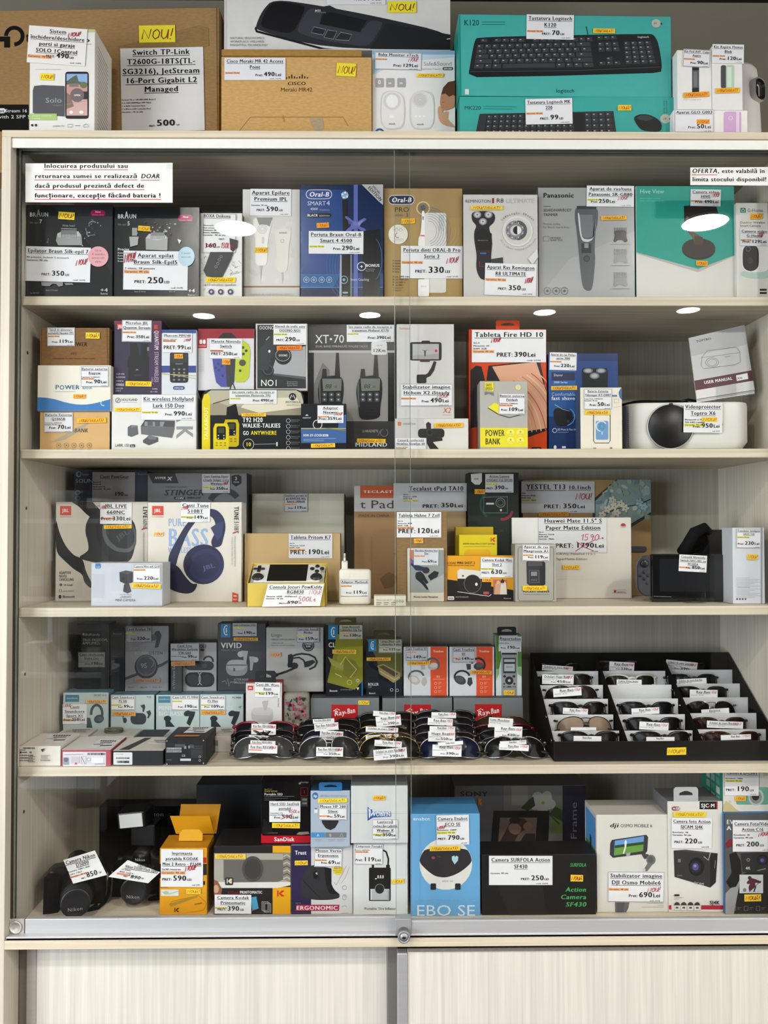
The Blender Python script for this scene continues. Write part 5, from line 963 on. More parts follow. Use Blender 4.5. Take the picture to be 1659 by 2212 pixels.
p.T('Consola Jocuri PowKiddy',581,696,1271.5,7,K,'biu'); p.T('RGB830',619,656,1282,7,K,'biu'); p.H('NOU!',668,693,1284,9,'b84048',1); p.T('Memorie: 64GB - 18.000jocuri!',575,642,1290,3,'222','bi'); p.T('Garantie : 90 zile',574,612,1294.5,3,'222','bi'); p.T('PRET:',602,615,1305,3,K,'bi'); p.T('590',619,643,1304.5,6.5,K,'bi'); p.T('LEI',645,651,1304,3,K,'bi'); p.L('614,1305 632,1298',.9,'b04048'); p.H('500Le',644,682,1299,10,'c04048',1.1)
o = link('price_tag', p.mb, 'paper', e); o.matrix_parent_inverse = Matrix.Translation(-e.location); o.matrix_basis = Matrix.Translation(p.loc) @ p.M3.to_4x4()
# white power adapter with its plug up
Y0 = .035; a, b_ = unp(732, 1300, Y0), unp(801, 1230, Y0); w = b_.x-a.x; h = b_.z-Z3
e = empty('power_adapter', ((a.x+b_.x)/2, Y0, Z3+.0004), 'square white laptop power adapter with its two-pin plug pointing up, tagged 119', 'adapter')
mb = MB(); mb.box(-w/2, w/2, 0, .028, 0, h, 'e2ddd0', .007, 4, smooth=True); link('adapter_body', mb, 'plastic', e)
mb = MB(); ux = unp(744, 1220, Y0).x-e.location.x; zt = unp(744, 1212, Y0).z-Z3
mb.box(-w/2+.0005, ux+.016, -.0006, .0286, h-.024, h+.0004, 'e6e2d6', .006, 3, smooth=True); mb.box(ux-.0065, ux+.0065, .007, .02, h-.004, zt, 'e6e2d6', .003, 3, smooth=True); pl = link('plug_adapter', mb, 'plastic', e)
for yy in (.0045, .0225):
    mb = MB(); zz = unp(744, 1196, Y0).z-Z3; mb.tube([(ux, yy, zt-.002), (ux, yy, zt+.4*(zz-zt))], .0021, 'e6e2d6', 12); mb.tube([(ux, yy, zt+.4*(zz-zt)), (ux, yy, zz-.001), (ux, yy, zz)], [.0019, .0019, .0012], 'c8c8c8', 12); link('pin', mb, 'plastic', pl)
p = Print(Vector((e.location.x, Y0-.0005, Z3)), Matrix.Identity(3)); q = p.uv([(735,1252),(735,1287),(797,1290),(798,1254)]); p.mb.add([(u, -.0002, v) for u, v in q], [(0,1,2,3)], 'dedede'); p.n = 1
tag_print(p,735,1252,797,1289,'Adaptor Macbook','119','L',border=True,th=4.6,ph=6.6); o = link('price_tag', p.mb, 'paper', e); o.location = p.loc-e.location
t = B('cable_box', 'tiny flat white carton with small print lying before the adapter and the glass overlap', (808,1287,877,1310), None, .035, 'ddd8c4', Z3)
t.R(812,1294,876,1309,'cfcab6'); t.T('Wireless charge cable 3A',813,846,1297.5,2.6,'55524a')
for i in range(3): t.L([(813+i*16,1302),(824+i*16,1302)],1.6,'6a675c'); t.L([(813+i*16,1306),(822+i*16,1306)],1.4,'77746a')
for i in range(4): t.O(852+i*6,1299,2,.7,'66635a')
t = B('tablet_box', 'tall kraft carton with white title band and an orange logo patch, tagged 350', (765,1049,1007,1297), .19, .05, '95744f', Z3, m='card', side='5a4630')
t.R(765,1049,1009,1105,'b0b0b0'); t.R(778,1049,850,1076,'b0502e'); t.T('TECLAST',784,848,1065,5.4,'e0d0c4','b'); t.T('t Pad',778,852,1098,17,'3a3430'); t.T('MADE IN CHINA',774,841,1117,6,'5a4530'); t.R(958,1105,1009,1180,'a08a66'); t.T('TABLET',849,895,1202,6,'5e4832'); t.L('803,1160 803,1240 850,1240',.8,'7c6040'); t.P('820,1250 840,1235 858,1245 850,1268 830,1272','7a5c3c')
p = t.flat('price_sheet',850,1044,1008,1104,'b4b6ba',0); p.T('Tecalast tPad TA10',883,1001,1060,9.5,K,'bu')
for i, s in enumerate(('Wi-fi','Memorie: 64GB','RAM: 4GB','Garantie : 90zile')): (p.R(871,1079.5,903,1084,'d0cc70') if i == 3 else 0, p.T(s,871,871+(10,29,19,31)[i],1070+i*4.4,2.6,'222','b'))
p.T('PRET:',912,948,1097,7.5,K,'b'); p.T('350',952,980,1096,9.5,K,'b'); p.T('Lei',981,1000,1096,7.5,K,'b')
t = B('tablet_box', 'plain kraft tablet carton tagged 120 behind the small microphone carton', (857,1104,966,1298), .11, .02, '8f7350', Z3, m='kraft')
t.G(857,1106,953,1161,'Tableta Hahne 7 Zoll','120','P',spec='Wi-fi|Memorie: 8GB|RAM: 1GB',th=7,ph=10); t.S(894,1163,914,1173,'NOUĂ!','ecbc4a','b84818',-2)
t = B('action_camera_box', 'dark green black carton with an outlined camera and white drop badge, tagged 390', (1011,1021,1121,1288), .18, .05, '16221f', Z3, m='card', side='121716')
t.P('1017,1024 1041,1022 1041,1040 1036,1047 1026,1047 1018,1040','c9ccc6'); t.T('co',1024,1034,1036,5,'2a3a36','b'); t.A(1068,1090,30,120,230,5,'1f4640'); t.A(1085,1100,22,10,100,6,'7a2830'); t.L('1045,1074 1096,1073 1096,1108 1045,1108',1,'8a9490',True); t.O(1081,1086,10,1.2,'8a9490'); t.O(1081,1086,6,1,'77807c'); t.R(1050,1086,1067,1090,'c9ccc6'); t.E(1082,1102,2.4,2.4,'ccc'); t.T('SPC05',1063,1088,1149,5.2,'3a4844'); t.T('COOAU',1015,1030,1134,8,'0c1210','b')
t.G(1048,1024,1109,1064,'Action Camera|COOAU CU-SPC05','390','U','y',th=4.8,ph=7.5,c='bfc2c6'); t.S(1025,1057,1047,1067,'NOUĂ!','e0a83a','a83818',1)
def kodak(t, x, y, s, c='c8281e'): t.P([(x,y),(x+s*.2,y),(x+s*.2,y+s),(x,y+s)],c); t.P([(x+s*.25,y+s*.5),(x+s*.75,y),(x+s*1.1,y),(x+s*1.1,y+s),(x+s*.75,y+s)],c); t.P([(x+s*.6,y+s*.5),(x+s*1.1,y+s*.2),(x+s*1.1,y+s*.8)],'e0b020')
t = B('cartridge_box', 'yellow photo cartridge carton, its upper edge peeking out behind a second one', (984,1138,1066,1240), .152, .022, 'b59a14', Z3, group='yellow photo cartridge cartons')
t = B('cartridge_box', 'yellow photo cartridge carton with a small red mark, front one of two', (992,1155,1074,1244), .127, .022, 'd9c41c', Z3, group='yellow photo cartridge cartons')
kodak(t,1060,1161,9); t.T('KODAK Instant Print 2.1"x3.4" Cartridge',1000,1069,1176,3.2,'5a4a18','b'); t.L('1001,1181 1062,1180',.8,'8a7a20'); t.P('1003,1192 1008,1187 1055,1187 1060,1192 1060,1240 1003,1240','e0a820')
t = B('instant_camera_box', 'yellow and black carton with a white instant camera picture, tagged 630', (961,1200,1111,1299), None, .03, 'e2a022', Z3, side='2a2016')
t.P('961,1251 985,1254 1111,1275 1111,1299 961,1299','161416'); t.T('KODAK',965,985,1219,5.4,'9a3a1c','b'); t.T('MINI SHOT 2',987,1026,1218.5,5.4,'2a2018','b'); t.T('CAMERA AND PRINTER COMBO RETRO',965,1026,1223,2.6,'5a3a18')
t.P('988,1233 994,1229 1036,1233 1061,1240 1061,1285 1056,1287 988,1278','1d1c1e'); t.P('988,1233 994,1229 1036,1233 1060,1240 1060,1252 1036,1250 988,1250','dcd8d2'); t.L('988,1278 1056,1288 1061,1284',1.2,'ddd'); t.E(1021,1261,19,20,'232225'); t.O(1021,1261,18.5,1,'77757a',19.5); t.E(1029,1262,2.8,3.4,'ddd'); t.E(1000,1244,2,2,'333'); t.RR(1044,1278,1056,1284,1,'b05050')
t.R(1066,1252,1095,1284,'b86a5a'); t.P('1068,1284 1070,1262 1076,1254 1082,1258 1084,1284','c9a184'); t.P('1080,1284 1082,1260 1088,1252 1093,1260 1095,1284','dcd4cc'); t.E(1076,1258,3.5,4,'d9b090'); t.E(1085,1258,3.8,4.4,'d4a888'); t.P('1081,1256 1085,1250 1090,1254 1089,1258','4a2a1c'); t.R(1081,1256,1089,1259,'222')
t.RR(967,1288,981,1296,1.5,'ddd'); t.T('4PASS',969,979,1294,3.4,'222','b'); t.T('4PASS TECHNOLOGY',984,1012,1291,2.8,'bbb'); t.T('Bluetooth',1088,1104,1294,3.2,'ccc')
t.G(1038,1204,1108,1247,'Camera Kodak Mini|Shot 2','630','U','y',rot=.8,th=5.6,ph=8.5); t.S(1041,1249,1063,1257,'NOUĂ','ecb83a','b84018',1)
t = B('lavalier_microphone_box', 'small white carton with dark clip microphones and an orange corner, tagged 69', (880,1184,959,1300), None, .022, 'd2cdc0', Z3, side='b0a890')
t.R(885,1188,959,1280,'8e9494'); t.P('885,1188 892,1188 892,1205 885,1212','c86a4a'); t.P('885,1205 900,1215 885,1225','7a4a8a'); t.P('885,1216 893,1218 925,1228 922,1234 898,1232','26324c'); t.P('898,1237 908,1234 915,1240 929,1265 930,1272 922,1274 912,1262 898,1250','1b1b1f'); t.E(905,1244,8,8,'232327'); t.E(920,1232,8,7,'2a2c34'); t.P('924,1244 938,1233 948,1236 945,1246 930,1254','232327'); t.L('914,1254 928,1270',2,'3a4a7a'); t.P('920,1262 959,1240 959,1280 930,1280','a4aaa8'); t.T('Wireless Lavalier Microphone',893,946,1291,3.6,'3a3a36','b')
t.G(894,1185,947,1221,'Microfon Wireless Real|Plus','69','L',rot=1,th=4,ph=5.4,c='ccd0d6')
t = B('pocket_shaver_box', 'clear-fronted grey carton with a small black square shaver, tagged 119', (1113,1175,1202,1301), None, .05, 'a5a29a', Z3, side='8d897f')
t.L('1119,1186 1122,1182 1193,1182 1196,1186 1196,1294 1192,1298 1123,1298 1119,1294',1,'55544e',True); t.L('1116,1178 1200,1178',1,'c8c8c4'); t.P('1137,1214 1142,1210 1172,1210 1178,1216 1178,1262 1172,1266 1145,1266 1138,1260','333338'); t.P('1165,1212 1178,1216 1178,1262 1168,1266','26262a'); t.P('1140,1215 1146,1211 1170,1211 1172,1222 1140,1223','4a4a50'); t.L('1143,1232 1164,1232 1164,1258 1143,1258',1,'77777c',True); t.R(1147,1235,1160,1244,'85858a'); t.T('VVV',1147,1160,1255,4,'888')
t.T('POCKET SHAVER',1129,1187,1280,4.6,'33332f','b'); t.L('1130,1284 1186,1284',.8,'77746c'); t.G(1128,1176,1187,1212,'Aparat de ras|Maxgroom A1','119','L',border=True,th=4.8,ph=6.2,rot=1); t.S(1129,1265,1181,1276,'NOU/SIGILAT!','f0d02a','b83818')
t = B('tablet_box', 'kraft tablet carton with a blossom picture on its right, tagged 350', (1129,1036,1407,1290), .24, .05, '9a7c50', Z3, m='card', side='5a4830')
t.P('1280,1080 1330,1036 1407,1036 1407,1112 1300,1180 1280,1150','22262a'); t.P('1286,1082 1334,1036 1407,1036 1407,1106 1330,1150 1286,1140','7e9294')
for i in range(60): x, y = r.uniform(1290,1402), r.uniform(1040,1125); x = max(x, 1290+(1082-y)*1.0 if y < 1082 else x); t.E(min(x,1398),y,r.uniform(3,8),r.uniform(3,7),r.choice(('8fa2a4','7c959a','a8b2ac','98a6a2','6a8288','b8b2a8','80967e')),r.uniform(0,90),9)
t.L('1405,1078 1380,1090 1350,1094 1320,1104 1295,1118',1.8,'2a2622')
for x, y in ((1322,1080),(1340,1088),(1312,1100),(1332,1108),(1350,1098),(1300,1112),(1326,1094),(1390,1095),(1380,1085)):
    for k in range(5): t.E(x+5*math.cos(k*1.257),y+5*math.sin(k*1.257),4,3,'c4c0b0' if x<1370 else '8aaab4',k*72,8)
    t.E(x,y,1.4,1.4,'9a8a5a')
t.RR(1355,1180,1396,1192,5,'3a3c42')
p = t.flat('price_sheet',1126,1040,1284,1108,'b9babe',0); p.T('YESTEL T13',1136,1222,1057,10.5,K,'bu'); p.T('10.1inch',1227,1276,1057,8,K,'bu')
for i, s in enumerate(('Wifi','Memorie: 64GB','RAM: 4GB','Garantie : 90zile')): (p.R(1127,1079.5,1158,1084,'ccc870') if i == 3 else 0, p.T(s,1127,1127+(8,29,19,31)[i],1067+i*5,2.8,'222','b'))
p.T('PRET:',1174,1211,1098,8,K,'b'); p.T('350',1215,1245,1098,10,K,'b'); p.T('Lei',1246,1263,1098,7.5,K,'b'); p.H('NOU!',1243,1276,1079,13,'b03040',1.4); p.T('cod: 2387',1231,1246,1106,2,'333','b'); t.S(1163,1106,1228,1116,'NOUĂ/SIGILATĂ!','c08a3a','a04818',-1)
t = B('tablet_box', 'white tablet carton with a red flower logo, its price 1790 crossed out by hand', (1106,1118,1364,1293), None, .05, 'd4cfc6', Z3, side='b4b0a8')
t.R(1106,1118,1163,1200,'dadad6')
for k in range(8): a = math.radians(-170+k*22.8); t.L([(1346,1136),(1346+6*math.cos(a),1136+6*math.sin(a))],1.7,'a8303a')
t.T('HUAWEI',1340,1352,1139.5,2.4,'777'); t.T('HUAWEI MatePad 11.5 S',1196,1286,1199,5.4,'6a6862'); t.T('PaperMatte Edition',1200,1269,1210,5.4,'6a6862'); t.L('1323,1274 1353,1274 1353,1281 1323,1281',.7,'b86a74',True); t.R(1326,1275,1331,1280,'a83048'); t.T('AppGallery',1333,1351,1280,3,'b04858'); t.L('1200,1245 1262,1246',.6,'c8c2b8'); t.L('1200,1251 1300,1252',.6,'c8c2b8')
p = t.flat('price_sheet',1163,1119,1310,1194,'d2d3d6',0); p.T('Huawei Mate 11.5" S',1175,1300,1129,8.4,K,'bu'); p.T('Paper Matte Edition',1178,1297,1144,8.4,K,'bu')
for i, s in enumerate(('Wi-fi','Memorie: 256GB','RAM: 8GB','Garantie : 90zile')): p.T(s,1163.5,1163.5+(10,33,20,33)[i],1151+i*4.8,2.7,'222','b')
p.T('PRET:',1199,1238,1183,9,K,'b'); p.T('1790',1243,1283,1183,10.5,K,'b'); p.T('Lei',1284,1304,1183,8.5,K,'b'); p.H('1590',1254,1292,1167,13,'b82848',1.3); p.H('Le',1292,1303,1164,6,'b82848',1.1); p.L('1242,1191 1262,1178 1284,1166',1.4,'b02848'); p.L('1245,1170 1262,1182 1282,1190',1.3,'b02848'); p.T('cod: 2398',1275,1291,1192,2,'333','b'); t.S(1215,1221,1252,1230,'NOUĂ!','ecc23a','a85018')
# handheld console on a dock with an acrylic stand
Y0 = .09; x0, x1 = unp(1375, 1250, Y0).x, unp(1582, 1250, Y0).x; zt = unp(1480, 1199, Y0).z
t = B('handheld_console', 'dark grey handheld console with a side controller, tagged 850, standing on a clear stand', (1407,1197,1578,1297), .08, .014, '141416', Z3, m='shiny', cat='game console', sub='console_body', bev=.003)
t.R(1425,1207,1571,1278,'212226'); t.L('1412,1288 1450,1289',1.2,'77777b')
mb = MB(); q = t.uv2([(1376,1200),(1406,1289)]); u0, v1 = q[0]; u1, v0 = q[1]; R_ = u1-u0-.004
pts = [(u1, v0), (u1, v1)]+[(u0+R_-R_*math.sin(math.radians(k*15)), v1-R_+R_*math.cos(math.radians(k*15))) for k in range(7)]+[(u0+R_-R_*math.cos(math.radians(k*15)), v0+R_-R_*math.sin(math.radians(k*15))) for k in range(7)]
mb.prism(pts[::-1], -.001, .014, '3b3b41', None, .002); t.pa.append(('side_controller', mb, 'plastic', None))
def knob(px, py, r_, h_, c, nm):
    q = t.uv2([(px, py)])[0]; mb = MB(); mb.lathe([(r_, -.001), (r_, -.001-h_*.7), (r_*.8, -.001-h_), (0, -.001-h_*.9)], c, 'y', (q[0], 0, q[1]), n=20); t.pa.append((nm, mb, 'plastic', None))
knob(1391,1217,.0085,.006,'1b1b1e','thumb_stick')
for x, y in ((1391,1236),(1391,1250),(1383,1243),(1399,1243)): knob(x,y,.0038,.0015,'1f1f22','button')
knob(1397,1260,.003,.001,'26262a','button')
t.G(1466,1199,1526,1235,'Consolă Nintendo|Switch HAC-001 cu|PC2024','850','L',rot=3,th=4,ph=6)
x0, x1 = unp(1482, 1290, .055).x, unp(1525, 1290, .055).x
e = empty('acrylic_stand', ((x0+x1)/2, .055, Z3+.0004), 'small clear acrylic easel holding up the dark handheld console', 'stand')
w = (x1-x0)/2; mb = MB(); mb.box(-w, w, 0, .0025, 0, .026, 'fff', .0006); mb.box(-w, w, .0025, .02, 0, .0022, 'fff'); link('easel', mb, 'film', e)
# padded headset leaning behind the console
c = unp(1530, 1170, .14)
e = empty('vr_visor', (c.x, .15, Z3+.0004), 'black foam-edged visor part leaning above the handheld console', 'headset')
mb = MB(); z0 = unp(1480, 1200, .14).z-Z3; z1 = unp(1480, 1139, .14).z-Z3
P0 = [(-.055, 0, z0-.005), (-.048, -.01, z0+.022), (-.03, -.012, z1-.012), (-.008, -.01, z1-.002), (.006, -.004, z1-.012)]
mb.tube(P0, [.009, .013, .014, .012, .008], '1c1c1f', 14); mb.tube([(-.05, .004, z0), (-.03, .02, z0+.012), (-.005, .022, z0+.02), (.015, .012, z0+.008)], [.009, .012, .011, .007], '161618', 14); mb.tube([(-.052, 0, z0+.005), (-.03, .012, z0+.03), (0, .015, z1-.02)], .016, '141416', 12); link('foam_frame', mb, 'fabric', e)
mb = MB(); M = Matrix.Translation((.035, .0, 0)) @ Matrix.Rotation(math.radians(0), 4, 'Y')
mb.add([(x, y, z) for y in (-.01, .04) for x, z in ((-.015, 0), (.045, 0), (.045, z1-.022), (.035, z1-.006), (.022, z1-.006), (-.015, z0+.005))], [(0,1,2,3,4,5)[::-1], (6,7,8,9,10,11)]+[(i, (i+1) % 6, 6+(i+1) % 6, 6+i) for i in range(6)], '1a1a1d'); link('dock_body', mb, 'plastic', e)
t = B('translator_box', 'tall narrow white carton of small print at the right end, tagged 230', (1583,1140,1652,1305), None, .05, 'd2d6de', Z3, side='c8ccd4')
t.R(1643,1140,1647,1305,'8f97a8')
for i in range(15): w = (30,52,46,54,40)[i % 5]; t.T('x'*(w//3),1590,1590+w,1249+i*3,1.5,'55585e') if i != 7 else t.L('1592,1269 1620,1269',.8,'666')
for i in range(4): t.E(1592+i*6,1294,2,2,'444')
t.G(1590,1142,1643,1184,'Translator Inteligent|AA75 T10','230','L','y',border=True,th=4.4,ph=6.8,rot=.6); t.S(1613,1197,1636,1209,'NOU!','ecd04a','b84018',2)
# ---------------------------------------------------------------- fourth shelf
def barcode(t, x0, x1, y0, y1, c='222'):
    x = x0
    while x < x1: w = r.uniform(.5, 1.6); t.R(x,y0,min(x+w,x1),y1,c); x += w+r.uniform(.5,1.3)
def topsheet(t, f, lines=True, c='dedee0', z=0, hl=None):
    """a paper lying on the lid: f = corners as fractions of width and depth from the front left"""
    mb = MB(); q = [(t.w0+(t.w1-t.w0)*a, t.D*b_, t.h+.0006+z) for a, b_ in f]; mb.add(q+[(x, y, zz-.0003) for x, y, zz in q], [(0,1,2,3),(7,6,5,4),(0,4,5,1),(1,5,6,2),(2,6,7,3),(3,7,4,0)], c)
    A_, B_, C_, D_ = [np.array(p) for p in q]; g = lambda u, v: (A_*(1-u)+B_*u)*(1-v)+(D_*(1-u)+C_*u)*v+(0, 0, .0004)
    rows = [(.15,.85,.72,.86,'26262a'), (.25,.75,.5,.62,'26262a'), (.04,.45,.34,.42,hl or '55555a'), (.4,.9,.1,.24,'26262a')] if lines else []
    for a, b_, v0, v1, cc in rows:
        n = 7
        for k in range(n): u0 = a+(b_-a)*k/n; mb.add([g(u0,v0), g(u0+(b_-a)/n*.72,v0), g(u0+(b_-a)/n*.72,v1), g(u0,v1)], [(0,1,2,3)], cc)
    t.pa.append(('price_tag', mb, 'paper', None))
GE = 'small earbud cartons in the lower row'
# back row first: pale cartons that carry the upper row
SY, SD = .195, .1
def sound(label, rect, c='b7c7c8'):
    t = B('earbud_box', label, rect, SY, SD, c, Z4, group=GE, side='5d8090'); return t
e1 = t = sound('pale blue carton with a grey ear hook, tagged 250, leftmost of the lower row', (136,1496,234,1572))
t.R(141,1501,171,1516,'4a7c94'); t.T('soundcore',144,168,1510,4.2,'a8c8d4','b'); t.T('SPORT X10',203,230,1504,4.2,'55666c'); t.A(209,1541,12,-190,60,5.5,'46525c',18); t.E(214,1553,11,9,'46525c',-20); t.E(216,1553,6,5,'5c6872'); t.P('188,1550 195,1551 200,1572 187,1572','46525c')
t.G(136,1521,188,1564,'Casti|Soundcore|Sport X1','250','E',th=5,ph=5.6,nou=(.03,.06,.3,.14)); t.S(186,1511,232,1519,'NOU/SIGILAT!','d8b878','b05028')
e2 = t = sound('pale blue carton with a grey pebble case and buds, tagged 99', (239,1501,333,1570))
t.T('P20i',317,327,1508,4,'44545a'); t.RR(282,1540,316,1565,10,'3a4148'); t.A(280,1550,14,150,260,2,'3a4148',10); t.E(270,1556,4,6,'3a4148'); t.P('303,1524 312,1521 314,1527 311,1538 308,1538 308,1530','3a4148'); t.P('316,1537 324,1534 327,1541 321,1552 318,1551 320,1544','3a4148')
t.G(240,1501,292,1534,'Casti Soundcore|P2 20i','99','L','y',border=True,th=4.4,ph=5.6); t.S(242,1537,294,1546,'NOU/SIGILAT!','d8a85a','a83818',1)
e3 = t = sound('pale blue carton with light bass lettering and black stem buds, tagged 190', (337,1501,431,1570))
t.R(342,1504,368,1518,'4a7c94'); t.T('soundcore',344,366,1512,3.8,'a8c8d4','b'); t.T('MINI',342,370,1534,9,'d8e2e2','b'); t.T('BIG BASS',342,395,1546,9,'d8e2e2','b'); t.E(362,1552,8,6,'2a3036'); t.P('357,1552 366,1556 378,1570 358,1570','2a3036'); t.E(405,1541,8,6,'2a3036',-20); t.P('408,1536 422,1537 420,1546 410,1568 403,1562 408,1548','2a3036')
t.G(371,1501,430,1534,'Casti LIFE P2 MINI','190','L','y',border=True,th=4.6,ph=6)
e4 = t = sound('pale blue carton with black stem buds, tagged 109, rightmost of its row', (432,1500,526,1570))
t.T('P2 MINI',502,521,1509,4,'44545a','b'); t.T('BASS',480,503,1533,8,'c8d8d8','b'); t.E(462,1552,8,6,'2a3036'); t.P('456,1552 466,1556 478,1570 456,1570','2a3036'); t.E(501,1541,8,6,'2a3036',-20); t.P('504,1536 518,1537 516,1546 506,1568 499,1562 504,1548','2a3036'); t.P('514,1527 522,1524 520,1530 516,1529','5ab070')
t.G(433,1501,487,1534,'Casti Soundcore|P2 Mini','109','L','y',border=True,th=4.4,ph=6); t.S(434,1535,487,1543,'NOU/SIGILAT!','e0a84a','b04018',1)
# upper row
UY = .232
t = B('earbud_box', 'black carton with two lines of white capitals, tagged 190, at the far left', (166,1347,235,1474), UY, .05, '17181c', e1, side='101014')
t.T('Skullcandy',182,216,1373,5.2,'b4b8bc'); t.T('TRUE FREEDOM,',178,233,1385,5.5,'a4a8ac','b'); t.T('AMPLIFIED.',178,217,1392,5.5,'a4a8ac','b'); t.E(180,1370,1.8,2.6,'b4b8bc')
t.G(170,1409,227,1441,'Casti Skullcandy|Dehy Evo','190','L',hl='',th=4.2,ph=5.6,c='8a8c92')
t = B('earbud_box', 'narrow dark navy carton edge with faint white text beside the grey earbud carton', (238,1363,268,1490), UY, .05, '23252f', e2)
t.T('Bluetooth',244,263,1371,4,'7a7e88','b'); t.L('240,1418 262,1418',.8,'5a5e68'); t.O(248,1440,6,.8,'4a4e58'); t.L('244,1450 260,1450',.8,'4a4e58')
t = B('earbud_box', 'grey carton with a round transparent case showing digits, tagged 220', (270,1352,364,1490), UY, .05, '8a8b92', e2, side='4c4d55')
t.T('FUTURE OF',281,325,1405,6.5,'a4a4a0','i'); t.T('SOUND',290,318,1414,6.5,'a8a8a2','i'); t.T('LISTEN',322,352,1414,7,'5a5b62','b'); t.P('330,1376 336,1364 344,1362 349,1372 342,1398 334,1400 338,1380','3a3b42'); t.E(332,1377,6,7,'55565e'); t.L('270,1466 300,1455 350,1436 364,1428',6,'44454e'); t.E(316,1440,25,26,'33343c'); t.E(316,1438,22,23,'4a4b56'); t.O(316,1438,20,1,'77787f',21); t.T('95',304,318,1443,10,'9a9ba2'); t.A(322,1432,10,-90,60,1.4,'8a8b92')
t.T('45h',276,290,1486,3,'55565e'); t.T('BLUE',304,318,1486,3,'55565e'); t.T('Hi-Fi',330,350,1486,3,'55565e')
t.G(272,1354,328,1388,'Casti Acefast T8','220','L','y',border=True,th=4.6,ph=6,c='aaaab0'); t.S(291,1465,346,1474,'NOU/SIGILAT!','9a8a80','b04828',1)
t = B('earbud_box', 'light grey carton with a dark oval case holding ear hooks, tagged 99', (394,1388,468,1490), UY, .05, '9b9b9d', e3, side='3a3b40')
t.T('Q63',431,446,1399,6,'333'); t.RR(433,1402,441,1406,1,'444'); t.RR(400,1452,463,1484,13,'26272c'); t.P('403,1462 418,1455 430,1463 432,1476 415,1480 404,1472','33343a'); t.P('436,1463 448,1455 460,1462 460,1474 446,1480 434,1476','33343a'); t.A(425,1466,8,-70,80,1.4,'b0b0b0',14); t.A(438,1466,8,100,250,1.4,'b0b0b0',14); t.RR(400,1428,462,1448,10,'33343a'); t.A(450,1428,10,-170,10,3.5,'26272c',10); t.E(442,1438,6,5,'44454c'); t.E(420,1436,6,5,'44454c')
t = B('earbud_box', 'dark spine of a carton with vertical wireless lettering and tag 99', (369,1390,393,1490), UY-.012, .04, '3c3d42', e3)
t.T('n Wireless Earbuds',378,378+70,1488,5.5,'8a8b90','',-90)
t.G(369,1390,430,1427,'Casti True|Wireleless Earbuds|YTK-Q63','99','L',hl='',th=4,ph=5.4,c='a2a3a8'); t.S(370,1428,422,1438,'NOU/SIGILAT!','b08a5a','b04828',-1.5)
def cellogo(t, x, y, w, h): t.R(x,y,x+w,y+h,'2f76a4'); t.A(x+w*.56,y+h*.5,w*.24,60,300,w*.09,'d8e4ec',h*.32); t.R(x+w*.52,y+h*.34,x+w*.62,y+h*.66,'d8e4ec')
t = B('earbud_box', 'charcoal carton with white stem buds and big white title, tagged 190', (470,1347,574,1490), UY, .05, '3d3e44', e4, side='2a2b30')
cellogo(t,477,1346,21,31); t.T('VIVID',477,523,1400,11.5,'d4d4d6','b'); t.T('WIRELESS HEADSET',477,519,1406,3.6,'8a8b90'); t.RR(488,1425,535,1460,15,'8a8b8e'); t.RR(490,1425,533,1448,13,'a0a1a4'); t.R(504,1443,508,1450,'55565a'); t.E(520,1413,7,6.5,'a8a8aa'); t.P('521,1405 536,1406 534,1418 532,1435 526,1435 526,1418','9c9c9f'); t.E(552,1425,6.5,6,'a8a8aa'); t.P('538,1418 550,1418 548,1430 545,1448 540,1448 540,1430','9c9c9f')
t.L('480,1473 486,1470 489,1478 492,1466 495,1482 498,1473 512,1473',1,'b0b0b4'); t.T('ACTIVE NOISE',505,537,1470,4.4,'b4b4b8'); t.T('CANCELLING',505,530,1476.5,4.4,'b4b4b8')
t.G(503,1346,555,1374,'Casti Cellularline VIVID','190','L','y',th=3.8,ph=5.4,c='aaaab0'); t.S(505,1377,558,1384,'NOU/SIGILAT!','c09a4a','a83818',.5)
dk = B('riser_box', 'plain black carton hidden under the open-ear headset carton', (578,1498,668,1600), .2, .1, '141416', Z4)
t = B('headset_box', 'pale grey carton picturing an open-ear headset with a boom, tagged 159', (575,1355,699,1496), .215, .06, 'a8a7a4', dk, side='6a6966')
t.T('Lingo',586,609,1375,7,'55565a'); t.T('WIRELESS OPEN EAR HEADSET',586,638,1383,3.2,'6a6b70'); t.T('Capture your calls',586,612,1390,2.6,'77787c'); t.T('Stay aware of your surroundings',586,637,1395,2.6,'77787c')
t.E(666,1394,13,13,'2a2b30'); t.O(666,1394,10,1,'9a9a9c'); t.T('OPEN',659,673,1393,3.6,'ccc','b'); t.T('EAR',661,671,1398,3.6,'ccc','b')
t.L('630,1418 640,1414 652,1412 668,1414 680,1420 685,1430 680,1440 668,1446',4,'24252a'); t.P('656,1430 676,1425 682,1430 668,1440 658,1442','2a2b30'); t.L('624,1434 632,1422 646,1420 656,1426 660,1436',3.4,'24252a'); t.P('622,1415 630,1412 634,1420 630,1440 622,1442','1f2025'); t.E(636,1438,8,7,'2a2b30'); t.E(627,1436,6,6,'1f2025'); t.L('636,1443 620,1450 596,1458',4.5,'24252a'); t.L('600,1457 594,1459',7,'1b1c20'); t.T('BK',612,616,1483,4,'777')
t.G(641,1355,690,1388,'Casti Lingo Avantalk|Wireless','159','L','y',border=True,th=4,ph=6,c='b4b5ba'); t.S(584,1409,607,1419,'NOU!','c8a07a','b04828',-1)
RB = []
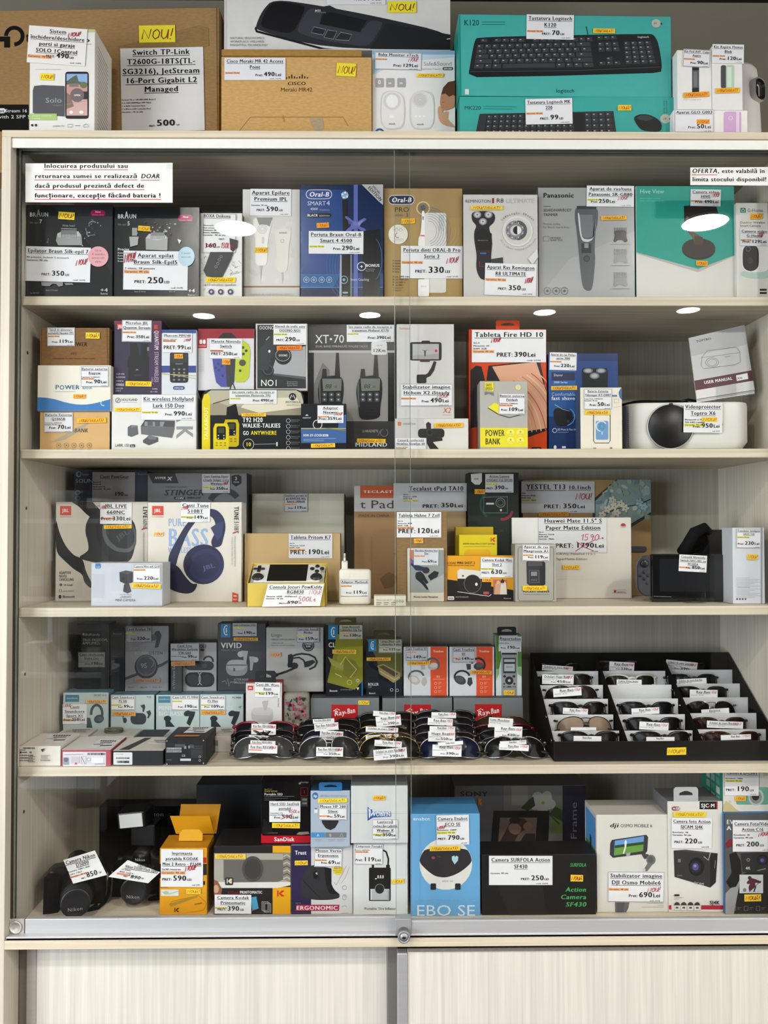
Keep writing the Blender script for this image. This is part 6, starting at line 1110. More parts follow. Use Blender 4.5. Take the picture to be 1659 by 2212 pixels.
for (rc, lb, lg) in (((671,1508,819,1600), 'grey glasses-case carton with red script patch, leftmost of three', (716,1522,773,1556)), ((826,1508,977,1600), 'grey glasses-case carton with red script patch, middle of three', (873,1522,931,1556)), ((980,1508,1130,1600), 'grey glasses-case carton with red script patch, rightmost of three', (1026,1521,1084,1556))):
    t = B('glasses_case_box', lb, rc, .18, .11, '6e7376', Z4, group='grey glasses-case cartons', side='4a4d50'); RB.append(t)
    x0, y0, x1, y1 = lg; t.R(x0,y0,x1,y1,'b01820'); t.T('Ray',x0+6,x0+30,y1-9,11,'f0e0e0','bi',-9); t.T('Ban',x0+34,x1-5,y1-14,11,'f0e0e0','bi',-9); t.E(x0+31,y1-16,1.5,1.5,'f0e0e0'); t.L([(x0+4,y1-20),(x0+12,y1-25),(x0+18,y1-22)],1.4,'f0e0e0')
RB[0].S(774,1513,798,1522,'NOU!','e0c838','a83018',1)
# three flower-printed and white pieces in front of the riser
t = B('earbud_box', 'white and red carton with pale buds and a dark hang tab, tagged 199', (531,1474,609,1572), .16, .035, 'd2d0d0', Z4, side='8a2a28')
t.R(531,1470,609,1476,'9a2a28'); t.R(535,1481,547,1491,'c8352f'); t.T('JBL',537,545,1488,4,'f0e0e0','b'); t.RR(543,1530,590,1560,10,'b4b2b4'); t.RR(545,1528,588,1545,8,'c0bec0'); t.E(572,1518,6,5,'b8b6b8'); t.P('566,1515 580,1513 576,1534 570,1534','b0aeb0'); t.T('wave beam',600,600+20,1508,4,'b87a78','',90)
t.G(551,1474,605,1506,'Casti JBL Wave|Beam','199','L','y',rot=1.5,th=4.6,ph=6); t.tab(551,1449,596,1473,'1d1f24')
c = unp(639, 1596, .165); w = (unp(668,1540,.165).x-unp(611,1540,.165).x)/2
e = empty('eyeglass_case', (c.x, .165, Z4+.0004), 'floral printed soft glasses case between the white bud carton and the grey carton', 'case')
h = unp(639, 1498, .165).z-Z4; mb = MB(); mb.box(-w, w, 0, .03, 0, h, '8d8a80', .01, 3, smooth=True)
p = Print(e.location, Matrix.Identity(3), -w+.007, w-.007, .006, h-.006)
for i in range(90):
    x, y = r.uniform(611,668), r.uniform(1498,1595); k = r.random()
    if k < .3:
        for j in range(5): p.E(x+2.6*math.cos(j*1.257),y+2.6*math.sin(j*1.257),2.6,2,r.choice(('a04a6a','8a3450','b86a80')),j*72,7)
    elif k < .75: p.E(x,y,r.uniform(3,6),r.uniform(1.2,2.2),r.choice(('3a4a34','2a3528','5a6248')),r.uniform(0,180),8)
    else: p.E(x,y,r.uniform(2,4),r.uniform(2,4),r.choice(('c4beb0','6a5a50','2a2624')),0,8)
n0 = len(mb.v); mb.v += p.mb.v; mb.f += [tuple(i+n0 for i in f) for f in p.mb.f]; mb.c += p.mb.c; mb.sm += p.mb.sm
link('case_body', mb, 'fabric', e)
# clip-strip cartons on the grey cases
t = B('light_clip_box', 'black carton with a painted olive reflection, blue logo and two-colour title, tagged 130', (704,1350,784,1505), .2, .04, '1f2228', RB[0], m='gloss', side='15161a')
t.R(781,1430,784,1505,'2a64a0'); cellogo(t,709,1350,21,31); t.T('CLIP',709,736,1398,10,'d8d8d4','b'); t.T('PRO',741,768,1398,10,'7aa4b4','b'); t.P('727,1370 784,1370 784,1470 766,1490 707,1474 720,1415','77762e'); t.P('735,1400 784,1395 784,1440 740,1450 722,1445','84832f'); t.P('708,1418 718,1424 752,1442 748,1450 716,1436','8e8c4a'); t.P('745,1420 768,1428 778,1448 758,1470 740,1455','6e6d32'); t.L('750,1424 770,1446 756,1464',1.4,'b8b670'); t.L('735,1436 747,1418 750,1424',1.2,'c8c680'); t.L('724,1455 738,1462',1.4,'c8c680'); t.O(755,1474,5,1.2,'b0ae60'); t.T('Bluetooth',712,729,1494,4,'ccc','b'); t.T('COMPATIBLE',735,762,1491,2.6,'888'); t.O(773,1470,3,.8,'ccc'); t.P('770,1485 776,1485 773,1491','ccc')  # olive patches: reflection of yellow bags painted into the front
t.G(733,1350,783,1380,'Lampa Bluetooth|Cellularline Clip Pro','130','L','o',th=3.6,ph=5.4,c='a8a89a'); t.S(718,1403,770,1412,'NOUĂ/SIGILATĂ!','d0a83a','7a3a18',.5); t.tab(723,1334,770,1349,'4a4010')
t = B('light_clip_box', 'black carton with a bronze roller clip, lower half navy, tagged 119', (791,1380,869,1504), .2, .04, '26292c', RB[1], m='gloss', side='15161a')
t.P('791,1380 869,1380 869,1470 830,1485 812,1420','55562f'); t.R(791,1462,869,1504,'20242c'); cellogo(t,796,1381,17,26); t.P('815,1438 828,1434 866,1454 864,1466 850,1475 820,1456','8a7c56'); t.P('818,1440 828,1437 860,1455 852,1462','4a4434'); t.L('821,1450 852,1468 862,1462',1.6,'b8a878'); t.P('796,1432 806,1430 808,1436 818,1444 815,1450 800,1440','1b1c1e'); t.P('817,1455 840,1468 838,1476 820,1466','1b1c1e'); t.T('ROLLER',795,818,1481,6,'c0c2bc','b'); t.T('CLIP',795,803,1486,4,'8a8c88'); t.T('Bluetooth',797,811,1499,3.6,'bbb','b'); t.O(846,1490,3,.8,'bbb'); t.O(858,1491,3,.8,'bbb')
t.G(818,1381,868,1410,'Lampa Bluetooth|Cellularline Roller','119','L',hl='',th=3.6,ph=5.4,c='a8a89a',border=True); t.S(792,1420,844,1427,'NOUĂ/SIGILATĂ!','d0a43a','8a2a18'); t.tab(807,1361,852,1378,'3a3214')
def trufree(t, x, c1, c2):
    t.R(x+58,1397,x+93,1505,'cc4c28'); t.T('Truefree',x+64,x+86,1409,4.4,'f0d0c4','b'); t.A(x+62,1436,14,-170,40,4.5,'55565a' if c1 != '3a3a3e' else '26262a',14); t.P([(x+36,1434),(x+46,1434),(x+46,1446),(x+38,1447)],c1); t.E(x+63,1439,11,8,c1,-8); t.E(x+65,1437,8,5,c2,-8); t.A(x+27,1462,16,150,350,4,'55565a' if c1 != '3a3a3e' else '26262a',13); t.E(x+23,1469,13,9,c1,25); t.E(x+22,1467,9,6,c2,25); t.P([(x+40,1464),(x+48,1463),(x+50,1476),(x+44,1483),(x+38,1476)],c1)
    t.T('01',x+71,x+79,1464,5,'f0d0c4'); t.L([(x+64,1467),(x+88,1467)],.7,'e8b0a0')
    for i in range(3): t.O(x+69,1476+i*9,2.6,.7,'e8a898'); t.T('Open',x+74,x+82,1475+i*9,2.4,'e8b0a0'); t.T('ear',x+74,x+80,1478+i*9,2.4,'e8b0a0')
t = B('earbud_box', 'white carton with orange stripe and beige ear hook speakers', (872,1397,968,1505), .2, .05, 'c4c6cc', RB[1], group='orange striped ear hook cartons', side='4a4b50')
trufree(t,872,'a8a49e','bcb8b0'); t.G(876,1397,923,1427,'Casti Truefree 01','149','L',border=True,th=4.6,ph=6,c='b8bac2'); t.S(881,1428,929,1436,'NOU/SIGILAT!','d8a438','a84018',-1)
t = B('earbud_box', 'white carton with orange stripe and black ear hook speakers', (971,1397,1068,1506), .2, .05, 'c4c6cc', RB[2], group='orange striped ear hook cartons', side='4a4b50')
trufree(t,971,'3a3a3e','4c4c52'); t.G(977,1398,1026,1431,'Casti Truefree|01','149','L',border=True,th=4.8,ph=5.6,c='b8bac2'); t.S(1016,1448,1062,1456,'NOU/SIGILATE!','d8a438','a83018',1)
t = B('voice_recorder_box', 'tall white and green carton with a silver recorder and black hang tab, tagged 190', (1071,1372,1127,1508), .2, .04, 'c2ccd0', RB[2], side='7a8084')
t.P('1071,1372 1080,1372 1083,1420 1078,1445 1071,1445','4a7a2e'); t.P('1071,1445 1078,1445 1078,1455 1071,1470','8aa880'); t.R(1118,1372,1127,1440,'4a7a2e'); t.P('1118,1440 1127,1440 1127,1462 1118,1455','8aa880'); t.RR(1083,1410,1117,1506,3,'8a8c90'); t.R(1084,1410,1116,1414,'222'); t.R(1087,1421,1114,1454,'2a2c2e'); t.R(1089,1424,1112,1450,'aab4b4'); t.R(1089,1430,1112,1434,'222'); t.R(1093,1440,1107,1441,'444'); t.E(1100,1470,9,9,'26282b'); t.E(1100,1470,3,3,'aaa'); t.E(1090,1461,3,3,'333'); t.E(1110,1461,3,3,'333'); t.E(1089,1477,2,2,'333'); t.E(1111,1477,2.4,2.4,'333'); t.R(1087,1482,1114,1485,'333'); t.T('RAM',1090,1096,1484.5,2,'ccc'); t.T('PLUS',1104,1112,1484.5,2,'ccc')
t.G(1077,1374,1126,1407,'Reportofon','190','L',hl='',rot=1.5,th=5.2,ph=6,c='c4c6cc'); t.S(1088,1491,1111,1501,'NOU!','e0c038','a83018',1); t.tab(1074,1354,1115,1372,'17171a')
# phone cartons lying in front
GP = 'phone cartons lying on the fourth shelf'
t = B('phone_box', 'white phone carton lying flat, several barcodes on its end, at the far left', (42,1612,131,1656), .008, .1, 'ded9d0', Z4, group=GP)
barcode(t,50,76,1614,1618); t.L('43,1620 56,1620',1.4,'444'); t.R(43,1623,47,1627,'333'); t.R(48,1624,59,1626,'555'); t.R(64,1623,69,1627,'888')
for i in range(3): barcode(t,43,72,1630+i*5.4,1632.5+i*5.4,'333'); t.L([(62,1633.6+i*5.4),(77,1633.6+i*5.4)],1,'888')
t.P('89,1618 98,1616 95,1620 93,1624','333'); t.L('89,1631 109,1631',1,'888'); t.L('89,1634 105,1634',1,'888'); t.L('89,1637 104,1637',1,'888'); barcode(t,89,110,1640,1643,'666'); topsheet(t,((.42,.3),(.95,.35),(1.0,.9),(.3,.92)),hl='c88a4a')
t = B('phone_box', 'red-sided phone carton lying flat with a white printed end', (133,1620,239,1658), .005, .1, 'b04a58', Z4, group=GP)
t.R(136,1624,229,1656,'d8d4de'); barcode(t,189,228,1626,1631); t.R(137,1636,149,1652,'9a9cac'); t.E(143,1641,5,5,'6a6c80'); t.R(154,1634,172,1648,'c8c0cc'); t.P('164,1646 167,1651 161,1651','c8384a'); t.L('176,1634 184,1650',.8,'777'); t.L('176,1634 186,1634 186,1650 176,1650',.6,'999',True); t.O(192,1640,4,.7,'999'); t.R(198,1636,224,1648,'e8e6ec'); t.L('140,1630 180,1629',1,'999'); t.L('205,1650 228,1650',1,'777')
topsheet(t,((.0,.0),(1,.0),(1,1),(.0,1)),False,'d8d4d2'); topsheet(t,((.5,.12),(.98,.2),(1.0,.7),(.5,.75)),z=.0006)
t = B('phone_box', 'phone carton lying flat with white lid, black sides and a white end sticker', (244,1622,352,1656), .008, .1, '232428', Z4, group=GP)
t.RR(245,1625,286,1652,2,'d4d8dc'); t.T('Color: Shiny',250,266,1630,2.4,'666'); barcode(t,251,280,1636,1639); barcode(t,253,279,1643,1648); topsheet(t,((0,0),(1,0),(1,1),(0,1)),False,'d6d0c8'); topsheet(t,((.1,.05),(.3,.05),(.5,.95),(.36,.95)),False,'4a4a4c',.0004); topsheet(t,((.55,.5),(1,.5),(.98,.75),(.55,.8)),z=.0006,hl='c88a4a')
t = B('phone_box', 'black phone carton lying flat with fine white print on its end', (357,1597,445,1654), .01, .1, '1f1f22', Z4, group=GP)
for i in range(6): t.L([(378+31*(i%2),1608+i*1.2),(400+31*(i%2)*.6,1608+i*1.2)],.6,'88888c')
t.R(360,1615,392,1619,'c0c0c4'); t.R(360,1621,392,1625,'c0c0c4'); barcode(t,361,391,1616,1618); barcode(t,361,391,1622,1624)
for i in range(12): t.T('mmmmmmmmm',413,438,1611+i*2.2,1.1,'77777b')
t.T('CE',393,401,1634,4.4,'c0c0c4','b'); t.R(398,1611,403,1617,'888'); t.R(407,1610,411,1616,'888'); t.L('361,1641 372,1641',.8,'888'); t.R(390,1638,413,1643,'c4c4c8'); t.O(432,1634,2,.8,'aaa'); t.O(432,1642,2,.8,'aaa')
for x, y in ((361,1600),(440,1599),(361,1650),(440,1648)): t.E(x,y,1.4,1.6,'aaa')
topsheet(t,((.3,.5),(.85,.5),(.95,.95),(.35,.98))); topsheet(t,((.15,.2),(.75,.2),(.78,.3),(.17,.32)),False,'c07a3a',.0003)
t = B('phone_box', 'white phone carton at the back left with wires on its lid', (118,1588,190,1640), .122, .06, 'c8c5be', Z4, group=GP); topsheet(t,((.1,.3),(.9,.3),(1,.8),(.2,.85)),c='bcbab4')
t = B('phone_box', 'pale phone carton behind the red-sided one with dark rings on its lid', (194,1590,289,1640), .122, .06, 'bcbab5', Z4, group=GP)
mb = MB()
for k in range(3): mb.tube([(-.006+.02*math.cos(a*math.pi/12), .03+.012*math.sin(a*math.pi/12), t.h+.002+.003*k) for a in range(24)], .0013, ('5a5240','4a4434','6a6248')[k], 6, True)
t.pa.append(('coiled_cord', mb, 'plastic', None))
t = B('phone_box', 'dark-lidded white phone carton behind the black one', (292,1592,352,1640), .122, .06, 'cfd2d6', Z4, group=GP); topsheet(t,((0,0),(1,0),(1,1),(0,1)),False,'3c4048')
t = B('phone_box', 'pinkish white phone carton beside the black one with a barcode on its end', (446,1590,499,1625), .1, .075, 'c6bdb8', Z4, group=GP); barcode(t,462,471,1599,1611,'444'); topsheet(t,((.3,.3),(1,.35),(.95,.8),(.3,.8)),c='c8c2c0')
# ---------------------------------------------------------------- sunglasses
def loosetag(root, rect, Y, tilt=20, text='Ray-Ban', price='390', nou=True, rot=0, hl=None):
    x0, y0, x1, y1 = rect; o = unp((x0+x1)/2, y1, Y); R_ = Matrix.Rotation(math.radians(-tilt), 3, 'X'); p = Print(o, R_)
    p.rot = ((x0+x1)/2, (y0+y1)/2, math.radians(rot)); q = p.uv([(x0,y0),(x0,y1),(x1,y1),(x1,y0)])
    p.mb.add([(u, -.0003, v) for u, v in q]+[(u, 0, v) for u, v in q], [(0,1,2,3),(7,6,5,4),(0,4,5,1),(1,5,6,2),(2,6,7,3),(3,7,4,0)], 'e4e4e8'); p.n = 4
    W_, H_ = x1-x0, y1-y0; th = min(5, H_*.3)
    w = min(W_*.8, text_geo(text, True)[2]*th*1.1); p.T(text, x0+W_*.5-w*.55, x0+W_*.5+w*.45, y0+th*1.45, th, K, 'bu')
    if H_ > 11: p.T('Garantie: 90 zile', x0+2, x0+W_*.5, y0+th*2.5, 1.7, '333', 'b')
    if hl: p.R(x0+1,y0+th*2.05,x0+W_*.45,y0+th*2.65,'d89068')
    if H_ > 18: p.T('Pret:', x0+W_*.28, x0+W_*.45, y1-H_*.16, 3, K, 'b'); p.T(price, x0+W_*.46, x0+W_*.74, y1-H_*.16, 5.4, K, 'b'); p.T('Lei', x0+W_*.75, x0+W_*.9, y1-H_*.16, 4, K, 'b')
    if nou: p.H('NOU!', x1-W_*.27, x1-W_*.05, y0+max(th*1.6, H_*.38), min(5.5, H_*.36), 'c04858', .8)
    o_ = link('price_tag', p.mb, 'paper', root); o_.matrix_parent_inverse = root.matrix_basis.inverted(); o_.matrix_basis = Matrix.Translation(p.loc) @ p.M3.to_4x4()
def lens_pts(style, s, n=28):
    out = []
    for k in range(n):
        a = 2*math.pi*k/n; c_, s_ = math.cos(a), math.sin(a); pw = .72 if style == 'way' else .85
        x = .0285*math.copysign(abs(c_)**pw, c_); z = .0192*math.copysign(abs(s_)**pw, s_)
        if style == 'avi': z *= 1.08; x += (.0045*s_)*(-1); z -= .003*max(0, c_)
        if style == 'way': z *= .93; x += .0035*s_
        x = s*(x+.0345); out.append((x, 5.5*x*x-.002, z))
    return out
def sunglasses(label, cx, cy, Y, style, rim, lensc, tilt=42, yaw=0, group='sunglasses piled on the fourth shelf', tags=(), scale=1.0, folded=True, rm=None):
    o = unp(cx, cy, Y); o.z = max(o.z, Z4+.0232); e = empty('sunglasses', o, label, 'sunglasses', group, (-math.radians(tilt), math.radians(0), math.radians(yaw))); e.scale = (scale,)*3
    metal = style == 'avi'; rr = .0011 if metal else .0026; mt = 'chrome' if metal else (rm or 'shiny')
    mb = MB()
    for s in (-1, 1): mb.tube(lens_pts(style, s), rr, rim, 6, True)
    if metal: mb.tube([(-.008,-.002,.006),(0,-.003,.008),(.008,-.002,.006)], .0011, rim, 6); mb.tube([(-.012,-.001,.017),(0,-.001,.018),(.012,-.001,.017)], .001, rim, 6)
    else: mb.tube([(-.009,-.002,.008),(0,-.0035,.0105),(.009,-.002,.008)], .0032, rim, 8)
    for s in (-1, 1): mb.tube([(s*.061,.0185,.011),(s*.068,.021,.012),(s*.07,.027,.011)], .0022 if metal else .0034, rim, 6)
    link('frame', mb, mt, e)
    for s in (-1, 1):
        P_ = lens_pts(style, s); mb = MB(); c_ = (s*.0345, 5.5*.0345**2-.005, 0); q = [((a+c_[0])/2, (b_+c_[1])/2-.0008, (d+c_[2])/2) for a, b_, d in P_]
        n = len(P_); mb.add(P_+q+[c_], [(i, (i+1) % n, n+(i+1) % n, n+i) for i in range(n)]+[(n+i, n+(i+1) % n, 2*n) for i in range(n)], lensc, True); link('lens', mb, 'lens', e)
    for s in (-1, 1):
        tp = [(s*.07,.027,.011),(s*.066,.029+.002*(s+1),.009),(-s*.01,.022+.002*(s+1),.0),(-s*.05,.016+.002*(s+1),-.006),(-s*.07,.012+.002*(s+1),-.012)]
        mb = MB(); mb.tube(tp, [.0018,.0016,.0015,.0022,.0026] if metal else [.003,.003,.0028,.003,.0026], rim if not metal else '8a8680', 6); tm = link('temple', mb, mt, e)
        if metal: mb = MB(); mb.tube([tp[3], tp[4]], [.0024,.003], '1a1715', 6); link('temple_tip', mb, 'plastic', tm)
    bpy.context.view_layer.update()
    for (rect, kw) in tags: loosetag(e, rect, Y-.021-(.012 if cy > 1600 else 0), **kw)
    return e
GO, SI, BK, BR = 'b89a5a', 'b4b4b8', '131315', '3a2418'
D_ = dict
stacks = [
 ('red-rimmed sunglasses tagged 530 at the back of the leftmost pile',569,1577,.085,'way','7a1828','1c1a1e',[((543,1564,596,1587),D_(text='Ray-Ban RB4387M',price='530',rot=2,hl=1))]),
 ('black sunglasses second from the back in the leftmost pile',568,1595,.065,'way',BK,'161618',[((538,1589,592,1600),D_(text='Ray-Ban RB2140',rot=3,hl=1))]),
 ('dark sunglasses just behind the front pair of the leftmost pile',567,1607,.05,'way',BK,'1c1c20',[((541,1600,595,1611),D_(text='Ray-Ban RB3548N',nou=False,rot=2,hl=1))]),
 ('silver-rimmed grey aviators tagged 390 at the front of the leftmost pile',568,1623,.032,'avi',SI,'3c3c3a',[((537,1609,599,1627),D_(text='Ray-Ban RB3583',price='390',rot=2,hl=1))]),
 ('black sunglasses at the back of the second pile from left',716,1570,.085,'way',BK,'121214',[((676,1553,722,1562),D_(text='Ray-Ban RB2186M',nou=False,rot=-3))]),
 ('black sunglasses tagged 390 second from the back in the second pile',705,1583,.07,'way',BK,'141416',[((679,1562,731,1578),D_(text='Ray-Ban RB4171',price='390',rot=-4))]),
 ('silver-rimmed blue-black aviators tagged 350 in the middle of the second pile',712,1597,.055,'avi',SI,'1b1d2a',[((691,1579,741,1599),D_(text='Ray-Ban RB3561',price='350',rot=4))]),
 ('dark grey aviators behind the front pair of the second pile',708,1611,.044,'avi','77777a','2c2c30',[]),
 ('silver-rimmed aviators tagged 350 at the front of the second pile',711,1625,.03,'avi',SI,'2a2a2a',[((683,1614,741,1634),D_(text='Ray-Ban RB3548N',price='350',rot=1))]),
 ('large black sunglasses at the back of the third pile',838,1556,.095,'way',BK,'0f0f11',[((806,1537,854,1548),D_(rot=4))]),
 ('black sunglasses tagged 390 second from the back in the third pile',840,1572,.08,'way',BK,'111113',[((812,1546,866,1569),D_(price='390',rot=-6))]),
 ('gold-rimmed dark sunglasses with a long tag in the third pile',826,1589,.066,'avi',GO,'131316',[((790,1571,860,1582),D_(text='Ochelari de soare Hugo',rot=2))]),
 ('black sunglasses with a folded tag in the middle of the third pile',830,1600,.055,'way',BK,'161618',[((790,1587,861,1599),D_(text='Ochelari de soare Ray-Ban',rot=-3))]),
 ('gold-rimmed grey sunglasses behind the front pair of the third pile',838,1604,.044,'avi',GO,'2e2c2a',[((809,1600,868,1613),D_(price='390',rot=4))]),
 ('gold-rimmed round sunglasses tagged 390 at the front of the third pile, under the glass overlap',842,1627,.03,'avi',GO,'1a1816',[((807,1617,879,1640),D_(text='Ochelari de soare Ray-Ban',price='390',rot=-5))]),
 ('black sunglasses at the very back of the fourth pile',963,1552,.095,'way',BK,'101012',[((932,1539,985,1551),D_(rot=1))]),
 ('black sunglasses second from the back in the fourth pile',960,1566,.08,'way',BK,'121214',[((924,1552,978,1567),D_(rot=3))]),
 ('black sunglasses in the middle of the fourth pile',962,1581,.066,'way',BK,'15151c',[((928,1569,983,1580),D_(rot=1))]),
 ('brown-black sunglasses tagged 550 behind the front pair of the fourth pile',962,1599,.05,'way','2a1c14','191413',[((925,1580,983,1602),D_(text='Hugo Boss',price='550',rot=1))]),
 ('silver-rimmed navy sunglasses tagged 390 at the front of the fourth pile',972,1622,.032,'avi',SI,'151a33',[((934,1609,997,1634),D_(price='390',rot=1.5)),((946,1602,1000,1610),D_(text='Hugo Boss',nou=False,rot=-4))]),
 ('gold and brown sunglasses at the back of the rightmost pile',1085,1567,.085,'avi','8a6a48','3a2622',[((1056,1551,1108,1567),D_(text='Love Moschino',nou=False,rot=4))]),
 ('dark red sunglasses second from the back in the rightmost pile',1092,1582,.07,'way','5a1420','1a1214',[((1054,1565,1105,1571),D_(text=' ',nou=False))]),
 ('large black sunglasses tagged 430 in the rightmost pile',1102,1594,.058,'way',BK,'121214',[((1068,1569,1128,1594),D_(price='430',rot=2))]),
 ('black sunglasses behind the front pair of the rightmost pile',1110,1609,.044,'way',BK,'161618',[((1080,1600,1137,1609),D_(rot=-3))]),
 ('silver-rimmed black aviators at the front of the rightmost pile',1115,1624,.03,'avi',SI,'141416',[((1078,1608,1142,1621),D_(price='190',rot=3))]),
]
for i, (lb, cx, cy, Y, st, rim, ln, tg) in enumerate(stacks):
    last = [j for j in range(i, len(stacks)) if j == len(stacks)-1 or stacks[j+1][3] > stacks[j][3]][0]
    sunglasses(lb, cx, min(cy, 1613), .031+.023*(last-i), st, rim, ln, tags=tg, yaw=r.uniform(-3, 3), tilt=25)
# slanted black rack with white divider cards
YR0, YR1 = .02, .262
xf0 = unp(1197, 1640, YR0).x; xf1 = XR-.004; hl_ = unp(1400, 1602, YR0).z-Z4; hb_ = unp(1340, 1410, YR1).z-Z4
e = rack = empty('sunglasses_rack', ((xf0+xf1)/2, YR0, Z4+.0004), 'black slanted three-column rack of sunglasses with white cards, at the right end', 'rack')
w = (xf1-xf0)/2; dp = YR1-YR0
def side(x0, x1, h0, h1, y0=0, y1=None): 
    y1 = y1 or dp; vs = [(x, y, z) for x in (x0, x1) for y, z in ((y0, 0), (y1, 0), (y1, h1), (y0+.012, h0), (y0, h0))]
    return MB().add(vs, [(0,1,2,3,4)[::-1], (5,6,7,8,9), (0,1,6,5)[::1], (1,2,7,6), (2,3,8,7), (3,4,9,8), (4,0,5,9)], '121214')
mb = MB(); mb.box(-w+.004, w-.004, .004, dp-.004, .0, .004, '121214'); link('base', mb, 'plastic', e)
mb = MB(); mb.box(-w, w, 0, .0035, 0, hl_, '141416', .0006); fl = link('front_panel', mb, 'plastic', e)
mb = MB(); mb.box(-w, w, dp-.0035, dp, 0, hb_, '101012'); link('back_panel', mb, 'fabric', e)
for x in (-w, w-.003): link('side_panel', side(x, x+.003, hl_, hb_, .0036, dp-.0036), 'fabric', e)
cw_ = 2*w/3
for k in (1, 2): link('partition', side(-w+k*cw_-.001, -w+k*cw_+.001, hl_-.004, hb_-.006, .0036, dp-.0036), 'fabric', e)
rowpx = [1450, 1480, 1510, 1544, 1579]; rowy = [.205, .168, .13, .092, .052]
for k in range(3):
    for j in range(5):
        zt = unp(1340, rowpx[j]-(2 if k == 2 else 0), YR0+rowy[j]).z-Z4; mb = MB(); mb.box(-w+k*cw_+.004, -w+(k+1)*cw_-.006, rowy[j], rowy[j]+.0012, max(zt-.05, .004), zt, 'd6d8dc'); link('divider_card', mb, 'paper', e)
p = Print(Vector((e.location.x, YR0, Z4)), Matrix.Identity(3)); q = p.uv([(1441,1615),(1440,1631),(1482,1630),(1482,1614)]); p.mb.add([(u, -.0006, v) for u, v in q], [(0,1,2,3)], 'e8c832'); p.n = 12; p.H('NOU!!!',1444,1477,1627,8,'7a5018',1.3); o = link('new_sticker', p.mb, 'paper', fl); o.matrix_parent_inverse = Matrix(); o.location = p.loc-e.location
mb = MB()
for y, z in ((.07, .075), (.02, .038)): mb.lathe([(.0035, 0), (.003, -.0015), (0, -.002)], 'aaa', 'x', (-w-.0002, y, z), n=12)
link('snap_fastener', mb, 'chrome', e)
RG = 'sunglasses standing in the slanted rack'
rk = [ # column, row, label, style, rim, lens, tag rect, kw
 (0,0,'dark sunglasses at the top of the rack left column, mostly hidden','way',BK,'121214',(1171,1438,1237,1450),D_(text='Ochelari de soare Hugo',rot=4)),
 (0,1,'dark sunglasses tagged 450, second row of the rack left column','way',BK,'221d1c',(1171,1457,1239,1478),D_(text='Ochelari Hugo Boss',price='450',rot=1)),
 (0,2,'rimless brown sunglasses tagged 470, third row of the rack left column','avi','55504a','2a2322',(1195,1486,1256,1504),D_(price='470',rot=-4)),
 (0,3,'black sunglasses, fourth row of the rack left column','way',BK,'1a1719',(1216,1530,1270,1543),D_(rot=3)),
 (0,4,'sunglasses with light brown lenses, fifth row of the rack left column','avi','5a4a3c','8a7766',(1233,1571,1288,1578),D_(text=' ',nou=False)),
 (0,5,'black sunglasses at the front of the rack left column','way',BK,'17171a',(1239,1590,1299,1601),D_(nou=False,rot=1)),
 (1,0,'grey sunglasses tagged 330 at the top of the rack middle column','way','4a4a4c','1e1e20',(1316,1430,1370,1450),D_(price='330',rot=3)),
 (1,1,'white-rimmed sunglasses, second row of the rack middle column','way','d8d4c8','1f1c1a',(1332,1468,1386,1480),D_(text='Calvin Klein Jeans',nou=False,rot=1)),
 (1,3,'black sunglasses, fourth row of the rack middle column','way',BK,'16161a',(1364,1529,1424,1543),D_(rot=-3)),
 (1,4,'black sunglasses, fifth row of the rack middle column','way',BK,'161618',(1381,1560,1444,1577),D_(price='420',rot=3)),
 (1,5,'black sunglasses at the front of the rack middle column','way',BK,'16161a',(1396,1592,1457,1601),D_(nou=False)),
 (2,0,'dark sunglasses under a curled tag at the top of the rack right column','way',BK,'121214',(1438,1428,1506,1450),D_(text='Ochelari de soare Givenchy',price='390',rot=6)),
 (2,1,'dark blue-grey sunglasses, second row of the rack right column','way',BK,'1a1e24',(1462,1466,1526,1478),D_(text='Ochelari de soare Ray-Ban',nou=False,rot=-3)),
 (2,2,'black sunglasses tagged 490, third row of the rack right column','way',BK,'151517',(1490,1490,1550,1508),D_(price='490',rot=1)),
 (2,3,'silver-rimmed sunglasses, fourth row of the rack right column','avi',SI,'141416',(1515,1531,1575,1543),D_(text='Burberry',nou=False,rot=-4)),
 (2,4,'dark brown sunglasses, fifth row of the rack right column','way',BR,'241613',(1527,1558,1605,1573),D_(text='Ochelari de soare Moschino',rot=2)),
 (2,5,'reddish brown sunglasses at the front of the rack right column','way','3a1c14','2a1510',(1557,1587,1622,1598),D_(rot=-2)),
]
cxp = [(1212,1226,1238,1254,1266,1278), (1337,1366,1384,1402,1418,1436), (1492,1500,1520,1538,1560,1588)]; cyp = [1444,1473,1500,1534,1568,1599]
rys = [.228, .186, .148, .11, .071, .031]
for k, j, lb, st, rim, ln, tr, kw in rk:
    cy = cyp[j]+(4 if j == 0 and k != 1 else 0); Y = YR0+rys[j]
    ee = sunglasses(lb, cxp[k][j], cy, Y-.002, st, rim, ln, tilt=14, group=RG, tags=(), scale=.93)
    bpy.context.view_layer.update(); loosetag(ee, tr, Y-.0105, tilt=8, **kw)
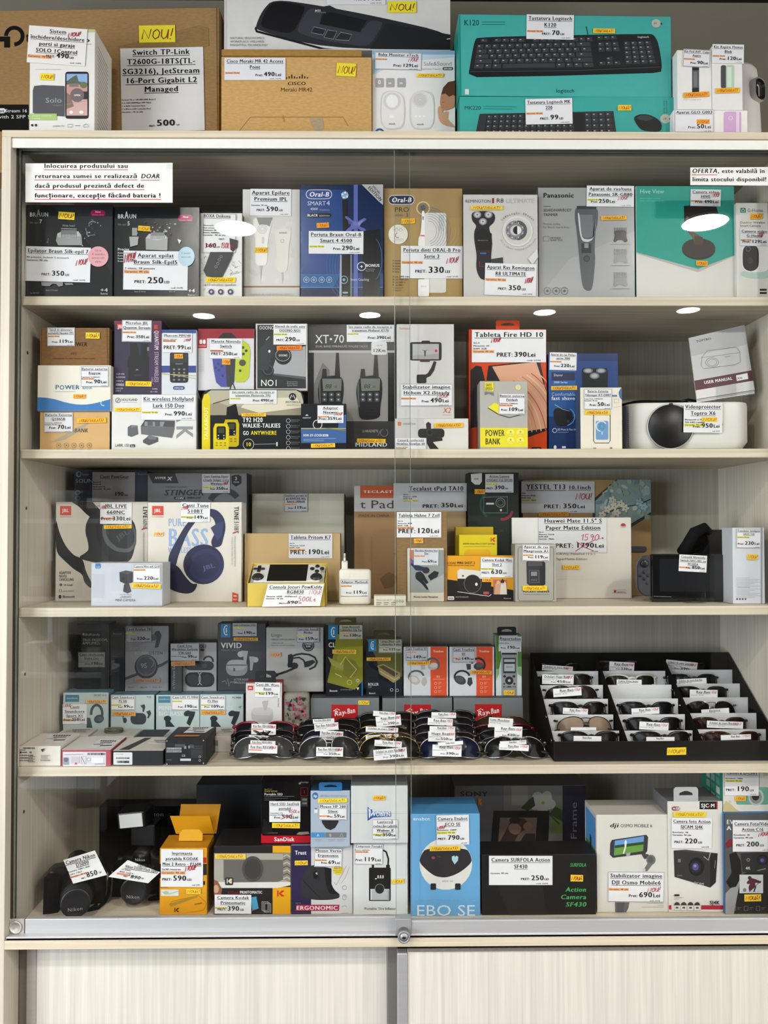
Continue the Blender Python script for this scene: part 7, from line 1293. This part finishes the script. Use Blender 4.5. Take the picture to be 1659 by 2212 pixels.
# ---------------------------------------------------------------- bottom compartment
t = B('printer_box', 'black and yellow window carton holding a grey instant camera, tagged 390', (462,1827,628,1976), None, .095, '1f1d1e', Z5, side='1b191a')
PR = t
t.R(589,1827,628,1842,'e0a41c'); t.R(589,1916,628,1976,'e0a41c'); t.P('462,1843 628,1843 628,1912 600,1917 470,1917 462,1900','a8a39b'); t.P('462,1905 628,1905 628,1912 600,1918 470,1918 462,1912','d8d6d2'); t.P('483,1857 612,1857 612,1900 600,1905 500,1906 483,1900','66635f'); t.E(546,1877,23,28,'4a4845'); t.E(546,1877,18,22,'3c3a38'); t.RR(486,1895,504,1912,3,'33312f'); kodak(t,490,1898,10,'d8d8d8')
t.P('611,1842 628,1842 628,1906 613,1900','8a837c')
for i in range(7): t.L([(612,1850+i*8),(620,1846+i*8),(627,1851+i*8)],2.2,'4a4642' if i%2 else 'c4bcb2')
t.P('462,1900 470,1903 480,1920 478,1932 462,1934','8a5a44'); t.E(467,1920,6,9,'c49a80'); t.T('KODAK',492,516,1931,6,'7a2a24','b'); t.T('PRINTOMATIC',518,567,1930,6,'e8e8e8','b'); kodak(t,599,1923,13); t.P('542,1938 554,1936 559,1962 545,1966','4a9ac0'); t.P('530,1958 545,1966 558,1962 540,1970','8a3a4a')
for i in range(3): t.L([(566+i*3,1947+i*2),(579+i*3,1947+i*2),(579+i*3,1966+i*2),(566+i*3,1966+i*2)],1,'ccc',True)
t.G(464,1932,543,1973,'Camera Kodak|Printomatic','390','U','y',th=5.8,ph=9,rot=.3,code=False); t.S(465,1844,531,1854,'NOUĂ/SIGILATĂ!','eccc4a','a85818')
mb = MB(); w = t.w1-t.w0
for i in range(9):
    for j in range(7):
        if (i*5+j*3+i*j) % 3: mb.add([(t.w0+w*(.09+.011*i),t.D*(.35+.07*j),t.h+.0004),(t.w0+w*(.099+.011*i),t.D*(.35+.07*j),t.h+.0004),(t.w0+w*(.099+.011*i),t.D*(.41+.07*j),t.h+.0004),(t.w0+w*(.09+.011*i),t.D*(.41+.07*j),t.h+.0004)],[(0,1,2,3)],'55535a') if False else None
t = B('mouse_box', 'purple and white carton with an upright black mouse and magenta banner, tagged 69', (629,1825,762,1975), None, .08, 'd0d0d2', Z5, side='2a2640')
TR = t
t.P('629,1825 672,1825 672,1975 629,1975','2a2448'); t.T('Trust',637,662,1846,8.5,'ececf0','b'); t.P('651,1938 650,1910 656,1885 668,1870 684,1868 700,1870 708,1880 716,1910 722,1922 734,1932 733,1940 712,1944 680,1944','2e2e32'); t.P('700,1872 716,1876 716,1910 722,1922 734,1932 712,1930 704,1910','17171a'); t.L('655,1902 676,1924 690,1938',1.2,'17171a'); t.L('678,1872 682,1882 690,1900',1.2,'17171a'); t.P('676,1884 684,1880 688,1890 684,1900 677,1896','131315'); t.P('681,1886 685,1884 686,1890','c8c8c8'); t.E(730,1878,11,12,'dcc63a'); t.T('REDUCE',722,739,1877,3.4,'7a6a1c','b'); t.T('ARM & WRIST',720,739,1881,2.2,'7a6a1c'); t.T('STRAIN',725,736,1885,2.2,'7a6a1c')
t.L('748,1870 738,1890 726,1912 722,1905',.9,'c8a8a4'); t.L('754,1872 746,1895 736,1908',.8,'c4b4b0')
t.P('641,1954 733,1954 732,1967 638,1967','aa2450'); t.T('ERGONOMIC',640,730,1965,8.4,'f4eef2','b'); t.T('VERTO',638,650,1952,2.6,'8a86a8'); t.O(744,1938,4,.8,'888',5.5); t.L('744,1933 744,1937',.7,'888'); t.O(744,1917,4.5,.8,'888'); t.A(744,1962,6,-150,-30,.8,'999'); t.L('738,1972 752,1971',.7,'999')
t.G(679,1831,739,1872,'Mouse Verto|Ergonomic','69','L',rot=1,border=True,th=5.4,ph=7); t.S(637,1858,665,1868,'NOU!','ecd03a','a83818',-1,1.2)
t = B('storage_drive_box', 'black carton with a red base band and yellow script, its price 590 struck out', (564,1685,670,1821), .06, .06, '1a181a', PR, m='gloss')
t.R(564,1805,670,1821,'b8202e'); t.P('564,1800 568,1805 670,1806 670,1821 564,1821','b8202e'); t.T('SanDisk',592,636,1817,8.5,'f4eeee','b'); t.T('SanDisk',571,588,1706,2.8,'8a7a3a'); t.T('Extreme',571,599,1711,5.4,'a89a4a','i'); t.T('Portable SSD',571,611,1718,5,'cfcfcf','b'); t.L('571,1721 636,1720',.8,'777'); t.L('571,1725 622,1724',.7,'666'); t.L('571,1728 596,1728',.7,'666')
t.T('Western Digital',650,666,1691,3,'bbb'); t.P('644,1689 646,1693 648,1689 650,1693 651,1689 649,1694 646,1694','ddd'); t.RR(649,1700,666,1720,3,'7a1a24'); t.RR(650.5,1701.5,664.5,1718.5,2,'1d1416'); t.T('1',655,660,1713,6,'b8303a'); t.R(650,1722,665,1742,'3a3a3e'); t.T('1050',652,663,1729,4,'bbb'); t.T('1000',652,663,1737,4,'bbb'); t.A(578,1800,11,-180,0,2,'4a4a4e'); t.L('568,1799 600,1799',1.4,'66666a'); t.P('640,1802 646,1797 666,1796 669,1801 650,1803','8a8476'); t.P('570,1768 584,1778 590,1798 566,1800','232124')
t.G(582,1730,649,1775,'Hard SSD SanDisk|portabil','590','L',hl='',spec='Capacitate: 1TB',th=5.2,ph=7.6,old=('450Le',.62,.96,.56,.16)); t.S(588,1777,648,1788,'NOU/SIGILAT!','f0d03a','a84818',1)
t = B('mouse_box', 'pale blue carton with a dark rounded mouse half covered by tag 59', (671,1708,756,1822), .035, .07, 'aab6c8', TR, side='22567e')
t.E(681,1719,6.5,7.5,'3a6aa8'); t.T('hp',677,685,1722,6,'e4ecf4','bi'); t.T('280 Silent Wireless Mouse',691,749,1721,4,'8a9cb8'); t.R(679,1748,686,1756,'e4e4e6'); t.R(680,1746,685,1748,'333'); t.P('694,1768 732,1768 731,1776 724,1788 714,1793 704,1789 696,1778','2a2a2d'); t.R(672,1798,702,1809,'4a8cc4'); t.R(703,1798,748,1809,'77797e'); t.T('A',684,690,1807,6,'d4e4f4'); t.T('B',711,716,1807,6,'c8c8ca'); t.L('734,1807 738,1800 742,1807',1,'c8c8ca',True)
for x in (679,708,728): t.L([(x,1813),(x+16,1813)],.8,'8a90a0'); t.L([(x+2,1816),(x+14,1816)],.8,'8a90a0')
t.G(689,1736,749,1771,'Mouse HP 280|Silent','59','L',rot=.6,border=True,th=5.4,ph=6.4); t.S(687,1724,750,1733,'NOU/SIGILAT!','f0d83a','a87818',-1); t.tab(689,1690,739,1699,'2a6aa0')
t = B('tire_inflator_box', 'white carton with a black pocket pump showing digits, tagged 119', (763,1818,881,1976), None, .075, 'd6d9da', Z5, side='b0b4b6')
CP = t
t.L('827,1836 834,1840 839,1855 838,1874',3.6,'1b1b1d'); t.R(803,1866,808,1876,'1b1b1d'); t.R(834,1868,842,1876,'1b1b1d'); t.RR(797,1874,844,1946,2,'19191b'); t.R(800,1920,841,1944,'b4b6ba'); t.L('798,1945 843,1945',1.4,'26262a'); t.E(820,1920,10,10.5,'232326'); t.O(820,1920,10,1,'8a9a8a',10.5); t.T('8.8.8',815,829,1897,6.6,'e8e8e8','b'); t.R(810,1897,814,1899,'ddd'); t.R(801,1921,803,1943,'d8dade'); t.R(838,1921,840,1943,'8a8c90'); t.T('Portable Tire Inflator',787,855,1965,5.2,'4a4a4e')
t.G(766,1822,827,1867,'Compresor Portabil','119','L',spec='Baterie: 6000mAh',rot=.8,border=True,th=5,ph=8); t.S(846,1898,873,1908,'NOU!','ecd04a','b84818',-3)
t = B('torch_box', 'white carton with blue block lettering, tagged 350, on the pump carton', (758,1697,881,1817), .035, .08, 'd3d6d8', CP, side='b4b8ba')
t.L('758,1757 881,1757',.8,'b0b4b6'); t.P('794,1742 800,1749 804,1748 804,1758 845,1756 845,1764 806,1766 794,1773','2c5a9c'); t.P('796,1746 801,1751 802,1760 797,1768','e4ecf4'); t.T('WUBEN',798,845,1764,11,'2c5a9c','b'); t.T('WUBEN',799.2,844,1763,9,'e4ecf4','b')
t.G(804,1769,860,1813,'Lanternă|reîncărcabilă|Wuben X','350','L','y',border=True,th=4.8,ph=6.6); t.S(806,1718,832,1728,'NOUĂ!','f0c03a','b83818'); 
t = B('robot_camera_box', 'sky blue carton with a round white rolling robot, tagged 790', (887,1758,1037,1979), None, .1, '66a3d2', Z5, side='4a8fc2')
t.T('enabot',892,929,1772,7,'e4eef6'); t.E(963,1866,57,56,'dcdad6'); t.P('905,1862 910,1846 920,1832 1008,1832 1016,1846 1020,1862 1000,1880 982,1890 962,1896 940,1893 922,1880','2e2d30'); t.E(936,1853,4,3,'8a4a50'); t.T('TCAL',944,953,1852,3.4,'8a4a50'); t.P('982,1867 976,1857 976,1850 981,1848 983,1851 986,1848 990,1851 989,1859','a8d0dc'); t.T('ebo se',955,979,1905,5,'8a8c94'); t.RR(930,1908,942,1922,2,'26262a'); t.RR(983,1908,995,1922,2,'26262a')
t.T('Your Smart Companion Robot | Move · Observe · Care'.replace('·','-'),899,1027,1946,4,'8ab8dc'); t.T('EBO SE',898,1027,1978,23,'cfdfea')
t.G(943,1760,1013,1824,'Camera Enabot|ECO SE','790','U','y',spec='Rezolutie: 1080P',th=6.4,ph=9,rot=-1,nou=(.02,.38,.24,.1)); t.S(928,1827,994,1837,'NOUĂ/SIGILATĂ!','ecc83a','a83818',-1)
t = B('action_camera_box', 'low black carton with green action camera lettering, tagged 250', (1041,1846,1287,1977), None, .07, '1b1a1a', Z5, side='171616')
t.P('1073,1910 1172,1910 1180,1977 1100,1977','232222'); t.T('SURFOLA',1231,1266,1872,7.5,'4aa860','bi'); t.T('Action',1221,1266,1926,9.5,'4aa860','bi'); t.T('Camera',1210,1266,1942,9.5,'4aa860','bi'); t.T('SF430',1221,1266,1958,9.5,'4aa860','bi')
t.G(1056,1848,1193,1911,'Camera SURFOLA Action|SF430','250','U',hl='',th=7.6,ph=9.5,pos=.94); t.S(1232,1889,1259,1903,'NOUĂ','f0c83a','a82818',1,1.6)
t = B('photo_frame_box', 'large dim carton picturing a white flower and black photo frame, navy strip at right', (982,1697,1266,1880), .2, .09, '57565a', Z5, side='3c3a3c')
t.R(1215,1697,1266,1880,'16182a'); t.T('Frame',1246,1246+82,1814,13,'6a6a78','',-90); t.T('SONY',993,1054,1720,10,'1b1a1c','b')
t.R(1088,1697,1215,1880,'66655f'); t.R(1105,1697,1140,1740,'7a776e'); t.R(1190,1740,1215,1800,'5a6a3a')
for k in range(5): t.E(1172+14*math.cos(k*1.257+.3),1733+12*math.sin(k*1.257+.3),15,12,'9a988f',k*72,14)
t.E(1173,1734,4,4,'8a7a3a'); t.P('1125,1745 1140,1730 1152,1720 1156,1740 1140,1752','26331f'); t.P('1185,1758 1200,1742 1215,1750 1215,1775','2c3a24'); t.L('1188,1760 1208,1780',3,'2c3a24'); t.P('1066,1751 1187,1751 1182,1880 1056,1880','151416'); t.P('1080,1766 1160,1766 1156,1822 1076,1822','6a5a52'); t.P('1076,1822 1090,1800 1100,1780 1104,1768 1130,1766 1140,1775 1138,1790 1120,1800 1110,1822','3a2c28'); t.E(1112,1790,14,12,'8a6a58',20); t.E(1140,1785,10,9,'84624e'); t.P('1120,1822 1135,1800 1156,1800 1156,1822','2a2426'); t.E(1112,1772,12,7,'241c1c'); t.S(1033,1725,1040,1738,'!','b86a1c','8a2818')
t = B('gimbal_box', 'white carton with a phone filming a golfer on a grey gimbal, tagged 690', (1289,1760,1445,1971), None, .09, 'd9d6d0', Z5, side='c4c0b8')
t.T('dji',1316,1336,1787,9,'2a2a2c','bi'); t.T('OSMO MOBILE 6',1340,1409,1787,7,'3a3a3c'); t.P('1318,1821 1322,1814 1396,1803 1400,1808 1398,1838 1394,1844 1324,1853 1317,1846','3a3a3e'); t.P('1328,1816 1391,1806 1389,1838 1326,1848','6a9cd4'); t.P('1328,1830 1390,1822 1389,1838 1326,1848','6a9a44'); t.P('1328,1826 1390,1818 1390,1824 1328,1832','2f4a2a'); t.P('1349,1817 1352,1814 1354,1818 1352,1832 1348,1844 1345,1844 1349,1830','e8e4e0'); t.P('1384,1843 1400,1845 1404,1850 1392,1856','46464a'); t.E(1406,1857,10,11,'6e7074'); t.E(1405,1857,6,8,'5a5b60'); t.P('1400,1862 1410,1866 1398,1882 1388,1882','6e7074'); t.E(1391,1879,3.4,3.4,'c8c8ca'); t.P('1352,1843 1362,1841 1360,1849 1353,1850','a8a8aa'); t.P('1328,1946 1360,1946 1357,1962 1352,1971 1329,1971','66686c'); t.P('1331,1950 1350,1946 1346,1971 1332,1971','55575c')
for i, w in enumerate((34,12,46)): t.L([(1433-w,1951+i*4),(1433,1951+i*4)],.9,'9a9894')
t.G(1313,1882,1434,1948,'Stabilizator imagine|DJI Osmo Mobile6','690','L',nou=(.7,.58,.22,.14),border=True,th=7.8,ph=10,rot=.6)
mb = MB(); x = t.w0-.0004; Y_ = [t.D*.1, t.D*.9]; H = t.h
mb.add([(x,Y_[1],H*.35),(x,Y_[0],H*.35),(x,Y_[0],H*.62),(x,Y_[1],H*.62)], [(0,1,2,3)], '5a8a3c'); mb.add([(x,Y_[1],H*.62),(x,Y_[0],H*.62),(x,Y_[0],H*.95),(x,Y_[1],H*.95)], [(0,1,2,3)], '4a8cc8'); mb.add([(x-.0002,t.D*.6,H*.45),(x-.0002,t.D*.45,H*.42),(x-.0002,t.D*.4,H*.7),(x-.0002,t.D*.55,H*.72)], [(0,1,2,3)], '2a3a2a'); t.pa.append(('side_picture', mb, 'card', 'golf picture on the side'))
t = B('action_camera_box', 'white carton with a black cube action camera and red bottom stripe, tagged 220', (1443,1731,1562,1971), None, .085, 'dcd9d4', Z5, side='77777c')
t.R(1511,1731,1550,1748,'1a191b'); t.R(1547,1731,1550,1748,'a82030'); t.T('SJC M',1514,1544,1744,8,'f0f0f0','b'); t.E(1532,1741,2,2,'c83040'); t.RR(1451,1742,1469,1751,4,'7a2430'); t.R(1460,1743.5,1468,1749.5,'e0dcd8'); t.T('Wi',1453,1459,1749,4.6,'eee','b'); t.T('Fi',1461,1467,1749,4.6,'7a2430','b')
t.P('1455,1837 1480,1835 1550,1843 1546,1906 1534,1917 1457,1894','343233'); t.P('1533,1843 1550,1843 1546,1906 1534,1917','232224'); t.P('1455,1837 1480,1835 1550,1843 1533,1845','44403f'); t.E(1504,1872,17,20,'1b1a1c'); t.E(1502,1872,12,13,'2a2838'); t.E(1502,1872,7,8,'55508a'); t.E(1501,1870,3,3,'8a88c0'); t.L('1520,1850 1530,1858 1534,1842',1.2,'ddd'); t.T('SJCAM',1498,1520,1909,5,'b8b8b8','b',8); t.R(1464,1855,1470,1862,'77777a'); t.T('SJ4000',1462,1473,1892,2.6,'99999c'); t.L('1545,1858 1543,1875',1.4,'888')
t.R(1443,1955,1562,1964,'b02038'); t.R(1450,1955,1514,1965,'dcd9d4')
for i in range(4):
    x = 1462+i*14.5; t.A(x,1955,4,-180,0,4,'333',5); t.E(x,1953,5.5,5,'3a3838'); t.R(x-6,1955,x+6,1966,'e4e2de'); t.L([(x-6,1955),(x+6,1955),(x+6,1966),(x-6,1966)],.7,'666',True); t.R(x-3,1958,x+3,1962,'555')
t.T('SJ4K',1532,1554,1953,8,'26262a','b'); t.RR(1456,1931,1467,1935,1,'222'); t.L('1456,1938 1476,1938',.8,'999'); t.L('1456,1941 1468,1941',.8,'999')
t.G(1450,1766,1537,1832,'Camera foto Action|SJCAM SJ4K','220','U',hl='',spec='Rezolutie: 4K',th=6.8,ph=9.5,rot=.8,pos=.76); t.S(1454,1753,1524,1764,'NOUĂ/SIGILATĂ!','ecd03a','a86818')
t.tab(1455,1700,1508,1708,'b4b6ba')
mb = MB(); x = t.w0-.0004; mb.add([(x,t.D*.85,t.h*.66),(x,t.D*.2,t.h*.66),(x,t.D*.2,t.h*.88),(x,t.D*.85,t.h*.88)], [(0,1,2,3)], 'c8ccd4')
for i in range(9): mb.add([(x-.0003,t.D*(.28+.055*i),t.h*.7),(x-.0003,t.D*(.25+.055*i),t.h*.7),(x-.0003,t.D*(.25+.055*i),t.h*.84),(x-.0003,t.D*(.28+.055*i),t.h*.84)], [(0,1,2,3)], '333')
t.pa.append(('side_sticker', mb, 'paper', None))
t = B('action_camera_box', 'black and grey carton with a skier and small camera, tagged 200, rightmost below', (1565,1757,1668,1975), None, .08, '232225', Z5, side='3a7ab8')
C16 = t
t.P('1565,1757 1668,1757 1668,1800 1600,1880 1567,1975 1565,1975','8d8e90'); t.P('1565,1757 1668,1757 1668,1860 1600,1890 1580,1930 1565,1940','55565a'); t.P('1567,1930 1600,1895 1585,1975 1567,1975','96979a'); t.T('EV',1569,1585,1780,9,'dcdce0','b'); t.T('A',1569,1580,1793,9,'dcdce0','b'); t.P('1566,1822 1576,1812 1590,1815 1590,1826 1570,1832','7a2430'); t.P('1575,1845 1590,1840 1600,1860 1602,1890 1590,1915 1576,1918 1568,1905 1580,1885','1a191c')
t.P('1599,1843 1660,1840 1660,1886 1604,1884','2e2d31'); t.O(1616,1857,3,1,'aaa'); t.E(1647,1857,12,12,'1a1a1c'); t.E(1646,1858,8,8,'2a2a3a'); t.E(1646,1858,4,4,'5a58a0'); t.T('4K',1610,1621,1878,6,'c8c8ca','b'); t.L('1636,1880 1654,1876',1.6,'999')
t.R(1597,1889,1648,1929,'c8ccd0'); t.L('1600,1926 1640,1926',1,'aab'); t.P('1612,1905 1622,1896 1630,1898 1645,1904 1642,1908 1630,1906 1632,1914 1626,1920 1618,1926 1616,1916 1620,1908 1614,1910','5a2a34'); t.E(1619,1896,4,4,'33343a'); t.E(1608,1922,4,4,'8a7a74'); t.L('1618,1926 1644,1902',1.2,'333'); t.L('1628,1926 1632,1914',3,'2a2a30')
for i in range(4): x = 1585+i*26; t.L([(x-4,1957),(x+4,1957),(x+4,1966),(x-4,1966)],.9,'8a8a8e',True); t.L([(x+7,1960),(x+16,1960)],.8,'77777a'); t.L([(x+7,1963),(x+13,1963)],.8,'77777a')
t.G(1582,1771,1668,1839,'Camera Foto/Video|Action C16','200','U',hl='',spec='Rezolutie: 4K',th=6.8,ph=9.5,pos=.78,nou=(.64,.42,.24,.12)); t.S(1607,1931,1643,1946,'NOUĂ!','ecc83a','a85818',-1,1.8)
t = B('compact_camera_box', 'white and mint carton with a round-lens compact camera, tagged 190, above the skier carton', (1562,1661,1668,1754), None, .11, 'dcd9d2', C16, side='2f8c7c')
t.P('1562,1738 1568,1730 1580,1738 1590,1748 1600,1754 1562,1754','c8b98a'); t.RR(1590,1700,1660,1738,4,'6aa894'); t.E(1633,1722,17,18,'b8beba'); t.E(1633,1722,13,14,'888e8a'); t.E(1632,1720,8,9,'26282a'); t.O(1576,1732,2,.7,'999'); t.R(1648,1660,1668,1676,'c8bfa8')
t.G(1565,1661,1638,1718,'Camera DC301','190','U','y',spec='Rezolutie: 1080p',th=6.6,ph=9.5,rot=.6); t.S(1587,1719,1610,1729,'NOUĂ','f0b83a','a84018')
mb = MB(); x = t.w0-.0004
for i in range(4):
    for j in range(3): mb.add([(x,t.D*(.3+.22*j),t.h*(.12+.22*i)),(x,t.D*(.14+.22*j),t.h*(.12+.22*i)),(x,t.D*(.14+.22*j),t.h*(.28+.22*i)),(x,t.D*(.3+.22*j),t.h*(.28+.22*i))], [(0,1,2,3)], ('8ab8a8','c8d4c4','5aa08c')[(i+j) % 3])
t.pa.append(('side_picture', mb, 'card', None))
# opened yellow printer carton
t = B('printer_box', 'yellow carton with raised top flaps and a black band, tagged 590', (345,1832,447,1977), None, .07, 'dc9a1c', Z5, side='c0841a')
t.P('345,1866 447,1866 447,1890 345,1897','1f1c1c'); t.T('KODAK',396,440,1857,6,'8a2a1c','b') if 0 else None
kodak(t,430,1822,9); t.R(430,1852,446,1864,'b02a20'); t.L('345,1930 447,1930',.8,'8aa88a'); t.L('365,1955 372,1947 428,1934 442,1946 446,1952 440,1966 375,1977',.9,'8a6a1c'); t.P('366,1952 424,1934 427,1938 370,1958','a8842c'); kodak(t,377,1961,9,'2a2018'); t.T('KODAK',421,438,1955,3,'5a4418','b',-12); t.R(430,1903,443,1911,'26221c'); t.T('MINI 2 RETRO',345,362,1918,2.4,'6a4a18')
t.R(348,1921,386,1935,'d4d8d0'); t.E(359,1928,6,4,'c8b08a'); t.L('350,1926 364,1931 385,1925',1.6,'7ac0b4')
t.G(348,1834,439,1915,'Imprimanta|portabila KODAK|Mini 2 Retro - P210R','590','U',spec='2x30 reserve',th=6.6,ph=10,nou=(.58,.48,.24,.13),rot=.4,pos=.72); t.S(403,1919,434,1930,'NOUĂ!','eccc3a','b85018')
def flap(pts, c, y0, y1): 
    q = t.uv2(pts); mb = MB(); n = len(q)
    lo = min(v for u, v in q); hi = max(v for u, v in q); f = lambda v: y0+(y1-y0)*((v-lo)/(hi-lo))
    mb.add([(u, f(v), v) for u, v in q]+[(u, f(v)+.0008, v) for u, v in q], [tuple(range(n))[::-1], tuple(range(n, 2*n))]+[(i, (i+1) % n, n+(i+1) % n, n+i) for i in range(n)], c); t.pa.append(('top_flap', mb, 'card', None))
flap([(378,1829),(380,1812),(388,1803),(424,1803),(431,1812),(430,1829)],'e0a830',.03,.028)
flap([(362,1829),(352,1784),(440,1784),(448,1829)],'d2961c',.068,.055)
flap([(366,1784),(378,1764),(474,1764),(462,1784),(448,1829)],'b87f16',.07,.06) if 0 else flap([(364,1829),(372,1764),(462,1764),(452,1829)],'b87f16',.0705,.0725)
# reflex cameras
def dslr(label, cx, cy, Y, yaw, pitch, sc_, flash=False):
    o = unp(cx, cy, Y); e = empty('reflex_camera', (o.x, Y, Z5+.0006), label, 'camera', None, (0, 0, math.radians(yaw))); e.scale = (sc_,)*3
    mb = MB()
    mb.prism([(-.064,0),(.055,0),(.062,.008),(.064,.07),(.058,.082),(.03,.086),(.022,.102),(-.018,.102),(-.026,.086),(-.05,.084),(-.062,.074)], -.026, .03, '19191b', None, .006, True); link('camera_body', mb, 'plastic', e)
    mb = MB(); mb.prism([(-.066,.002),(-.036,.002),(-.034,.078),(-.05,.086),(-.064,.078)], -.048, -.02, '161618', None, .008, True); link('grip', mb, 'fabric', e)
    mb = MB(); mb.prism([(-.02,.078),(.024,.078),(.018,.106),(.008,.112),(-.006,.112),(-.016,.106)], -.042, .02, '1a1a1c', None, .005, True); link('prism_hump', mb, 'plastic', e)
    mb = MB(); mb.lathe([(.036,-.02),(.036,-.034),(.034,-.036),(.034,-.06),(.0335,-.062),(.0335,-.074),(.031,-.0745),(.031,-.092)],'1b1b1d','y',(.006,0,.042),n=36); ln = link('lens_barrel', mb, 'plastic', e)
    mb = MB(); mb.lathe([(.0312,-.092),(.0312,-.096),(.027,-.0975),(.025,-.0965),(0,-.0965)],'232325','y',(.006,0,.042),n=36); link('lens_cap', mb, 'plastic', ln)
    mb = MB(); mb.lathe([(.011,.084),(.011,.094),(.009,.096),(0,.096)],'222224','z',(.044,0,0),n=20); link('mode_dial', mb, 'plastic', e)
    mb = MB(); mb.lathe([(.007,.084),(.007,.09),(0,.091)],'2a2a2c','z',(-.05,-.028,0),n=16); link('shutter_button', mb, 'plastic', e)
    mb = MB(); mb.tube([(.064,.0,.075),(.072,-.008,.06),(.07,-.02,.02),(.062,-.03,.006),(.05,-.05,.005),(.03,-.055,.005),(.045,-.035,.005)], .004, '141416', 6); link('neck_strap', mb, 'fabric', e)
    v, f, w = text_geo('Nikon', True); 
    mb = MB(); mb.add([(.006+(a-w/2)*.0075, -.0967-.0006, .026+b_*.0075) for a, b_ in v], f, '9a9a9c'); link('lens_cap_lettering', mb, 'card', ln)
    mb = MB(); mb.add([(.002+(a-w/2)*.006, -.0425, .088+b_*.006) for a, b_ in v], f, 'c8c8ca'); link('lettering', mb, 'card', e)
    if flash:
        mb = MB(); mb.box(-.03,.03,-.02,.03,.113,.165,'161618',.004,2); mb.box(-.034,.034,-.045,.02,.165,.205,'1a1a1c',.005,2,Matrix.Rotation(math.radians(-6),4,'Y')); fh = link('flash_unit', mb, 'plastic', e)
        mb = MB(); mb.box(-.028,.028,-.0468,-.0445,.169,.201,'c4c6c8',.001,1,Matrix.Rotation(math.radians(-6),4,'Y')); link('flash_lens', mb, 'plastic', fh)
    return e
e = dslr('black reflex camera at the far left with tag 850 stuck on its top', 166, 1900, .105, 16, 0, .95)
bpy.context.view_layer.update()
def bigtag(e, quad, Y, tilt, yaw, draw):
    c_ = np.mean(np.array(quad), 0); p = Print(unp(c_[0], c_[1], Y), Matrix.Rotation(math.radians(yaw), 3, 'Z') @ Matrix.Rotation(math.radians(-tilt), 3, 'X')); q = p.uv(quad)
    p.mb.add([(u, -.0003, v) for u, v in q]+[(u, 0, v) for u, v in q], [(0,1,2,3),(7,6,5,4),(0,4,5,1),(1,5,6,2),(2,6,7,3),(3,7,4,0)], 'd8d8da'); p.n = 5; draw(p)
    o_ = link('price_tag', p.mb, 'paper', e); o_.matrix_parent_inverse = e.matrix_world.inverted(); o_.matrix_basis = Matrix.Translation(p.loc) @ p.M3.to_4x4()
def d1(p):
    R_ = -16
    for s, x, y, w, h, k in (('Camera Nikon',143,1868,66,8,'bu'),('D5000',165,1873,29,7.5,'bu'),('Rezolutie: 4288 x 2848',148,1886,48,3.2,'b'),('Cadre: 13623',149,1892,30,3.2,'b'),('PRET:',176,1900,11,3.4,'b'),('850',188,1896,25,11,'b'),('LEI',214,1887,6,3.4,'b'),('Garantie : 30 zile',152,1897,38,3.2,'b')):
        if s[0] == 'G': p.P('151,1895 188,1884 189,1887 153,1898','d89068')
        p.T(s,x,x+w,y,h,K,k.replace('u',''),R_)
    p.L('143,1870 207,1852',1.2,K); p.L('165,1875 193,1867',1.2,K)
bigtag(e, [(137,1858),(158,1909),(231,1890),(205,1837)], .05, 35, 0, d1)
e = dslr('black reflex camera with a raised flash head, tag 890 lying over its lens', 314, 1920, .16, -3, 0, .92, True)
bpy.context.view_layer.update()
def d2(p):
    for s, x, y, w, h in (('Aparat Foto',298,1869,36,6),('Nikon D3200+Flash Sigma',270,1874,72,6),('18-105mm',262,1879,20,3),('850 cadre',258,1884,30,3),('Garantie : 30 zile',254,1888,36,3),('PRET:',266,1894,10,3),('890',281,1897,22,7),('LEI',305,1899,5,3)): p.T(s,x,x+w,y,h,K,'bi',9)
    p.L('298,1871 332,1876',1,K); p.L('269,1876 340,1887',1,K); p.P('253,1885 280,1889 279,1893 252,1889','c88070')
bigtag(e, [(276,1858),(234,1894),(320,1908),(346,1884)], .045, 40, 0, d2)
t = B('camera_box', 'black carton with gold lettering standing behind the two reflex cameras', (214,1742,420,1890), .255, .05, '17161a', Z5, m='gloss')
t.T('Nikon',312,354,1763,9,'8a7a4a','b'); t.T('D3200',364,364+26,1756,5,'4a4a44','',90)
t = B('camera_box', 'plain black carton at the back between the two yellow cartons and the drive carton', (424,1694,640,1860), .2, .09, '15161b', Z5, side='101014')
for t in TH: t.done()
